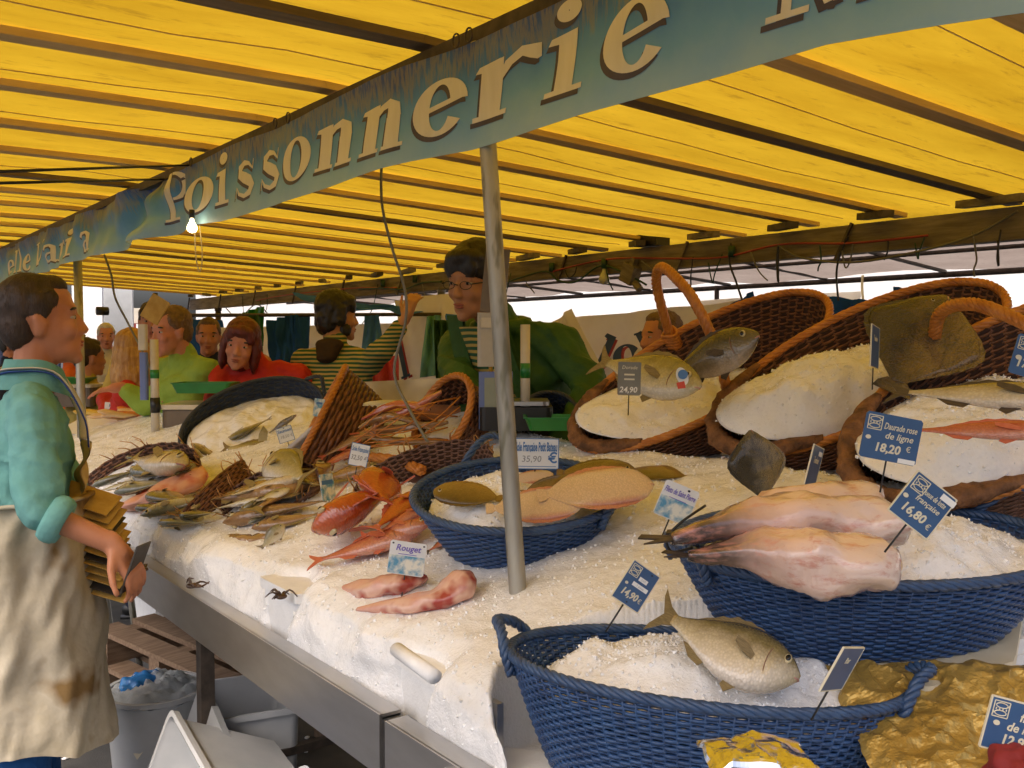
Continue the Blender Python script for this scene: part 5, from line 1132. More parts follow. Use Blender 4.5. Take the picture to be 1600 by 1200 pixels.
def wave_main(y, z): return 0.008 * math.sin(y * 5.1) + 0.014 * noise.noise(V((y * 3.0, z * 6, 0))) + 0.003 * noise.noise(V((y * 8 + z * 6, z * 7, 3))) 
def edge_top(y): return 2.148 + 0.006 * math.sin(y * 6.6 + 1)
def edge_bot(y): return 1.937 + 0.005 * math.sin(y * 4.1) * min(1, max(0, y - .8)) - 0.003 * math.sin(y * 9) - 0.12 * max(0, .78 - y)
Y_J = ban(292, 300).y
def bpt(y, v, x, wave): z = edge_bot(y) + v * (edge_top(y) - edge_bot(y)); return (x + wave(y, z), y, z)
def banner(label, y0, y1, wave, letters, nv=160, x=BX):
    o = thing('banner', label, 'banner', (x, (y0 + y1) / 2, 2.045)); c = V((x, (y0 + y1) / 2, 2.045)); mb = MB()
    th = 0.0012; nu = 40
    for sgn in (0, 1):
        mb.grid(nv, nu, lambda u, v, s=sgn: bpt(y0 + u * (y1 - y0), v, x + s * th, wave))
    obj('cloth', shift(mb, c), m_banner, o)
    for (ch, a, b, zb, xh) in letters:
        obj('letter_shadow', shift(letter_mesh(ch, a, b, zb, xh, dy=.009 * xh / XH, dz=-.009 * xh / XH, x0=x - .0007, wave=wave), c), m_lshade, o, smooth=False)
        obj('letter', shift(letter_mesh(ch, a, b, zb, xh, x0=x - .0013, wave=wave), c), m_letter, o, smooth=False)
    return o, c
L1 = []
for ch, a, b in (('P', 262, 291), ('o', 292, 332), ('i', 336, 357), ('s', 367, 396), ('s', 405, 437), ('o', 443, 487), ('n', 497, 553), ('n', 567, 632), ('e', 647, 726), ('r', 739, 838), ('i', 850, 914), ('e', 945, 1053)):
    yy = 535 - (535 - 235) * 1.18 * (max(a, b) + 317) / (600 + 317)                 # letters lie along the banner's own vanishing line
    L1.append((ch, ban(a, max(20, yy)).y, ban(b, max(20, yy)).y, ZB, XH))
L1 = [l for l in L1 if l[0] != 'P' or True]
L1.append(('M', ban(1222, 40).y, ban(1222, 40).y - .205, ZB, XH))
b1, cB1 = banner('blue painted banner reading Poissonnerie in big cream letters', 0.15, Y_J, wave_main, [l for l in L1 if l[0] != 'P'], nv=220)
def wave_far(y, z):
    k = math.exp(-((y - 3.75) / .35) ** 2)
    return 0.030 * math.sin(y * 9 + z * 14) * (.35 + .9 * k) + 0.04 * noise.noise(V((y * 6, z * 10, 4))) * (.5 + k)
L2 = [('P', ban(258, 330).y, ban(296, 300).y + .03, ZB, XH)]
for ch, a, b in (('a', 124, 138), ('i', 100, 114), ('r', 84, 97), ('a', 70, 84), ('V', 52, 72), ('e', 34, 44), ('l', 28, 33), ('l', 22, 27), ('e', 8, 19)):
    L2.append((ch, ban(a, 385).y, ban(b, 385).y, ZB - .012, XH * .86))
b2, cB2 = banner('crumpled far length of the blue banner with half-hidden lettering', Y_J + .004, 10.4, wave_far, L2, nv=420, x=BX + .006)
for px, py in ((735, 52), (452, 182), (715, 66), (432, 196), (1290, -90), (300, 255)):
    p = ban(px, py); p.z = min(p.z, 2.143); mb = MB(); mb.tube([p - cB1 + V((-.004, .012 * math.cos(a), .012 + .014 * math.sin(a))) for a in [2 * PI * k / 16 for k in range(16)]], .002, 5, closed=True); obj('ring_hook', mb, m_iron, b1)
# ================================================================== people
def hand(mb, wrist, d, palm_n, curl=.5, thumb=1, s=1.0, spread=.12, curls=None):
    """palm, four fingers and a thumb as melted capsules; d: towards the fingers, palm_n: out of the palm"""
    d = V(d).normalized(); n = V(palm_n); n = (n - d * n.dot(d)).normalized(); side = d.cross(n) * thumb
    w = V(wrist); k0 = w + d * .085 * s
    mb.cap(w - d * .01, .026 * s, w + d * .03 * s, .027 * s)
    for o_ in (-.026, -.009, .009, .026): mb.cap(w + d * .02 * s + side * o_ * .7 * s, .017 * s, k0 + side * o_ * s, .0125 * s)
    Ls = (.068, .078, .074, .058); offs = (.031, .010, -.011, -.031)
    for i in range(4):
        c = (curls[i] if curls else curl); p = k0 + side * offs[i] * s; dir_ = (d + side * (offs[i] * spread / .03)).normalized(); ang = 0
        for j, fr in enumerate((.45, .31, .24)):
            ang += c * (.9, 1.0, .8)[j]; q = p + (dir_ * math.cos(ang) + n * math.sin(ang)) * Ls[i] * fr * s
            mb.cap(p, (.0098, .0088, .0080)[j] * s, q, (.0088, .0080, .0068)[j] * s, 8); p = q
    p = w + d * .022 * s + side * .022 * s
    for j, (fr, a) in enumerate(((.042, .9), (.034, .55), (.026, .3))):
        q = p + (d * math.cos(a) + side * math.sin(a) * .85 + n * .35 * curl).normalized() * fr * s
        mb.cap(p, (.014, .011, .0095)[j] * s, q, (.011, .0095, .008)[j] * s, 8); p = q
def head(mb, c, Mh, s=1.0, jaw=1.0, nose=1.0):
    f = lambda x, y, z: V(c) + Mh @ (V((x, y, z)) * s)
    e = lambda p, r_: mb.ell(f(*p), tuple(k * s for k in r_), Mh)
    e((-.012, 0, .045), (.097, .075, .088)); e((.070, .032, .019), (.0155, .019, .0075)); e((.070, -.032, .019), (.0155, .019, .0075)); e((.070, .032, .0005), (.0125, .017, .0055)); e((.070, -.032, .0005), (.0125, .017, .0055)); e((.022, 0, -.012), (.066, .064, .090)); e((.038, 0, -.070), (.050 * jaw, .049 * jaw, .040)); e((.070, 0, -.098), (.020, .022, .018))
    e((.072, 0, .036), (.018, .050, .012)); mb.cap(f(.082, 0, .022), .008 * s, f(.102 * nose, 0, -.026), .0115 * s); e((.094, .012, -.030), (.012, .008, .008)); e((.094, -.012, -.030), (.012, .008, .008))
    e((.086, 0, -.056), (.010, .023, .0065)); e((.083, 0, -.068), (.010, .020, .007)); e((.058, .038, -.022), (.026, .022, .026)); e((.058, -.038, -.022), (.026, .022, .026))
    for sy in (-1, 1):
        e((-.008, sy * .075, .0), (.015, .008, .027)); e((-.012, sy * .079, .012), (.011, .007, .014)); mb.cap(f(-.01, sy * .06, -.02), .018 * s, f(.0, sy * .068, .0), .014 * s)
def head_extras(t, base, c, Mh, s, eyes=True, lip=True):
    f = lambda x, y, z: V(c) + Mh @ (V((x, y, z)) * s) - base
    if eyes:
        for sy in (-1, 1):
            mb = MB(); mb.ell(f(.0705, sy * .032, .0105), (.0125 * s, .0145 * s, .0070 * s), Mh); eo = obj('eye', mb, m_eyew, t)
            mb = MB(); mb.ell(f(.0805, sy * .0325, .0105), (.0032 * s, .0058 * s, .0058 * s), Mh, 10, 6); obj('iris', mb, m_eyed, eo)
            mb = MB(); mb.tube([f(.083 - abs(q) * .012, sy * .033 + q * .022, .030 + .004 * (1 - q * q)) for q in (-1, -.5, 0, .5, 1)], [.002, .0042, .0045, .0042, .002], 6); obj('eyebrow', mb, m_hairk, t)
    if lip:
        mb = MB(); mb.ell(f(.0905, 0, -.057), (.0065 * s, .021 * s, .005 * s), Mh); mb.ell(f(.088, 0, -.066), (.0065 * s, .018 * s, .0055 * s), Mh); obj('lips', mb, m_lip, t)
def limb(mb, pts, rad):
    for i in range(len(pts) - 1): mb.cap(pts[i], rad[i], pts[i + 1], rad[i + 1])
def torso(mb, secs):
    """secs: (centre, half width, half depth, side vector, front vector)"""
    rs = []
    for c, w, d, sv, fv in secs:
        c = V(c); sv = V(sv).normalized(); fv = V(fv).normalized()
        rs.append([c + sv * (w * (abs(math.cos(a)) ** .8) * (1 if math.cos(a) > 0 else -1)) + fv * (d * (abs(math.sin(a)) ** .85) * (1 if math.sin(a) > 0 else -1)) for a in [2 * PI * k / 24 for k in range(24)]])
    mb.rings(rs)
def person(label, face, hc, lean=None, hips=None, foot=None, arms=None, skin_m=None, top=None, legs_m=None, hair=None, hair_m=None, s=1.0, look=None, tilt=0.0, vox=.010, bulk=1.0, nose=1.0, jaw=1.0, sh_w=.20, wr=.009, neck=.055, collar=None, cat='person', hem=.12, drop=.172, shoulders=None, hw=.0045, ns_h=900, hl_h=.02, fold=.35):
    """face: horizontal facing; hc: head centre; arms: list of (elbow, wrist, hand dir, palm normal, curl, thumb, sleeve fraction)"""
    F = V((face[0], face[1], 0)).normalized(); Lf = V((-F.y, F.x, 0)); hc = V(hc)
    lk = V(look).normalized() if look else F
    Mh = frame((0, 0, 0), lk, V((0, 0, 1)) + Lf * tilt).to_3x3()
    hips = V(hips) if hips else V((hc.x - F.x * .04, hc.y - F.y * .04, hc.z - .72 * s))
    base = V((hips.x, hips.y, 0)) if foot is None else V(foot)
    shc = (V(shoulders) if shoulders is not None else hc + V((0, 0, -drop * s)) - F * .025 + (hips - hc) * .03)
    t = thing('person', label, cat, base)
    sp = (shc - hips).normalized(); Fv = (F - sp * F.dot(sp)).normalized()
    # --- skin body: head, neck, forearms, hands, a simple trunk and legs, melted into one surface
    mb = MB(); head(mb, hc, Mh, s, jaw, nose); mb.cap(hc + Mh @ V((-.022, 0, -.05)) * s, neck * s, shc + V((0, 0, .03)), (neck + .006) * s)
    torso(mb, [(hips - sp * .06, .13 * s, .09 * s, Lf, Fv), (hips + sp * .2, .12 * s, .085 * s, Lf, Fv), (shc - sp * .10, .145 * s, .09 * s, Lf, Fv), (shc - sp * .01, .07 * s, .04 * s, Lf, Fv)])
    for sg in (-1, 1):
        fo = V((base.x, base.y, 0)) + Lf * sg * .10 + F * (.02 if sg > 0 else -.03)
        limb(mb, [hips + Lf * sg * .08 * s, (hips + fo) / 2 + Lf * sg * .02 + F * .02 + V((0, 0, .03)), fo + V((0, 0, .09)), fo + V((0, 0, .04)) + F * .12], [.072 * s, .052 * s, .040 * s, .032 * s])
    tb = MB()                                                       # garment
    W = sh_w * s * bulk
    torso(tb, [(hips - sp * hem, .165 * s * bulk, .125 * s * bulk, Lf, Fv), (hips + sp * .05, .160 * s * bulk, .125 * s * bulk, Lf, Fv), (hips + sp * .25, .158 * s * bulk, .118 * s * bulk, Lf, Fv), (shc - sp * .16, .172 * s * bulk, .122 * s * bulk, Lf, Fv), (shc - sp * .05, .165 * s * bulk, .095 * s * bulk, Lf, Fv), (shc + sp * .025, .085 * s, .062 * s, Lf, Fv)])
    if hem > 0: tb.cap(shc - sp * .02, .088 * s, shc + (hc - shc) * .42 - F * .012, .066 * s)
    for i, a in enumerate(arms or []):
        sg, elbow, wrist, hd, pn, curl, thumb, frac = a[:8]
        shd = shc + Lf * sg * (W - .035) - sp * .035; elbow, wrist = V(elbow), V(wrist)
        limb(mb, [shd, elbow, wrist], [.038 * s, .034 * s, .026 * s]); hand(mb, wrist, hd, pn, curl, thumb, s, curls=a[8] if len(a) > 8 else None)
        limb(tb, [shd, (shd + elbow) / 2, elbow], [.068 * s * bulk, .060 * s * bulk, .055 * s * bulk])
        e2 = elbow + (wrist - elbow) * frac; limb(tb, [elbow, e2], [.055 * s * bulk, .048 * s])
        tb.cap(shc + Lf * sg * .09 * s, .062 * s, shd, .066 * s * bulk)
    bm_ = remesh(mb, vox * .75, 3); obj('body', moved(bm_, base), skin_m, t)
    g = remesh(tb, vox, 5); wobble(g, wr, 9, seed=hc.x * 3); wobble(g, wr * .30, 24, seed=hc.y); wobble(g, wr, 1, fn=lambda p, d: wr * fold * max(0, 1 - 3.6 * abs(noise.noise(V((p.x * 3 + p.z * 2, p.y * 3 - p.z * 2, p.z * 15 + p.x * 9 - p.y * 5 + 1.5 * noise.noise(p * 4))))))); wobble(g, wr, 1, fn=lambda p, d: -wr * .6 * max(0, 1 - 2.6 * abs(noise.noise(V((p.x * 4 + p.z * 4, p.y * 4 - p.z * 3, p.z * 5 + p.x * 4)))))); wobble(g, wr, 1, fn=lambda p, d: -wr * .35 * max(0, 1 - 3 * abs(noise.noise(V((p.x * 9 - p.z * 5, p.y * 9, p.z * 8)))))); garment = obj('jacket' if cat else 'jacket', moved(g, base), top, t)
    if legs_m:
        lb = MB(); torso(lb, [(hips - sp * .1, .15 * s, .12 * s, Lf, Fv), (hips + sp * .08, .15 * s, .12 * s, Lf, Fv)])
        for sg in (-1, 1):
            fo = V((base.x, base.y, 0)) + Lf * sg * .10 + F * (.02 if sg > 0 else -.03)
            limb(lb, [hips + Lf * sg * .08 * s, (hips + fo) / 2 + Lf * sg * .02 + F * .02 + V((0, 0, .03)), fo + V((0, 0, .08))], [.096 * s, .078 * s, .066 * s])
        lg = remesh(lb, vox * 1.2, 3); wobble(lg, .008, 12); obj('trousers', moved(lg, base), legs_m, t)
        for sg in (-1, 1):
            fo = V((base.x, base.y, 0)) + Lf * sg * .10 + F * (.02 if sg > 0 else -.03); mb = MB(); mb.cap(fo + V((0, 0, .045)) - F * .04, .042, fo + V((0, 0, .036)) + F * .15, .034); mb.box(fo + F * .05 + V((0, 0, .008)), (.27, .085, .016), frame((0, 0, 0), F, V_up).to_3x3())
            obj('shoe', shift(mb, base), m_black, t)
    hb = MB()
    for (p, r_) in hair: hb.ell(hc + Mh @ (V(p) * s), tuple(k * s for k in r_), Mh)
    hm = remesh(hb, vox * .7, 2); wobble(hm, hw, 45, seed=2); wobble(hm, hw * .5, 120, seed=5); obj('hair', moved(strands(hm, ns_h, hl_h), base), hair_m, t)
    head_extras(t, base, hc, Mh, s)
    return t, base, Mh, shc, F, Lf, sp, garment
def strands(me, n, L):
    """thin hair blades over the hair surface, combed back and down"""
    r = random.Random(4); V0 = [v.co.copy() for v in me.vertices]; N0 = [v.normal.copy() for v in me.vertices]; mb = MB()
    mb.v = [tuple(v) for v in V0]; mb.f = [tuple(p.vertices) for p in me.polygons]; mb.m = [0] * len(mb.f)
    for k in range(n):
        i = r.randrange(len(V0)); p = V0[i]; nn = N0[i]; d = V((r.uniform(-.35, .35), r.uniform(-.35, .35), -1)); d = (d - nn * d.dot(nn))
        if d.length < .05: d = V((r.uniform(-1, 1), r.uniform(-1, 1), 0)); d = d - nn * d.dot(nn)
        d = (d.normalized() + nn * r.uniform(.08, .40)).normalized(); s_ = d.cross(nn).normalized() * .0011; l_ = L * r.uniform(.5, 1.3)
        mb.add([p - s_ - nn * .001, p + s_ - nn * .001, p + d * l_], [(0, 1, 2)])
    return mb.mesh('hair')
def moved(me, base):
    me.transform(Matrix.Translation(-V(base))); return me
HAIR_SHORT = [((-.024, 0, .054), (.092, .0775, .0855)), ((-.052, 0, .008), (.060, .068, .080)), ((.022, 0, .096), (.052, .052, .034)), ((-.004, .069, .045), (.030, .011, .040)), ((-.004, -.069, .045), (.030, .011, .040)), ((.022, .060, .062), (.026, .015, .028)), ((.022, -.060, .062), (.026, .015, .028))]
HAIR_BOB = [((-.020, 0, .060), (.104, .090, .090)), ((-.050, 0, -.02), (.075, .090, .12)), ((-.005, .078, -.03), (.045, .026, .105)), ((-.005, -.078, -.03), (.045, .026, .105)), ((.062, .0, .085), (.036, .066, .030)), ((.055, .045, .058), (.028, .030, .040)), ((.055, -.045, .058), (.028, .030, .040))]
HAIR_LONG = HAIR_BOB + [((-.06, 0, -.12), (.06, .095, .11)), ((-.01, .085, -.11), (.04, .026, .09)), ((-.01, -.085, -.11), (.04, .026, .09))]
HAIR_FRINGE = [((-.018, 0, .062), (.104, .088, .090)), ((-.050, 0, .0), (.068, .080, .098)), ((.050, .0, .092), (.046, .070, .032)), ((.070, .030, .062), (.020, .034, .040)), ((.070, -.034, .062), (.020, .034, .040)), ((-.002, .080, .012), (.034, .016, .060)), ((-.002, -.080, .012), (.034, .016, .060))]
HAIR_BALD = [((-.055, 0, .0), (.060, .075, .06)), ((-.02, .072, .01), (.05, .010, .04)), ((-.02, -.072, .01), (.05, .010, .04))]

# --- the man in the teal shirt (customer side of the counter)
hc = P(66, 506, 2.66)
fac = (.985, -.17)
hp = P(26, 862, 2.62)
el = P(62, 800, 2.42); wr_ = P(176, 850, 2.46)
el2 = P(120, 800, 2.86); wr2 = P(135, 880, 2.74)
FC = V((fac[0], fac[1], 0)).normalized(); LC = V((-FC.y, FC.x, 0))
man, mbase, Mh, shc, F, Lf, sp, shirt = person('man in a teal shirt and stained apron leaning over the steel channel', fac, hc, hips=hp, arms=[
    (-1, el, wr_, P(212, 898, 2.47) - wr_, (-.5, .6, -.2), .42, -1, .14), (1, el2, wr2, P(165, 905, 2.72) - wr2, (.2, -.9, .3), .7, 1, .30)],
    skin_m=m_skin, top=m_teal, legs_m=m_trous, hair=HAIR_SHORT, hair_m=m_hairb, s=1.03, look=(.975, -.17, .10), vox=.0085, bulk=.99, wr=.012, sh_w=.215, nose=1.0, hem=-.06, drop=.185, hw=.0018, ns_h=4200, hl_h=.010, neck=.050, fold=.35)
shirt.name = 'shirt'
def mpart(name, mb, mat, smooth=True): return obj(name, shift(mb, mbase) if isinstance(mb, MB) else mb, mat, man, smooth)
# apron skirt: canvas wrapped round the hips, hanging to the shins
def apr(u, v, out=0.0):
    a = R(-150 + 300 * u); z = hp.z + .155 - v * .655; k = v ** .8
    rx = .168 + .022 * k + .014 * math.sin(a * 5 + 1.3 + 2 * v) * k + out; ry = .205 + .022 * k + .014 * math.sin(a * 6 + 2 * v) * k + out
    wv = .020 * noise.noise(V((a * 2.2, v * 3, 2))) + .014 * noise.noise(V((a * 5 + v * 6, v * 5, 4)))
    p = V((hp.x, hp.y, 0)) + FC * ((rx + wv) * math.cos(a) + .01) + LC * ((ry + wv) * math.sin(a)) + FC * (.035 * v)
    return (p.x, p.y, z - .018 * math.cos(a * 1.0) * v + .01 * math.sin(a * 3) * v)
mb = MB(); mb.grid(110, 70, apr); mb.grid(110, 70, lambda u, v: apr(1 - u, v, -.003)); mpart('apron_skirt', mb, m_apron)
mb = MB(); mb.tube([V(apr(u / 40, .004, .006)) for u in range(41)], .012, 6, flat=.5); mpart('apron_band', mb, m_apron)
def bib(u, v, out=0.0):                                              # bib on the chest
    zt = shc.z - .12; zb = hp.z + .16; z = zt + (zb - zt) * v; c = shc + (hp - shc) * ((shc.z - z) / (shc.z - hp.z)); half = .075 + .055 * v; y = (u * 2 - 1) * half
    dep = .152 - .30 * y * y / .10 * .3 + .008 * math.sin(v * 9 + u * 4) + out
    p = V((c.x, c.y, z)) + FC * dep + LC * y; return p
mb = MB(); mb.grid(24, 40, bib); mb.grid(24, 40, lambda u, v: bib(1 - u, v, -.003)); mpart('apron_bib', mb, m_apron2)
for sg in (-1, 1):
    p0 = V(bib(.5 - .48 * sg * -1, 0)); nb = hc + Mh @ V((-.075, 0, -.135))
    sh_ = shc + LC * sg * .072 + V((0, 0, .075)) + FC * .045
    pth = spline([p0, shc + LC * sg * .082 + FC * .122 + V((0, 0, -.035)), sh_ + FC * .012, shc + LC * sg * .066 - FC * .045 + V((0, 0, .088)), shc - FC * .084 + V((0, 0, .075))], 24)
    mb = MB(); mb.tube(pth, .011, 8, flat=.28, up=(0, 0, 1)); mpart('apron_strap', mb, m_strap)
    mb = MB(); mb.tube([q + LC * sg * .006 + V((0, 0, -.008)) for q in pth], .008, 8, flat=.28, up=(0, 0, 1)); mpart('strap_binding', mb, m_strapb)
# shirt collar
mb = MB(); n = 28
def colr(u, v):
    a = R(-162 + 324 * u); r1 = .066 + .022 * v; h = .078 * (1 - v) - .005 - .03 * max(0, math.cos(a)) ** 2 + .012
    p = shc + V((0, 0, .028)) + FC * (r1 * 1.12 * math.cos(a) + .004) + LC * (r1 * math.sin(a)); return (p.x, p.y, p.z + h)
mb.grid(n, 6, colr); mb.grid(n, 6, lambda u, v: tuple(V(colr(1 - u, v)) + V((0, 0, -.003)))); mpart('collar', mb, m_teal)
# rolled cuff on the near arm
ax = (wr_ - el).normalized(); mb = MB(); mb.tube([el + ax * (.02 + .012 * k) for k in range(5)], [.056, .062, .063, .061, .054], 20); mpart('cuff', mb, m_teal)
# card he holds and the stack of cards under his arm
Mc = frame(P(214, 886, 2.47), RT * .25 - FW * .1 + UP * .6, -FW * .25 - RT * .9 + UP * .3)
mb = MB(); mb.box((0, 0, 0), (.125, .09, .004)); tag(obj('card_in_hand', mb, m_slate, smooth=False, M=frame(P(212, 886, 2.475), (P(226, 852, 2.475) - P(201, 922, 2.475)), (-.80, .62, .25))), 'dark price card held upright in the fingers of the man in teal', 'price card')
for k in range(13):
    px = 141 + k * 1.9 + rnd.uniform(-3, 3); py = 778 + k * 11.2
    mb = MB(); mb.box((0, 0, 0), (.145, .11, .0028)); o = obj('straw_card', mb, m_card if k % 4 != 3 else m_slate, smooth=False, M=frame(P(px, py, 2.66), (RT * .92 - UP * (.30 + .03 * rnd.uniform(-1, 1)) + FW * .1), (UP * .88 + RT * .3 - FW * .38 + V((rnd.uniform(-.1, .1), 0, 0)))))
    tag(o, 'straw coloured price card in the loose stack under the arm of the man in teal', 'price card', 'stack of cards held by the man in teal')

# --- the man with glasses behind the counter
hc = P(742, 444, 3.28)
face = V((-.93, -.36, 0)).normalized()
hp = P(850, 690, 3.42)
a1 = P(925, 600, 3.22); w1 = P(880, 690, 3.0)
a2 = P(735, 650, 3.12); w2 = P(640, 640, 3.02)
gm, gb, Mg, gshc, gF, gL, gsp, gj = person('man with glasses in a green jacket bending over the counter', face, hc, hips=hp, arms=[
    (1, a1, w1, (-.4, -.5, -.7), (-.5, .2, -.6), .4, -1, .95), (-1, a2, w2, P(590, 655, 2.98) - w2, (-.1, -.3, -.9), .45, 1, .15)],
    skin_m=m_skin2, top=m_dgreen, legs_m=m_navy, hair=HAIR_FRINGE, hair_m=m_hairk, s=1.04, look=(-.93, -.30, -.14), tilt=.05, vox=.0095, bulk=1.10, wr=.015, sh_w=.215, shoulders=P(783, 524, 3.40), hw=.002)
f = lambda x, y, z: hc + Mg @ (V((x, y, z)) * 1.04) - gb
mb = MB()
for sy in (-1, 1):
    mb.tube([f(.098 - .012 * abs(math.cos(a)) * .5, sy * .034 + .023 * math.cos(a), .005 + .0125 * math.sin(a)) for a in [2 * PI * k / 18 for k in range(18)]], .0013, 5, closed=True)
    mb.tube([f(.094, sy * .060, .010), f(.05, sy * .080, .012), f(-.01, sy * .084, .012)], .0024, 5)
mb.tube([f(.100, -.010, .006), f(.104, 0, .009), f(.100, .010, .006)], .002, 5); obj('glasses', mb, m_black, gm)
# striped jumper showing in the open front + collar flaps
mb = MB()
def jum(u, v): p = gshc + gF * (.118 - .10 * (u - .5) ** 2 + .02 * v) + gL * (u - .5) * .13 + gsp * (.03 - .34 * v); return p - gb
mb.grid(14, 30, lambda u, v: jum(u, v) + gF * .052); mb.grid(14, 30, lambda u, v: jum(1 - u, v) + gF * .02); obj('jumper', mb, m_stripe, gm)
for sg in (-1, 1):
    mb = MB(); mb.grid(8, 26, lambda u, v: gshc + gF * (.10 + .055 * math.sin(v * 2.4) + .02 * u) + gL * sg * (.055 + .06 * u + .02 * v) + gsp * (.075 - .40 * v) - gb); mb.grid(8, 26, lambda u, v: gshc + gF * (.095 + .055 * math.sin(v * 2.4) + .02 * u) + gL * sg * (.055 + .06 * (1 - u) + .02 * v) + gsp * (.075 - .40 * v) - gb); obj('jacket_front', mb, m_dgreen, gm)
mb = MB(); mb.tube([gshc + V((0, 0, .03)) - gb + gF * (.085 * math.cos(a)) + gL * (.092 * math.sin(a)) + V((0, 0, .012 * math.cos(a + PI))) for a in [R(25 + 310 * k / 24) for k in range(25)]], .026, 8, flat=1.2); obj('collar', mb, m_dgreen, gm)

# --- man in the striped jumper reaching up
hc = P(527, 497, 4.95); face = V((.80, .55, 0)).normalized()
sm = person('bearded man in a green and yellow striped jumper reaching up to a cable', face, hc, hips=P(545, 735, 4.9), arms=[(-1, P(600, 545, 4.75), P(634, 497, 4.72), (.3, -.1, 1), (.7, .3, .0), .5, 1, .62), (1, P(580, 640, 5.15), P(610, 700, 5.2), (0, 0, -1), (1, 0, 0), .4, 1, .9)],
    skin_m=m_skin2, top=m_stripe, legs_m=m_navy, hair=HAIR_FRINGE + [((.062, .02, -.072), (.030, .040, .034)), ((.03, .052, -.06), (.035, .016, .035)), ((.03, -.052, -.06), (.035, .016, .035))], hair_m=m_hairk, s=1.0, look=(.92, -.22, .0), vox=.010, bulk=1.10, wr=.010, hw=.006)
mb = MB(); b_ = sm[1]; 
for q in range(3): mb.ell(sm[3] - sm[4] * (.060 + .015 * q) + V((0, 0, .060 - .032 * q)) - b_, (.045, .085 - .014 * q, .034), frame((0, 0, 0), sm[4], V_up).to_3x3())
obj('hood', remesh(mb, .012, 4), m_brownhood, sm[0])

# --- woman with auburn hair
hc = P(376, 541, 4.75); face = V((-.62, -.78, 0))
wm = person('woman with an auburn bob in a red jacket, looking down', face, hc, hips=P(402, 750, 4.85), arms=[(1, P(470, 640, 4.9), P(450, 690, 4.7), (-.4, -.5, -.6), (0, 0, -1), .4, -1, .95), (-1, P(335, 640, 4.7), P(345, 690, 4.55), (.2, -.6, -.6), (0, 0, -1), .4, 1, .95)],
    skin_m=m_skin3, top=m_red, legs_m=m_navy, hair=HAIR_BOB, hair_m=m_hairr, s=.98, look=(-.52, -.82, -.12), tilt=.18, vox=.010, bulk=1.15, sh_w=.20, shoulders=P(408, 580, 4.86))
# --- man in the lime jacket
hc = P(268, 520, 4.95); face = V((-.97, -.22, 0))
lm = person('grey-haired man in a lime green jacket handing something over', face, hc, hips=P(300, 735, 5.05), arms=[(1, P(225, 630, 4.95), P(188, 605, 4.9), (-1, .2, -.15), (0, 0, -1), .25, -1, .72), (-1, P(330, 640, 5.2), P(290, 612, 5.0), (-1, -.1, -.1), (0, 0, -1), .3, 1, .8)],
    skin_m=m_skin3, top=m_lime, legs_m=m_navy, hair=HAIR_SHORT, hair_m=m_hairg, s=1.02, look=(-.96, -.2, -.10), vox=.010, bulk=1.18, shoulders=P(290, 572, 5.02))
# --- blonde woman
hc = P(205, 553, 5.5)
bw = person('blonde woman in a red jacket with her back half turned', (.55, -.2), hc, hips=P(222, 745, 5.55), arms=[(1, P(165, 625, 5.6), P(170, 655, 5.4), (-.6, -.4, -.3), (0, 0, -1), .3, -1, .9), (-1, P(245, 650, 5.45), P(225, 680, 5.3), (-.4, -.6, -.3), (0, 0, -1), .3, 1, .9)],
    skin_m=m_skin3, top=m_red, legs_m=m_navy, hair=HAIR_LONG, hair_m=m_hairy, s=1.0, look=(.35, .9, -.1), vox=.012, bulk=1.05)
for lab, px, py, f_, fc, hm, hl, tm, sk in (
        ('brown-haired man behind the blonde woman', 238, 505, 5.9, (-.3, -1), m_hairb, HAIR_SHORT, m_yellow, m_skin), ('person in a mustard jacket stretching an arm behind the blonde woman', 140, 560, 6.3, (.9, .2), m_hairb, HAIR_SHORT, m_yellow, m_skin),
        ('white-haired person far down the market street', 166, 527, 9.0, (-.2, -1), m_hairw, HAIR_SHORT, m_white_cl, m_skin3), ('person half hidden behind the woman with auburn hair', 326, 528, 6.4, (-.4, -1), m_hairg, HAIR_SHORT, m_navy, m_skin),
        ('close-cropped man behind the wicker basket of bream', 1032, 530, 4.6, (-.7, .2), m_hairg, HAIR_SHORT, m_blue_tarp2, m_skin), ('person in an orange top at the far stall', 118, 545, 7.4, (.8, -.4), m_hairg, HAIR_SHORT, fabric('orange_top', (.50, .09, .02), (.58, .13, .03)), m_skin3),
        ('shopper in a pale coat at the end of the stalls', 20, 540, 8.2, (.8, -.4), m_hairk, HAIR_SHORT, m_navy, m_skin)):
    hc = P(px, py, f_); q = V((fc[0], fc[1], 0)).normalized(); l_ = V((-q.y, q.x, 0))
    person(lab, fc, hc, hips=V((hc.x, hc.y, hc.z - .72)), arms=[(sg, hc + l_ * sg * .26 - V((0, 0, .50)), hc + l_ * sg * .24 - V((0, 0, .62)) + q * .18, q, (0, 0, -1), .3, sg, .9) for sg in (-1, 1)], skin_m=sk, top=tm, legs_m=m_navy, hair=hl, hair_m=hm, vox=.013, bulk=1.06)
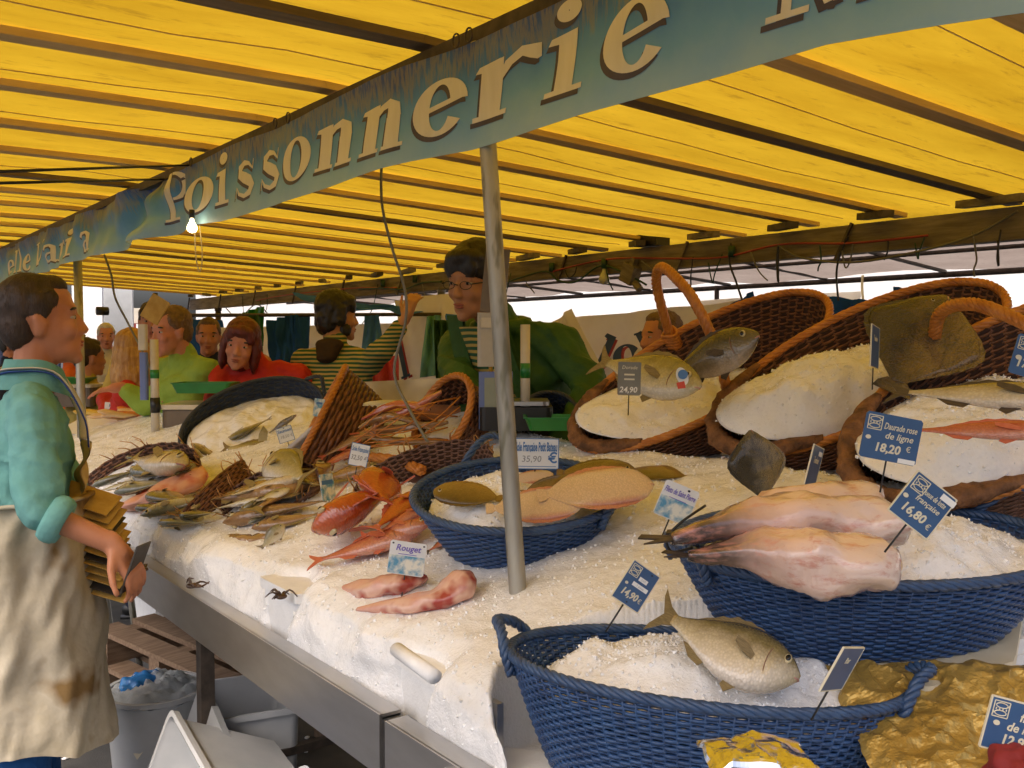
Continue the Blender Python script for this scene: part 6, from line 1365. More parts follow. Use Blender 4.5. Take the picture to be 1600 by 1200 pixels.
# ================================================================== scales, trays, boxes
def rbox(mb, c, size, r=.01, Mx=None):
    """box with rounded upright edges"""
    x, y, z = size; pl_ = []
    for cx, cy, a0 in ((1, 1, 0), (-1, 1, 90), (-1, -1, 180), (1, -1, 270)):
        for k in range(4): a = R(a0 + 30 * k); pl_.append((cx * (x / 2 - r) + r * math.cos(a), cy * (y / 2 - r) + r * math.sin(a)))
    m = Matrix.Translation(V(c)) @ (Mx.to_4x4() if Mx is not None else Matrix.Identity(4)); return mb.slab(pl_, z, m)
def tray(name, label, c, x, size, mat, cat='tray', group=None, rim=.012, z=V_up):
    Mx = frame(c, x, z); t = MB(); w, l, h = size; n = 8; prof = ((.86, 0), (1.0, h), (1.06, h), (1.06, h - .004), (1.02, h - .004), (.88, -.004))
    rs = []
    for k, zz in prof:
        ring = []
        for cx, cy, a0 in ((1, 1, 0), (-1, 1, 90), (-1, -1, 180), (1, -1, 270)):
            for q in range(5): a = R(a0 + 22.5 * q); ring.append(V((k * (cx * (w / 2 - .02) + .02 * math.cos(a)), k * (cy * (l / 2 - .02) + .02 * math.sin(a)), zz)))
        rs.append(ring)
    t.rings(rs, caps=False); nn = len(rs[0]); t.add(rs[0], [tuple(range(nn))]); t.add(rs[-1], [tuple(range(nn - 1, -1, -1))])
    o = obj(name, t, mat, M=Mx, smooth=False); tag(o, label, cat, group); return o
# near scale, half behind the tube
sb = P(775, 668, 2.92); sc = thing('shop_scale', 'cream shop scale with a tall display head right behind the galvanised tube', 'scale', M=frame(sb, RT, V_up))
mb = MB(); rbox(mb, (.06, .05, .03), (.22, .22, .07), .02); obj('housing', mb, m_black, sc, smooth=False)
mb = MB(); rbox(mb, (.06, .05, .075), (.20, .20, .012), .02); obj('pan', mb, m_steel, sc, smooth=False)
mb = MB(); mb.tube([(.088, -.02, .0), (.088, -.02, .31)], .0145, 14); obj('post', mb, m_cream, sc)
mb = MB(); mb.tube([(.088, -.02, .15), (.088, -.02, .195)], .0155, 14); obj('green_band', mb, m_green, sc)
mb = MB(); mb.tube([(.088, -.02, .02), (.088, -.02, .05)], .0175, 14); obj('black_band', mb, m_black, sc)
mb = MB(); rbox(mb, (-.012, -.03, .265), (.085, .035, .16), .012); hd = obj('display_head', mb, m_scale, sc, smooth=False)
mb = MB(); rbox(mb, (-.028, -.049, .315), (.034, .004, .03), .004); obj('logo_plate', mb, m_cream, hd, smooth=False)
mb = MB(); mb.box((-.002, -.02, .44), (.072, .03, .19), Matrix.Rotation(.10, 3, 'Y')); obj('display_back', mb, m_scaled, sc, smooth=False)
mb = MB(); mb.box((.0, -.035, .085), (.10, .025, .17)); fr = obj('screen_frame', mb, m_lcdf, sc, smooth=False)
mb = MB(); mb.box((.004, -.049, .09), (.075, .004, .125)); obj('screen', mb, m_lcd, fr, smooth=False)
mb = MB(); mb.tube([(-.015, -.03, .17), (-.015, -.03, .19)], .006, 8); obj('pivot', mb, m_amber, sc)
tray('green_tray', 'green plastic tray on the scale behind the galvanised tube', P(872, 668, 2.80), RT, (.19, .14, .034), m_green)
# left scale with green tray
sb = P(300, 668, 4.62); sc = thing('shop_scale', 'grey scale with a white pole banded green and black, under a green tray', 'scale', M=frame(sb, RT, V_up))
mb = MB(); rbox(mb, (.13, .06, .04), (.48, .34, .10), .03); obj('housing', mb, m_scaled, sc, smooth=False)
mb = MB(); rbox(mb, (.13, .06, .105), (.50, .36, .022), .03); obj('pan', mb, m_cream, sc, smooth=False)
mb = MB(); mb.tube([(-.13, -.12, -.03), (-.13, -.12, .42)], .019, 14); obj('post', mb, m_cream, sc)
mb = MB(); mb.tube([(-.13, -.12, .24), (-.13, -.12, .28)], .0205, 14); obj('green_band', mb, m_green, sc)
mb = MB(); mb.tube([(-.13, -.12, .08), (-.13, -.12, .15)], .022, 14); obj('black_band', mb, m_black, sc)
mb = MB(); mb.tube([(-.13, -.12, -.05), (-.13, -.12, -.02)], .022, 14); obj('yellow_band', mb, m_amber, sc)
mb = MB(); rbox(mb, (-.175, -.13, .25), (.036, .03, .22), .01); fr = obj('screen_frame', mb, m_lcdf, sc, smooth=False)
mb = MB(); rbox(mb, (-.178, -.13, .43), (.040, .03, .12), .01); obj('display_head', mb, m_cream, sc, smooth=False)
mb = MB(); mb.box((-.13, -.10, .56), (.09, .012, .12), Matrix.Rotation(.55, 3, 'Y')); obj('display_back', mb, m_card, sc, smooth=False)
tray('green_tray', 'green plastic tray on the grey scale in front of the woman with auburn hair', P(322, 612, 4.60), RT, (.27, .18, .045), m_green)
sb = P(118, 626, 6.2); sc = thing('shop_scale', 'brownish scale behind the man in the teal shirt', 'scale', M=frame(sb, RT, V_up))
mb = MB(); rbox(mb, (0, 0, .03), (.34, .30, .12), .03); obj('housing', mb, m_scaled, sc, smooth=False)
mb = MB(); rbox(mb, (0, 0, .10), (.36, .32, .02), .03); obj('pan', mb, m_cream, sc, smooth=False)
tray('green_tray', 'dark green tray on the brownish scale behind the man in the teal shirt', P(110, 598, 6.2), RT, (.26, .2, .035), m_green)

# ---- far part of the counter: fillets on trays beyond the round brown basket
fb = MB(); fb.box((1.35, 7.2, 1.0), (1.05, 3.6, .06)); fb.box((.86, 7.2, .86), (.03, 3.6, .22)); fc_ = obj('far_counter', fb, m_steel, smooth=False); tag(fc_, 'far steel counter with fillets beyond the round brown basket', 'counter')
for y in (5.6, 8.8):
    for x in (.92, 1.8): mb = MB(); mb.box((x, y, .485), (.05, .05, .97)); o = obj('counter_leg', mb, m_iron, fc_, smooth=False); o.name = 'leg'
k = 0
for (px, py, f_, mt, n, lab, gp) in ((215, 668, 5.15, m_salmon, 7, 'orange salmon fillet in the row beyond the round brown basket', 'salmon fillets'), (172, 680, 5.1, m_fillet, 6, 'pale fillet in the row beside the salmon fillets', 'pale fillets'), (160, 662, 5.45, m_smoked, 9, 'yellow smoked fillet in the far row of the counter', 'yellow fillets')):
    for i in range(n):
        c = P(px, py, f_) + RT * (rnd.uniform(-.11, .11)) + FW * rnd.uniform(-.08, .10); c.z = 1.045 + .008 * i + (.10 if f_ < 5.3 else .06); mb = MB(); L = rnd.uniform(.07, .10)
        mb.rings([[V((x * L, .032 * w_ * math.cos(a), .012 * w_ * math.sin(a) + .006 * math.sin(x * 3 + i))) for a in [2 * PI * q / 10 for q in range(10)]] for x, w_ in ((-1, .3), (-.7, .85), (-.2, 1), (.4, .8), (.8, .45), (1, .15))])
        tag(obj('fillet', mb, mt, M=frame(c, RT + FW * rnd.uniform(-.3, .3) + UP * rnd.uniform(-.12, .12), (-.35, -.2, 1))), lab, 'fillet', gp)
tray('green_tray', 'long green tray on the far counter beside the salmon fillets', P(196, 664, 5.5), RT + UP * .12, (.34, .22, .03), m_green)
tb_ = P(205, 672, 5.25); mb = MB(); rbox(mb, (0, 0, 0), (.62, .5, .09), .02); tag(obj('ice_tray', mb, m_ice, smooth=False, M=frame((tb_.x, tb_.y, 1.075), RT, (-.15, -.1, 1))), 'low block of ice carrying the salmon fillets', 'ice block')

# ---- foam boxes in the ice front
def foam(label, c, x, size, lid=True, z=V_up):
    Mx = frame(c, x, z); t = thing('foam_box', label, 'foam box', M=Mx); L, w, h = size; mb = MB()
    th = .02
    for (cx, cy, sx, sy) in ((0, w / 2 - th / 2, L, th), (0, -w / 2 + th / 2, L, th), (L / 2 - th / 2, 0, th, w - 2 * th), (-L / 2 + th / 2, 0, th, w - 2 * th)): rbox(mb, (cx, cy, 0), (sx, sy, h), .005)
    mb.box((0, 0, -h / 2 + .01), (L - .03, w - .03, .02)); obj('walls', mb, m_foam, t, smooth=False)
    if lid:
        mb = MB(); rbox(mb, (0, 0, h / 2 + .012), (L + .02, w + .02, .022), .012); obj('lid', mb, m_foam, t, smooth=False)
    return t
foam('white foam fish box buried in the ice under the dark seaweed scrap', (.955, 2.07, .925), (0, 1, 0), (.19, .16, .10))
foam('white foam box with its lid showing at the corner of the steel channels', (.960, 1.46, .912), (.08, 1, 0), (.17, .16, .085))
mb = MB(); mb.tube([V((0, -.07, 0)), V((0, .07, 0))], .012, 10, flat=.9); tag(obj('foam_lid_edge', mb, m_foam, M=Matrix.Translation(P(648, 1035, 1.43)) @ Matrix.Rotation(-.13, 4, 'Z')), 'thick white foam lid edge jutting from the ice above the corner box', 'foam lid')
mb = MB(); mb.box((0, 0, 0), (.012, .036, .055)); tag(obj('steel_tab', mb, m_steel, smooth=False, M=Matrix.Translation((.868, 1.955, .922))), 'small upright steel tab beside the white foam box', 'metal tab')
mb = MB(); mb.box((0, 0, 0), (.012, .030, .10)); tag(obj('steel_tab', mb, m_steel, smooth=False, M=Matrix.Translation((.880, 1.235, .93))), 'small upright steel tab beside the long blue basket', 'metal tab')
# white box under the front basket
foam('white box under the left end of the long blue basket', (.90, 1.13, .815), (.35, -.48, 0), (.30, .16, .10))
# cream board standing at the right, gold and silver foil, red cloth
mb = MB(); mb.slab([(1.27, .745), (1.29, .735), (1.49, .720), (1.53, .735), (1.92, .905), (1.93, .93), (1.7, 1.15), (1.3, 1.1)], .018, Matrix.Translation((-1.5, -.9, 0))); tag(obj('cream_board', mb, m_foamy, smooth=False, M=Matrix.Translation((1.5, .9, 1.052))), 'cream foam lid under the wide blue basket', 'foam lid')
def foil(name, label, c, size, mat, seed, amp=.03, nrm=(0, 0, 1), n=60, cat='foil'):
    Mx = frame(c, RT, nrm); mb = MB()
    def fn(u, v):
        x = (u - .5) * size[0]; y = (v - .5) * size[1]
        r1 = 1 - abs(noise.noise(V((x * 13, y * 13, seed)))) * 2; r2_ = 1 - abs(noise.noise(V((x * 34, y * 30, seed + 3)))) * 2; r3 = noise.noise(V((x * 60, y * 60, seed)))
        d = max(0, 1 - (2 * (u - .5)) ** 4) * max(0, 1 - (2 * (v - .5)) ** 4); return (x + .008 * r3, y + .006 * r1, size[2] * d ** .5 + amp * (.6 * r1 + .35 * r2_ + .10 * r3))
    mb.grid(n, n, fn); o = obj(name, mb, mat, M=Mx, smooth=False); tag(o, label, cat); return o
foil('gold_foil', 'crumpled gold foil parcel between the two blue baskets and the price card', P(1525, 1150, 1.33), (.34, .26, .02), m_gold, 3, .016, nrm=(-.25, -.28, .9), n=64)
sfp = P(1180, 1192, 1.0); sft = foil('silver_foil', 'crumpled silver foil parcel at the front of the long blue basket', sfp, (.11, .075, .010), m_silver, 7, .014, n=34)
mb = MB(); rbox(mb, (0, 0, -(sfp.z - .905) / 2 - .004), (.075, .05, sfp.z - .905 - .008), .015); obj('wrapped_box', mb, m_silver, sft, smooth=False)
mb = MB(); mb.ell((0, 0, 0), (.034, .05, .03)); tag(obj('red_cloth', wobble(wobble(remesh(mb, .004, 1), .012, 40), .006, 90), m_redc, M=Matrix.Translation(P(1624, 1218, .93))), 'dark red cloth in front of the gold foil', 'cloth')
# stand under the right hand baskets (crates that carry them)
for lab, c, sz in (('white plastic crate under the gold foil', (1.32, .60, .90), (.5, .30, .08)), ('white plastic crate under the wide blue basket', (1.50, .95, .95), (.42, .30, .18)), ('white plastic crate under the near wicker basket', (1.98, 1.05, 1.03), (.5, .5, .34)), ('white plastic crate under the turbot basket', (2.05, 1.62, 1.05), (.45, .5, .38)), ('white plastic crate under the basket of large bream', (2.1, 2.15, 1.05), (.42, .4, .38))):
    mb = MB(); rbox(mb, (0, 0, 0), sz, .02)
    for k in range(3): rbox(mb, (0, 0, sz[2] * (.32 - .3 * k)), (sz[0] + .012, sz[1] + .012, .016), .022)
    tag(obj('plastic_crate', mb, m_plast, smooth=False, M=Matrix.Translation(c)), lab, 'crate')
mb = MB(); mb.box((2.1, 1.55, .42), (.62, 1.9, .84)); tag(obj('back_table', mb, m_steel, smooth=False), 'plain back table that carries the wicker baskets', 'table')

# ---- under the counter
bc = V((.90, 3.14, 0)); bk = thing('bucket', 'grey plastic bucket lined with a clear bag, blue ice pack inside', 'bucket', bc)
mb = MB(); mb.lathe([(.115, 0.0), (.118, .02), (.150, .425), (.160, .43), (.160, .445), (.146, .445), (.114, .03), (0.001, .03)], n=40, caps=True); obj('shell', mb, m_plastg, bk, smooth=True, angle=40)
mb = MB(); nr = 26
mb.rings([[V((.150 * r * math.cos(a) * (1 + .05 * math.sin(7 * a)), .150 * r * math.sin(a) * (1 + .05 * math.sin(5 * a)), .435 + .045 * (1 - r * r) + .022 * noise.noise(V((r * 4 * math.cos(a), r * 4 * math.sin(a), 3))) + .012 * noise.noise(V((r * 12 * math.cos(a), r * 12 * math.sin(a), 5))))) for a in [2 * PI * k / 60 for k in range(60)]] for r in [(j + .02) / nr * 1.04 for j in range(nr + 1)]], caps=True); obj('bag', mb, m_plastic_film, bk)
mb = MB(); mb.ell((-.03, .03, .455), (.085, .06, .035), Matrix.Rotation(.5, 3, 'Z')); obj('ice_pack', wobble(remesh(mb, .006, 1), .012, 40), M('blue_ice_pack', (.02, .16, .50), (.05, .25, .60), scale=20, rough=.25), bk)
mb = MB(); mb.slab([(-.02, 0), (-.008, .028), (.014, .022), (.02, -.006), (.002, -.032)], .002); obj('sticker', mb, m_foamy, bk, smooth=False, M=frame((-.088, -.104, .30), (.76, -.64, 0), (-.64, -.76, .12)))
def crate(label, c, x, size, mat, z=V_up):
    Mx = frame(c, x, z); L, w, h = size; rs = []
    for k, zz in ((.90, 0), (1, h), (1.07, h), (1.07, h - .018), (1.02, h - .018)):
        ring = []
        for cx, cy, a0 in ((1, 1, 0), (-1, 1, 90), (-1, -1, 180), (1, -1, 270)):
            for q in range(5): a = R(a0 + 22.5 * q); ring.append(V((k * (cx * (L / 2 - .03) + .03 * math.cos(a)), k * (cy * (w / 2 - .03) + .03 * math.sin(a)), zz)))
        rs.append(ring)
    t = thing('plastic_tub', label, 'tub', M=Mx); mb = MB(); mb.rings(rs, caps=False); mb.add(rs[0], [tuple(range(len(rs[0]) - 1, -1, -1))]); obj('shell', mb, mat, t, smooth=True, angle=40)
    mb = MB(); mb.rings([[p * .96 + V((0, 0, .02)) for p in rs[0]], [p * .965 + V((0, 0, .006)) for p in rs[1]]], caps=False); mb.add([p * .96 + V((0, 0, .02)) for p in rs[0]], [tuple(range(len(rs[0])))]); obj('lining', mb, mat, t, smooth=True, angle=40)
    return t
crate('translucent white tub tipped on its side under the steel channel', (1.00, 2.42, .26), (.1, 1, .05), (.46, .34, .30), m_plast, z=(-.75, -.25, .25))
crate('white tub lying on its side in front of the tipped translucent tub', (.93, 1.98, .20), (.3, 1, .12), (.42, .30, .26), m_plast, z=(-.55, -.45, .55))
crate('upright white tub wedged behind the grey bucket', (1.12, 2.92, .02), (.2, 1, 0), (.34, .26, .42), m_plast)
mb = MB(); rbox(mb, (0, 0, 0), (.40, .28, .02), .04); tag(obj('tub_lid', mb, m_plastg, smooth=False, M=frame((.905, 2.72, .36), (.15, 1, .15), (-.95, .1, .3))), 'grey tub lid leaning between the bucket and the tipped tub', 'lid')
mb = MB(); rbox(mb, (0, 0, 0), (.50, .36, .02), .04); tag(obj('tub_lid', mb, m_plast, smooth=False, M=frame((.86, 1.72, .30), (.6, .8, .25), (-.6, -.35, .72))), 'white tub lid lying aslant under the gap between the steel channels', 'lid')
pal = thing('pallet', 'weathered wooden pallet standing under the counter behind the bucket', 'pallet', M=frame((1.32, 3.75, .24), (.25, -1, -.04), V_up))
for z in (.0, .14):
    for k in range(4): mb = MB(); mb.box((0, -.24 + .16 * k, z), (.85, .10, .02)); obj('plank', mb, m_wood, pal, smooth=False)
for x in (-.38, 0, .38): mb = MB(); mb.box((x, 0, .07), (.07, .56, .118)); obj('block', mb, m_wood, pal, smooth=False)
for x in (-.38, .38):
    for y in (-.24, .24): mb = MB(); mb.box((x, y, -.125), (.07, .07, .228)); obj('foot', mb, m_wood, pal, smooth=False)
mb = MB(); mb.box((0, 0, .0), (.34, .16, .02)); tag(obj('loose_plank', mb, m_wood, smooth=False, M=frame((1.02, 3.42, .03), (.4, -1, 0), (.05, 0, 1))), 'short loose plank on the ground by the bucket', 'plank')
tr = thing('trestle', 'thin steel trestle seen between the apron and the pallet', 'trestle', (1.05, 4.35, 0))
for dx, dy in ((-.12, -.1), (.12, -.1), (-.12, .35), (.12, .35)): mb = MB(); mb.tube([(dx, dy, 0), (dx * .3, dy, .8)], .014, 8); obj('leg', mb, m_galv, tr)
mb = MB(); mb.tube([(0, -.12, .80), (0, .37, .80)], .014, 8); mb.tube([(-.08, -.1, .25), (-.08, .35, .25)], .010, 8); obj('crossbar', mb, m_galv, tr)
mb = MB(); mb.box((0, 0, .2), (.3, .42, .4)); tag(obj('printed_box', mb, m_foam, smooth=False, M=Matrix.Translation((1.5, 4.9, 0))), 'white printed carton under the far end of the counter', 'carton')
r3 = random.Random(3); mb = MB()
for k in range(60):
    p = V((r3.uniform(.75, 1.6), r3.uniform(2.6, 4.6), .004)); s_ = r3.uniform(.006, .02); mb.ell(p, (s_, s_ * .7, .004), Matrix.Rotation(r3.uniform(0, 3), 3, 'Z'), 7, 4)
tag(obj('floor_litter', mb, m_foam), 'pale scraps of ice and foam on the asphalt under the counter', 'litter', kind='stuff')

# ================================================================== cables and lamps
def cable(label, pts, r, mat, n=40, cat='cable'):
    c = spline(pts, n); mb = MB(); mb.tube(c, r, 6); b = c[0]; o = obj('cable', shift(mb, b), mat); o.location = b; tag(o, label, cat); return o
cable('grey cable hanging from the banner down into the baskets by the man with glasses', [P(596, 255, 2.6), P(597, 320, 2.6), P(612, 385, 2.6), P(632, 450, 2.6), P(634, 500, 2.6), P(616, 580, 2.6), P(640, 640, 2.55), P(668, 690, 2.5)], .0042, m_cable)
cable('thin grey cable hanging behind the head of the man in teal', [P(163, 398, 5.2), P(174, 430, 5.2), P(180, 465, 5.2), P(200, 505, 5.2), P(228, 560, 5.1), P(262, 640, 4.9)], .006, m_cable)
cable('pale string loop hanging below the banner lamp', [P(304, 352, 3.2), P(306, 400, 3.2), P(312, 425, 3.2), P(316, 400, 3.2), P(312, 352, 3.2)], .0022, m_rope)
XC = XB - .06
def bm(px, py, x=XC): return atX(px, py, x)
cable('red wire looped along the back beam above the wicker baskets', [bm(860, 425), bm(950, 405), bm(1050, 404), bm(1130, 402), bm(1220, 382), bm(1330, 380), bm(1450, 368)], .005, m_rcable)
cable('green lamp cable sagging under the beam beside the man with glasses', [bm(795, 440), bm(850, 424), bm(872, 438), bm(900, 440), bm(940, 415), bm(985, 432), bm(1010, 445)], .006, m_gcable)
cable('olive cable hanging in a shallow arc above the turbot basket', [bm(1215, 382), bm(1250, 402), bm(1330, 410), bm(1430, 394), bm(1520, 368), bm(1590, 330)], .005, m_cable)
cable('dark wire dropping from the beam beside the arched handle', [bm(1142, 380), bm(1140, 410), bm(1150, 440), bm(1160, 470)], .005, m_black)
cable('dark wire dropping from the beam over the blue sheet', [bm(1325, 370), bm(1312, 400), bm(1307, 430), bm(1310, 470)], .005, m_black)
cable('dark wire dropping over the turbot basket from the beam', [bm(1216, 385), bm(1214, 410), bm(1216, 440)], .006, m_black)
cable('green lamp cable strung over the striped jumper', [bm(560, 452), bm(595, 450), bm(630, 452), bm(660, 442), bm(690, 440)], .007, m_gcable)
cable('red wire along the beam over the woman with auburn hair', [bm(400, 470), bm(440, 462), bm(500, 455), bm(560, 450), bm(620, 450)], .005, m_rcable)
cable('black wire drooping under the beam over the blue tarpaulin', [bm(350, 478), bm(372, 496), bm(400, 476), bm(420, 492)], .005, m_black)
cable('white string hanging before the blue sheet', [atX(1348, 430, 4.2), atX(1347, 450, 4.2), atX(1350, 482, 4.2)], .006, m_rope)
def bulb(label, p, lit, s=1.0, cap=True, glass=False):
    t = thing('lamp', label, 'lamp', p); mb = MB(); mb.tube([(0, 0, .02 * s), (0, 0, .075 * s)], .018 * s, 12); obj('socket', mb, m_black if lit else m_gcable, t)
    if not lit and not glass: return
    mb = MB(); mb.lathe([(.010 * s, .02 * s), (.014 * s, .0), (.030 * s, -.03 * s), (.033 * s, -.048 * s), (.024 * s, -.066 * s), (.004 * s, -.074 * s)], n=18, caps=True); obj('bulb', mb, m_bulb if lit else m_glass, t)
    if cap: mb = MB(); mb.lathe([(.016 * s, .03 * s), (.05 * s, -.02 * s), (.052 * s, -.024 * s), (.048 * s, -.02 * s), (.014 * s, .026 * s)], n=20); obj('shade', mb, m_black if not lit else m_iron, t)
bulb('lit lamp hanging just below the crumpled end of the banner', P(300, 346, 3.15), True, .5, False)
bulb('lit lamp hanging above the man in the lime jacket', P(243, 473, 7.4), True, 1.0)
bulb('lit lamp behind the head of the man in teal', P(4, 494, 7.8), True, 1.0)
for px, py, lab in ((862, 430, 'unlit green socket on the cable beside the man with glasses'), (944, 425, 'clear bulb in a green socket under the beam'), (598, 452, 'green socket above the raised arm of the man in the striped jumper'), (648, 446, 'green socket beside the raised hand'), (162, 462, 'dark socket hanging behind the thin metal tube'), (1143, 408, 'black socket beside the arched basket handle')):
    bulb(lab, bm(px, py), False, .95, False, px == 944)
mb = MB(); mb.box((0, 0, 0), (.06, .09, .10)); mb.box((0, .0, .065), (.03, .03, .04)); mb.tube([(0, -.05, -.03), (0, -.10, -.05)], .02, 10); tag(obj('floodlight', mb, m_beam, smooth=False, M=Matrix.Translation(bm(985, 428)) @ Matrix.Rotation(.4, 4, 'X')), 'small brown floodlight under the back beam', 'floodlight')
mb = MB(); mb.box((0, 0, 0), (.10, .16, .07)); tag(obj('junction_box', mb, m_black, smooth=False, M=Matrix.Translation((XB - .02, bm(1010, 372).y, 2.085))), 'black junction box lying on the back beam', 'junction box')
mb = MB(); mb.tube([V((-.04, 0, 0)), V((.04, 0, 0))], .03, 10); mb.box((.0, .03, .01), (.05, .03, .03)); tag(obj('spot_lamp', mb, m_black, M=Matrix.Translation(P(160, 486, 6.9))), 'small black spot lamp behind the thin metal tube', 'spotlight')

r4 = random.Random(12)
for k in range(22):                                              # odd wires that droop from the back beam
    x0 = 380 + k * 57 + r4.uniform(-20, 20); yb = 447 - (x0 - 560) * .088; L = r4.uniform(14, 60); sp_ = r4.uniform(-30, 40)
    cable('thin dark wire drooping from the back beam among the lamp cables', [bm(x0, yb), bm(x0 + sp_ * .4 + r4.uniform(-6, 6), yb + L * .7), bm(x0 + sp_ * .7, yb + L), bm(x0 + sp_, yb + (L * .3 if k % 2 else L * 1.2))], .0035, (m_black, m_gcable, m_cable)[k % 3], n=16)['group'] = 'wires drooping from the back beam'
# ================================================================== things behind the stall
def hang(name, label, corners, mat, cat, seed=0, amp=.05, n=36, letters=(), sc=3.0):
    """sheet through four points (tl, tr, br, bl) with folds"""
    tl, tr, br, bl = [V(p) for p in corners]; c = (tl + tr + br + bl) / 4; nrm = (tr - tl).cross(bl - tl).normalized()
    if nrm.x > 0: nrm = -nrm
    def fn(u, v): 
        p = (tl * (1 - u) + tr * u) * (1 - v) + (bl * (1 - u) + br * u) * v; d = amp * (noise.noise(V((u * sc, v * sc * .6, seed))) + .4 * noise.noise(V((u * sc * 3, v * sc * 1.5, seed)))) + amp * .4 * math.sin(u * 14 + v * 3 + seed); return p + nrm * d
    mb = MB(); mb.grid(n, n, fn)
    t = thing(name, label, cat, c); obj('cloth', shift(mb, c), mat, t)
    for (ch, u, v, w, h, rot, mt) in letters:
        ctr = V(fn(u, v)) + nrm * .03 - c; ex = (tr - tl).normalized(); ey = -nrm.cross(ex); ey = ey if ey.z > 0 else -ey
        rot_ = Matrix.Rotation(rot, 3, nrm); ex = rot_ @ ex; ey = rot_ @ ey
        for (m2, o_) in ((m_red_letter, .012), (mt, 0)):
            mb = MB(); q = 0
            for poly in glyph(ch).p: 
                mb.add([ctr + ex * ((gx - .5) * w + o_ * 1.2) + ey * ((gy - .5) * h - o_) + nrm * (.004 if o_ == 0 else 0) for gx, gy in poly], [tuple(range(len(poly)))]); q += 1
            obj('letter' if o_ == 0 else 'letter_shadow', mb, m2, t, smooth=False)
    return t
m_red_letter = M('red_letter_paint', (.40, .05, .06), rough=.6)
m_navy_letter = M('navy_letter_paint', (.03, .06, .16), rough=.6)
hang('white_sheet', 'white awning sheet with navy letters behind the raised arm of the striped man', (P(620, 470, 6.6), P(735, 452, 6.2), P(725, 640, 6.2), P(612, 630, 6.6)), m_sheet, 'sheet', 2, .06, letters=(('l', .16, .62, .09, .19, .25, m_navy_letter), ('V', .56, .56, .14, .14, -.35, m_navy_letter)))
hang('white_sheet', 'white sheet with big navy letters between the green jacket and the bream basket', (P(868, 500, 5.6), P(1150, 470, 4.9), P(1150, 660, 4.9), P(868, 650, 5.6)), m_sheet, 'sheet', 5, .07, letters=(('l', .25, .60, .10, .26, -.55, m_navy_letter), ('o', .44, .42, .17, .13, .1, m_navy_letter), ('V', .60, .38, .15, .13, .2, m_navy_letter)))
hang('white_sheet', 'pointed fold of white sheet beside the green sleeve', (P(840, 520, 5.4), P(893, 482, 5.3), P(965, 630, 5.3), P(850, 640, 5.4)), m_sheet, 'sheet', 8, .05)
hang('white_sheet', 'plain pale sheet behind the arched wicker handle', (P(1080, 470, 5.4), P(1345, 455, 4.7), P(1345, 640, 4.7), P(1080, 640, 5.4)), m_sheet, 'sheet', 11, .05)
hang('blue_sheet', 'blue tarpaulin hanging behind the bream basket and the turbot basket', (P(1285, 462, 4.3), P(1365, 470, 4.15), P(1365, 640, 4.15), P(1265, 640, 4.3)), m_blue_tarp, 'tarpaulin', 3, .07)
hang('blue_sheet', 'blue tarpaulin peak behind the big brown turbot', (P(1395, 450, 4.1), P(1440, 448, 4.0), P(1475, 560, 4.0), P(1360, 560, 4.1)), m_blue_tarp, 'tarpaulin', 6, .05)
hang('blue_sheet', 'dark blue tarpaulin behind the arched handle of the bream basket', (P(1115, 490, 5.0), P(1180, 455, 4.8), P(1180, 560, 4.8), P(1120, 560, 5.0)), m_blue_tarp, 'tarpaulin', 7, .05)
hang('blue_sheet', 'blue tarpaulin hanging between the auburn hair and the striped jumper', (P(418, 500, 7.0), P(480, 492, 6.8), P(470, 640, 6.8), P(415, 640, 7.0)), m_blue_tarp, 'tarpaulin', 9, .08)
hang('blue_sheet', 'slanting blue awning strip above the raised arm', (P(455, 458, 6.2), P(640, 482, 6.0), P(660, 492, 6.0), P(500, 476, 6.2)), m_blue_tarp2, 'awning', 12, .04)
hang('blue_sheet', 'bright blue tarpaulin scrap behind the man with glasses', (P(700, 490, 5.6), P(735, 495, 5.5), P(735, 560, 5.5), P(702, 520, 5.6)), m_blue_tarp2, 'tarpaulin', 13, .04)
hang('green_cloth', 'green cloth hanging behind the slim tube', (P(678, 500, 5.2), P(706, 500, 5.2), P(704, 640, 5.2), P(682, 640, 5.2)), m_dgreen, 'cloth', 14, .05)
hang('red_sheet', 'pinkish red sheet below the raised arm of the striped man', (P(578, 560, 5.9), P(622, 555, 5.9), P(625, 690, 5.9), P(575, 690, 5.9)), fabric('pink_red_cloth', (.50, .05, .06), (.58, .10, .10)), 'sheet', 15, .06)
hang('green_cloth', 'dark green garment hanging behind the auburn hair', (P(378, 488, 6.6), P(412, 478, 6.6), P(412, 540, 6.6), P(380, 560, 6.6)), m_green, 'cloth', 16, .05)
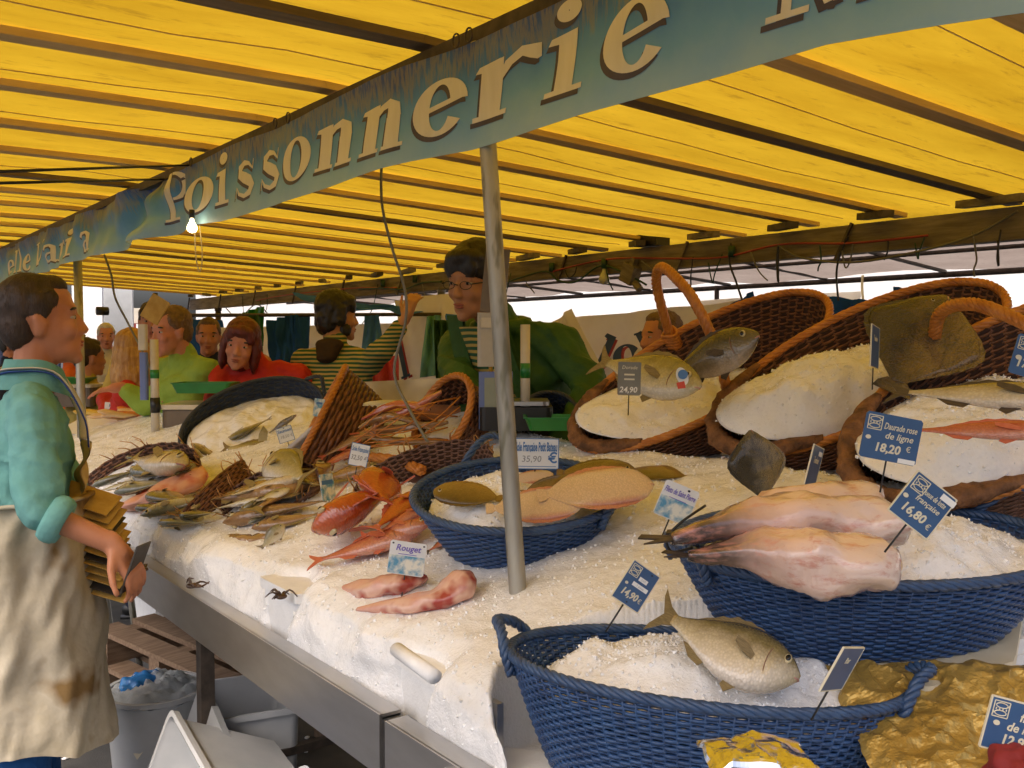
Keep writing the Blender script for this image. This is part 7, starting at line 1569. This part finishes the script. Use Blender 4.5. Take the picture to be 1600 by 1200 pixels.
hang('cream_sheet', 'cream backing cloth behind the langoustines', (P(545, 598, 3.75), P(745, 588, 3.70), P(745, 700, 3.70), P(545, 715, 3.75)), m_foamy, 'cloth', 17, .03)
hang('white_sheet', 'long greyish sheet hanging behind the striped man and the auburn hair', (P(335, 512, 8.6), P(640, 505, 7.4), P(640, 680, 7.4), P(335, 680, 8.6)), m_sheet, 'sheet', 21, .10)
hang('blue_sheet', 'deep blue tarpaulin hanging left of the auburn hair', (P(250, 498, 9.4), P(345, 500, 9.0), P(345, 640, 9.0), P(250, 640, 9.4)), m_blue_tarp, 'tarpaulin', 23, .08)
GAR = (('dark green', 392, m_dgreen), ('navy', 455, m_blue_tarp), ('pale blue', 580, m_blue_tarp2), ('teal', 676, m_teal))
for nm, px, mt in GAR:
    hang('hanging_garment', nm + ' garment hanging from the rail behind the stall', (P(px - 10, 494, 6.3), P(px + 12, 492, 6.3), P(px + 22, 585, 6.3), P(px - 20, 590, 6.3)), mt, 'garment', px * .1, .06, n=20)
gr_ = MB(); gr_.tube([P(250, 493, 6.35), P(720, 491, 6.35)], .012, 8); rl_ = obj('clothes_rail', gr_, m_iron); tag(rl_, 'thin dark rail from which the garments behind the stall hang', 'rail')
# stalls and panels down the street, left
for lab, px, py, f_, w, h, mt in (('white panel at the end of the aisle', 138, 520, 11, .34, 1.7, m_foam), ('grey shutter beside the white panel', 175, 500, 11.4, .5, 1.8, m_plastg), ('cream shop sign far down the street', 205, 502, 12.5, .62, .34, m_cream), ('blue poster under the cream shop sign', 190, 522, 12.4, .26, .26, m_lcdf), ('dark red poster beside the blue poster', 210, 521, 12.4, .20, .26, m_redc), ('white poster beside the dark red poster', 226, 522, 12.4, .2, .26, m_foam), ('tall dark door behind the head of the man in teal', 30, 520, 12, 1.0, 1.9, m_navy)):
    c = P(px, py, f_); mb = MB(); mb.box((0, 0, 0), (w, .04, h)); k = obj('panel', mb, mt, smooth=False, M=frame(c, RT, V_up)); tag(k, lab, 'panel')
    if c.z - h / 2 > .05: mb = MB(); mb.box((0, .03, -(h / 2 + (c.z - h / 2) / 2)), (.05, .03, c.z - h / 2)); obj('post', mb, m_iron, k, smooth=False)
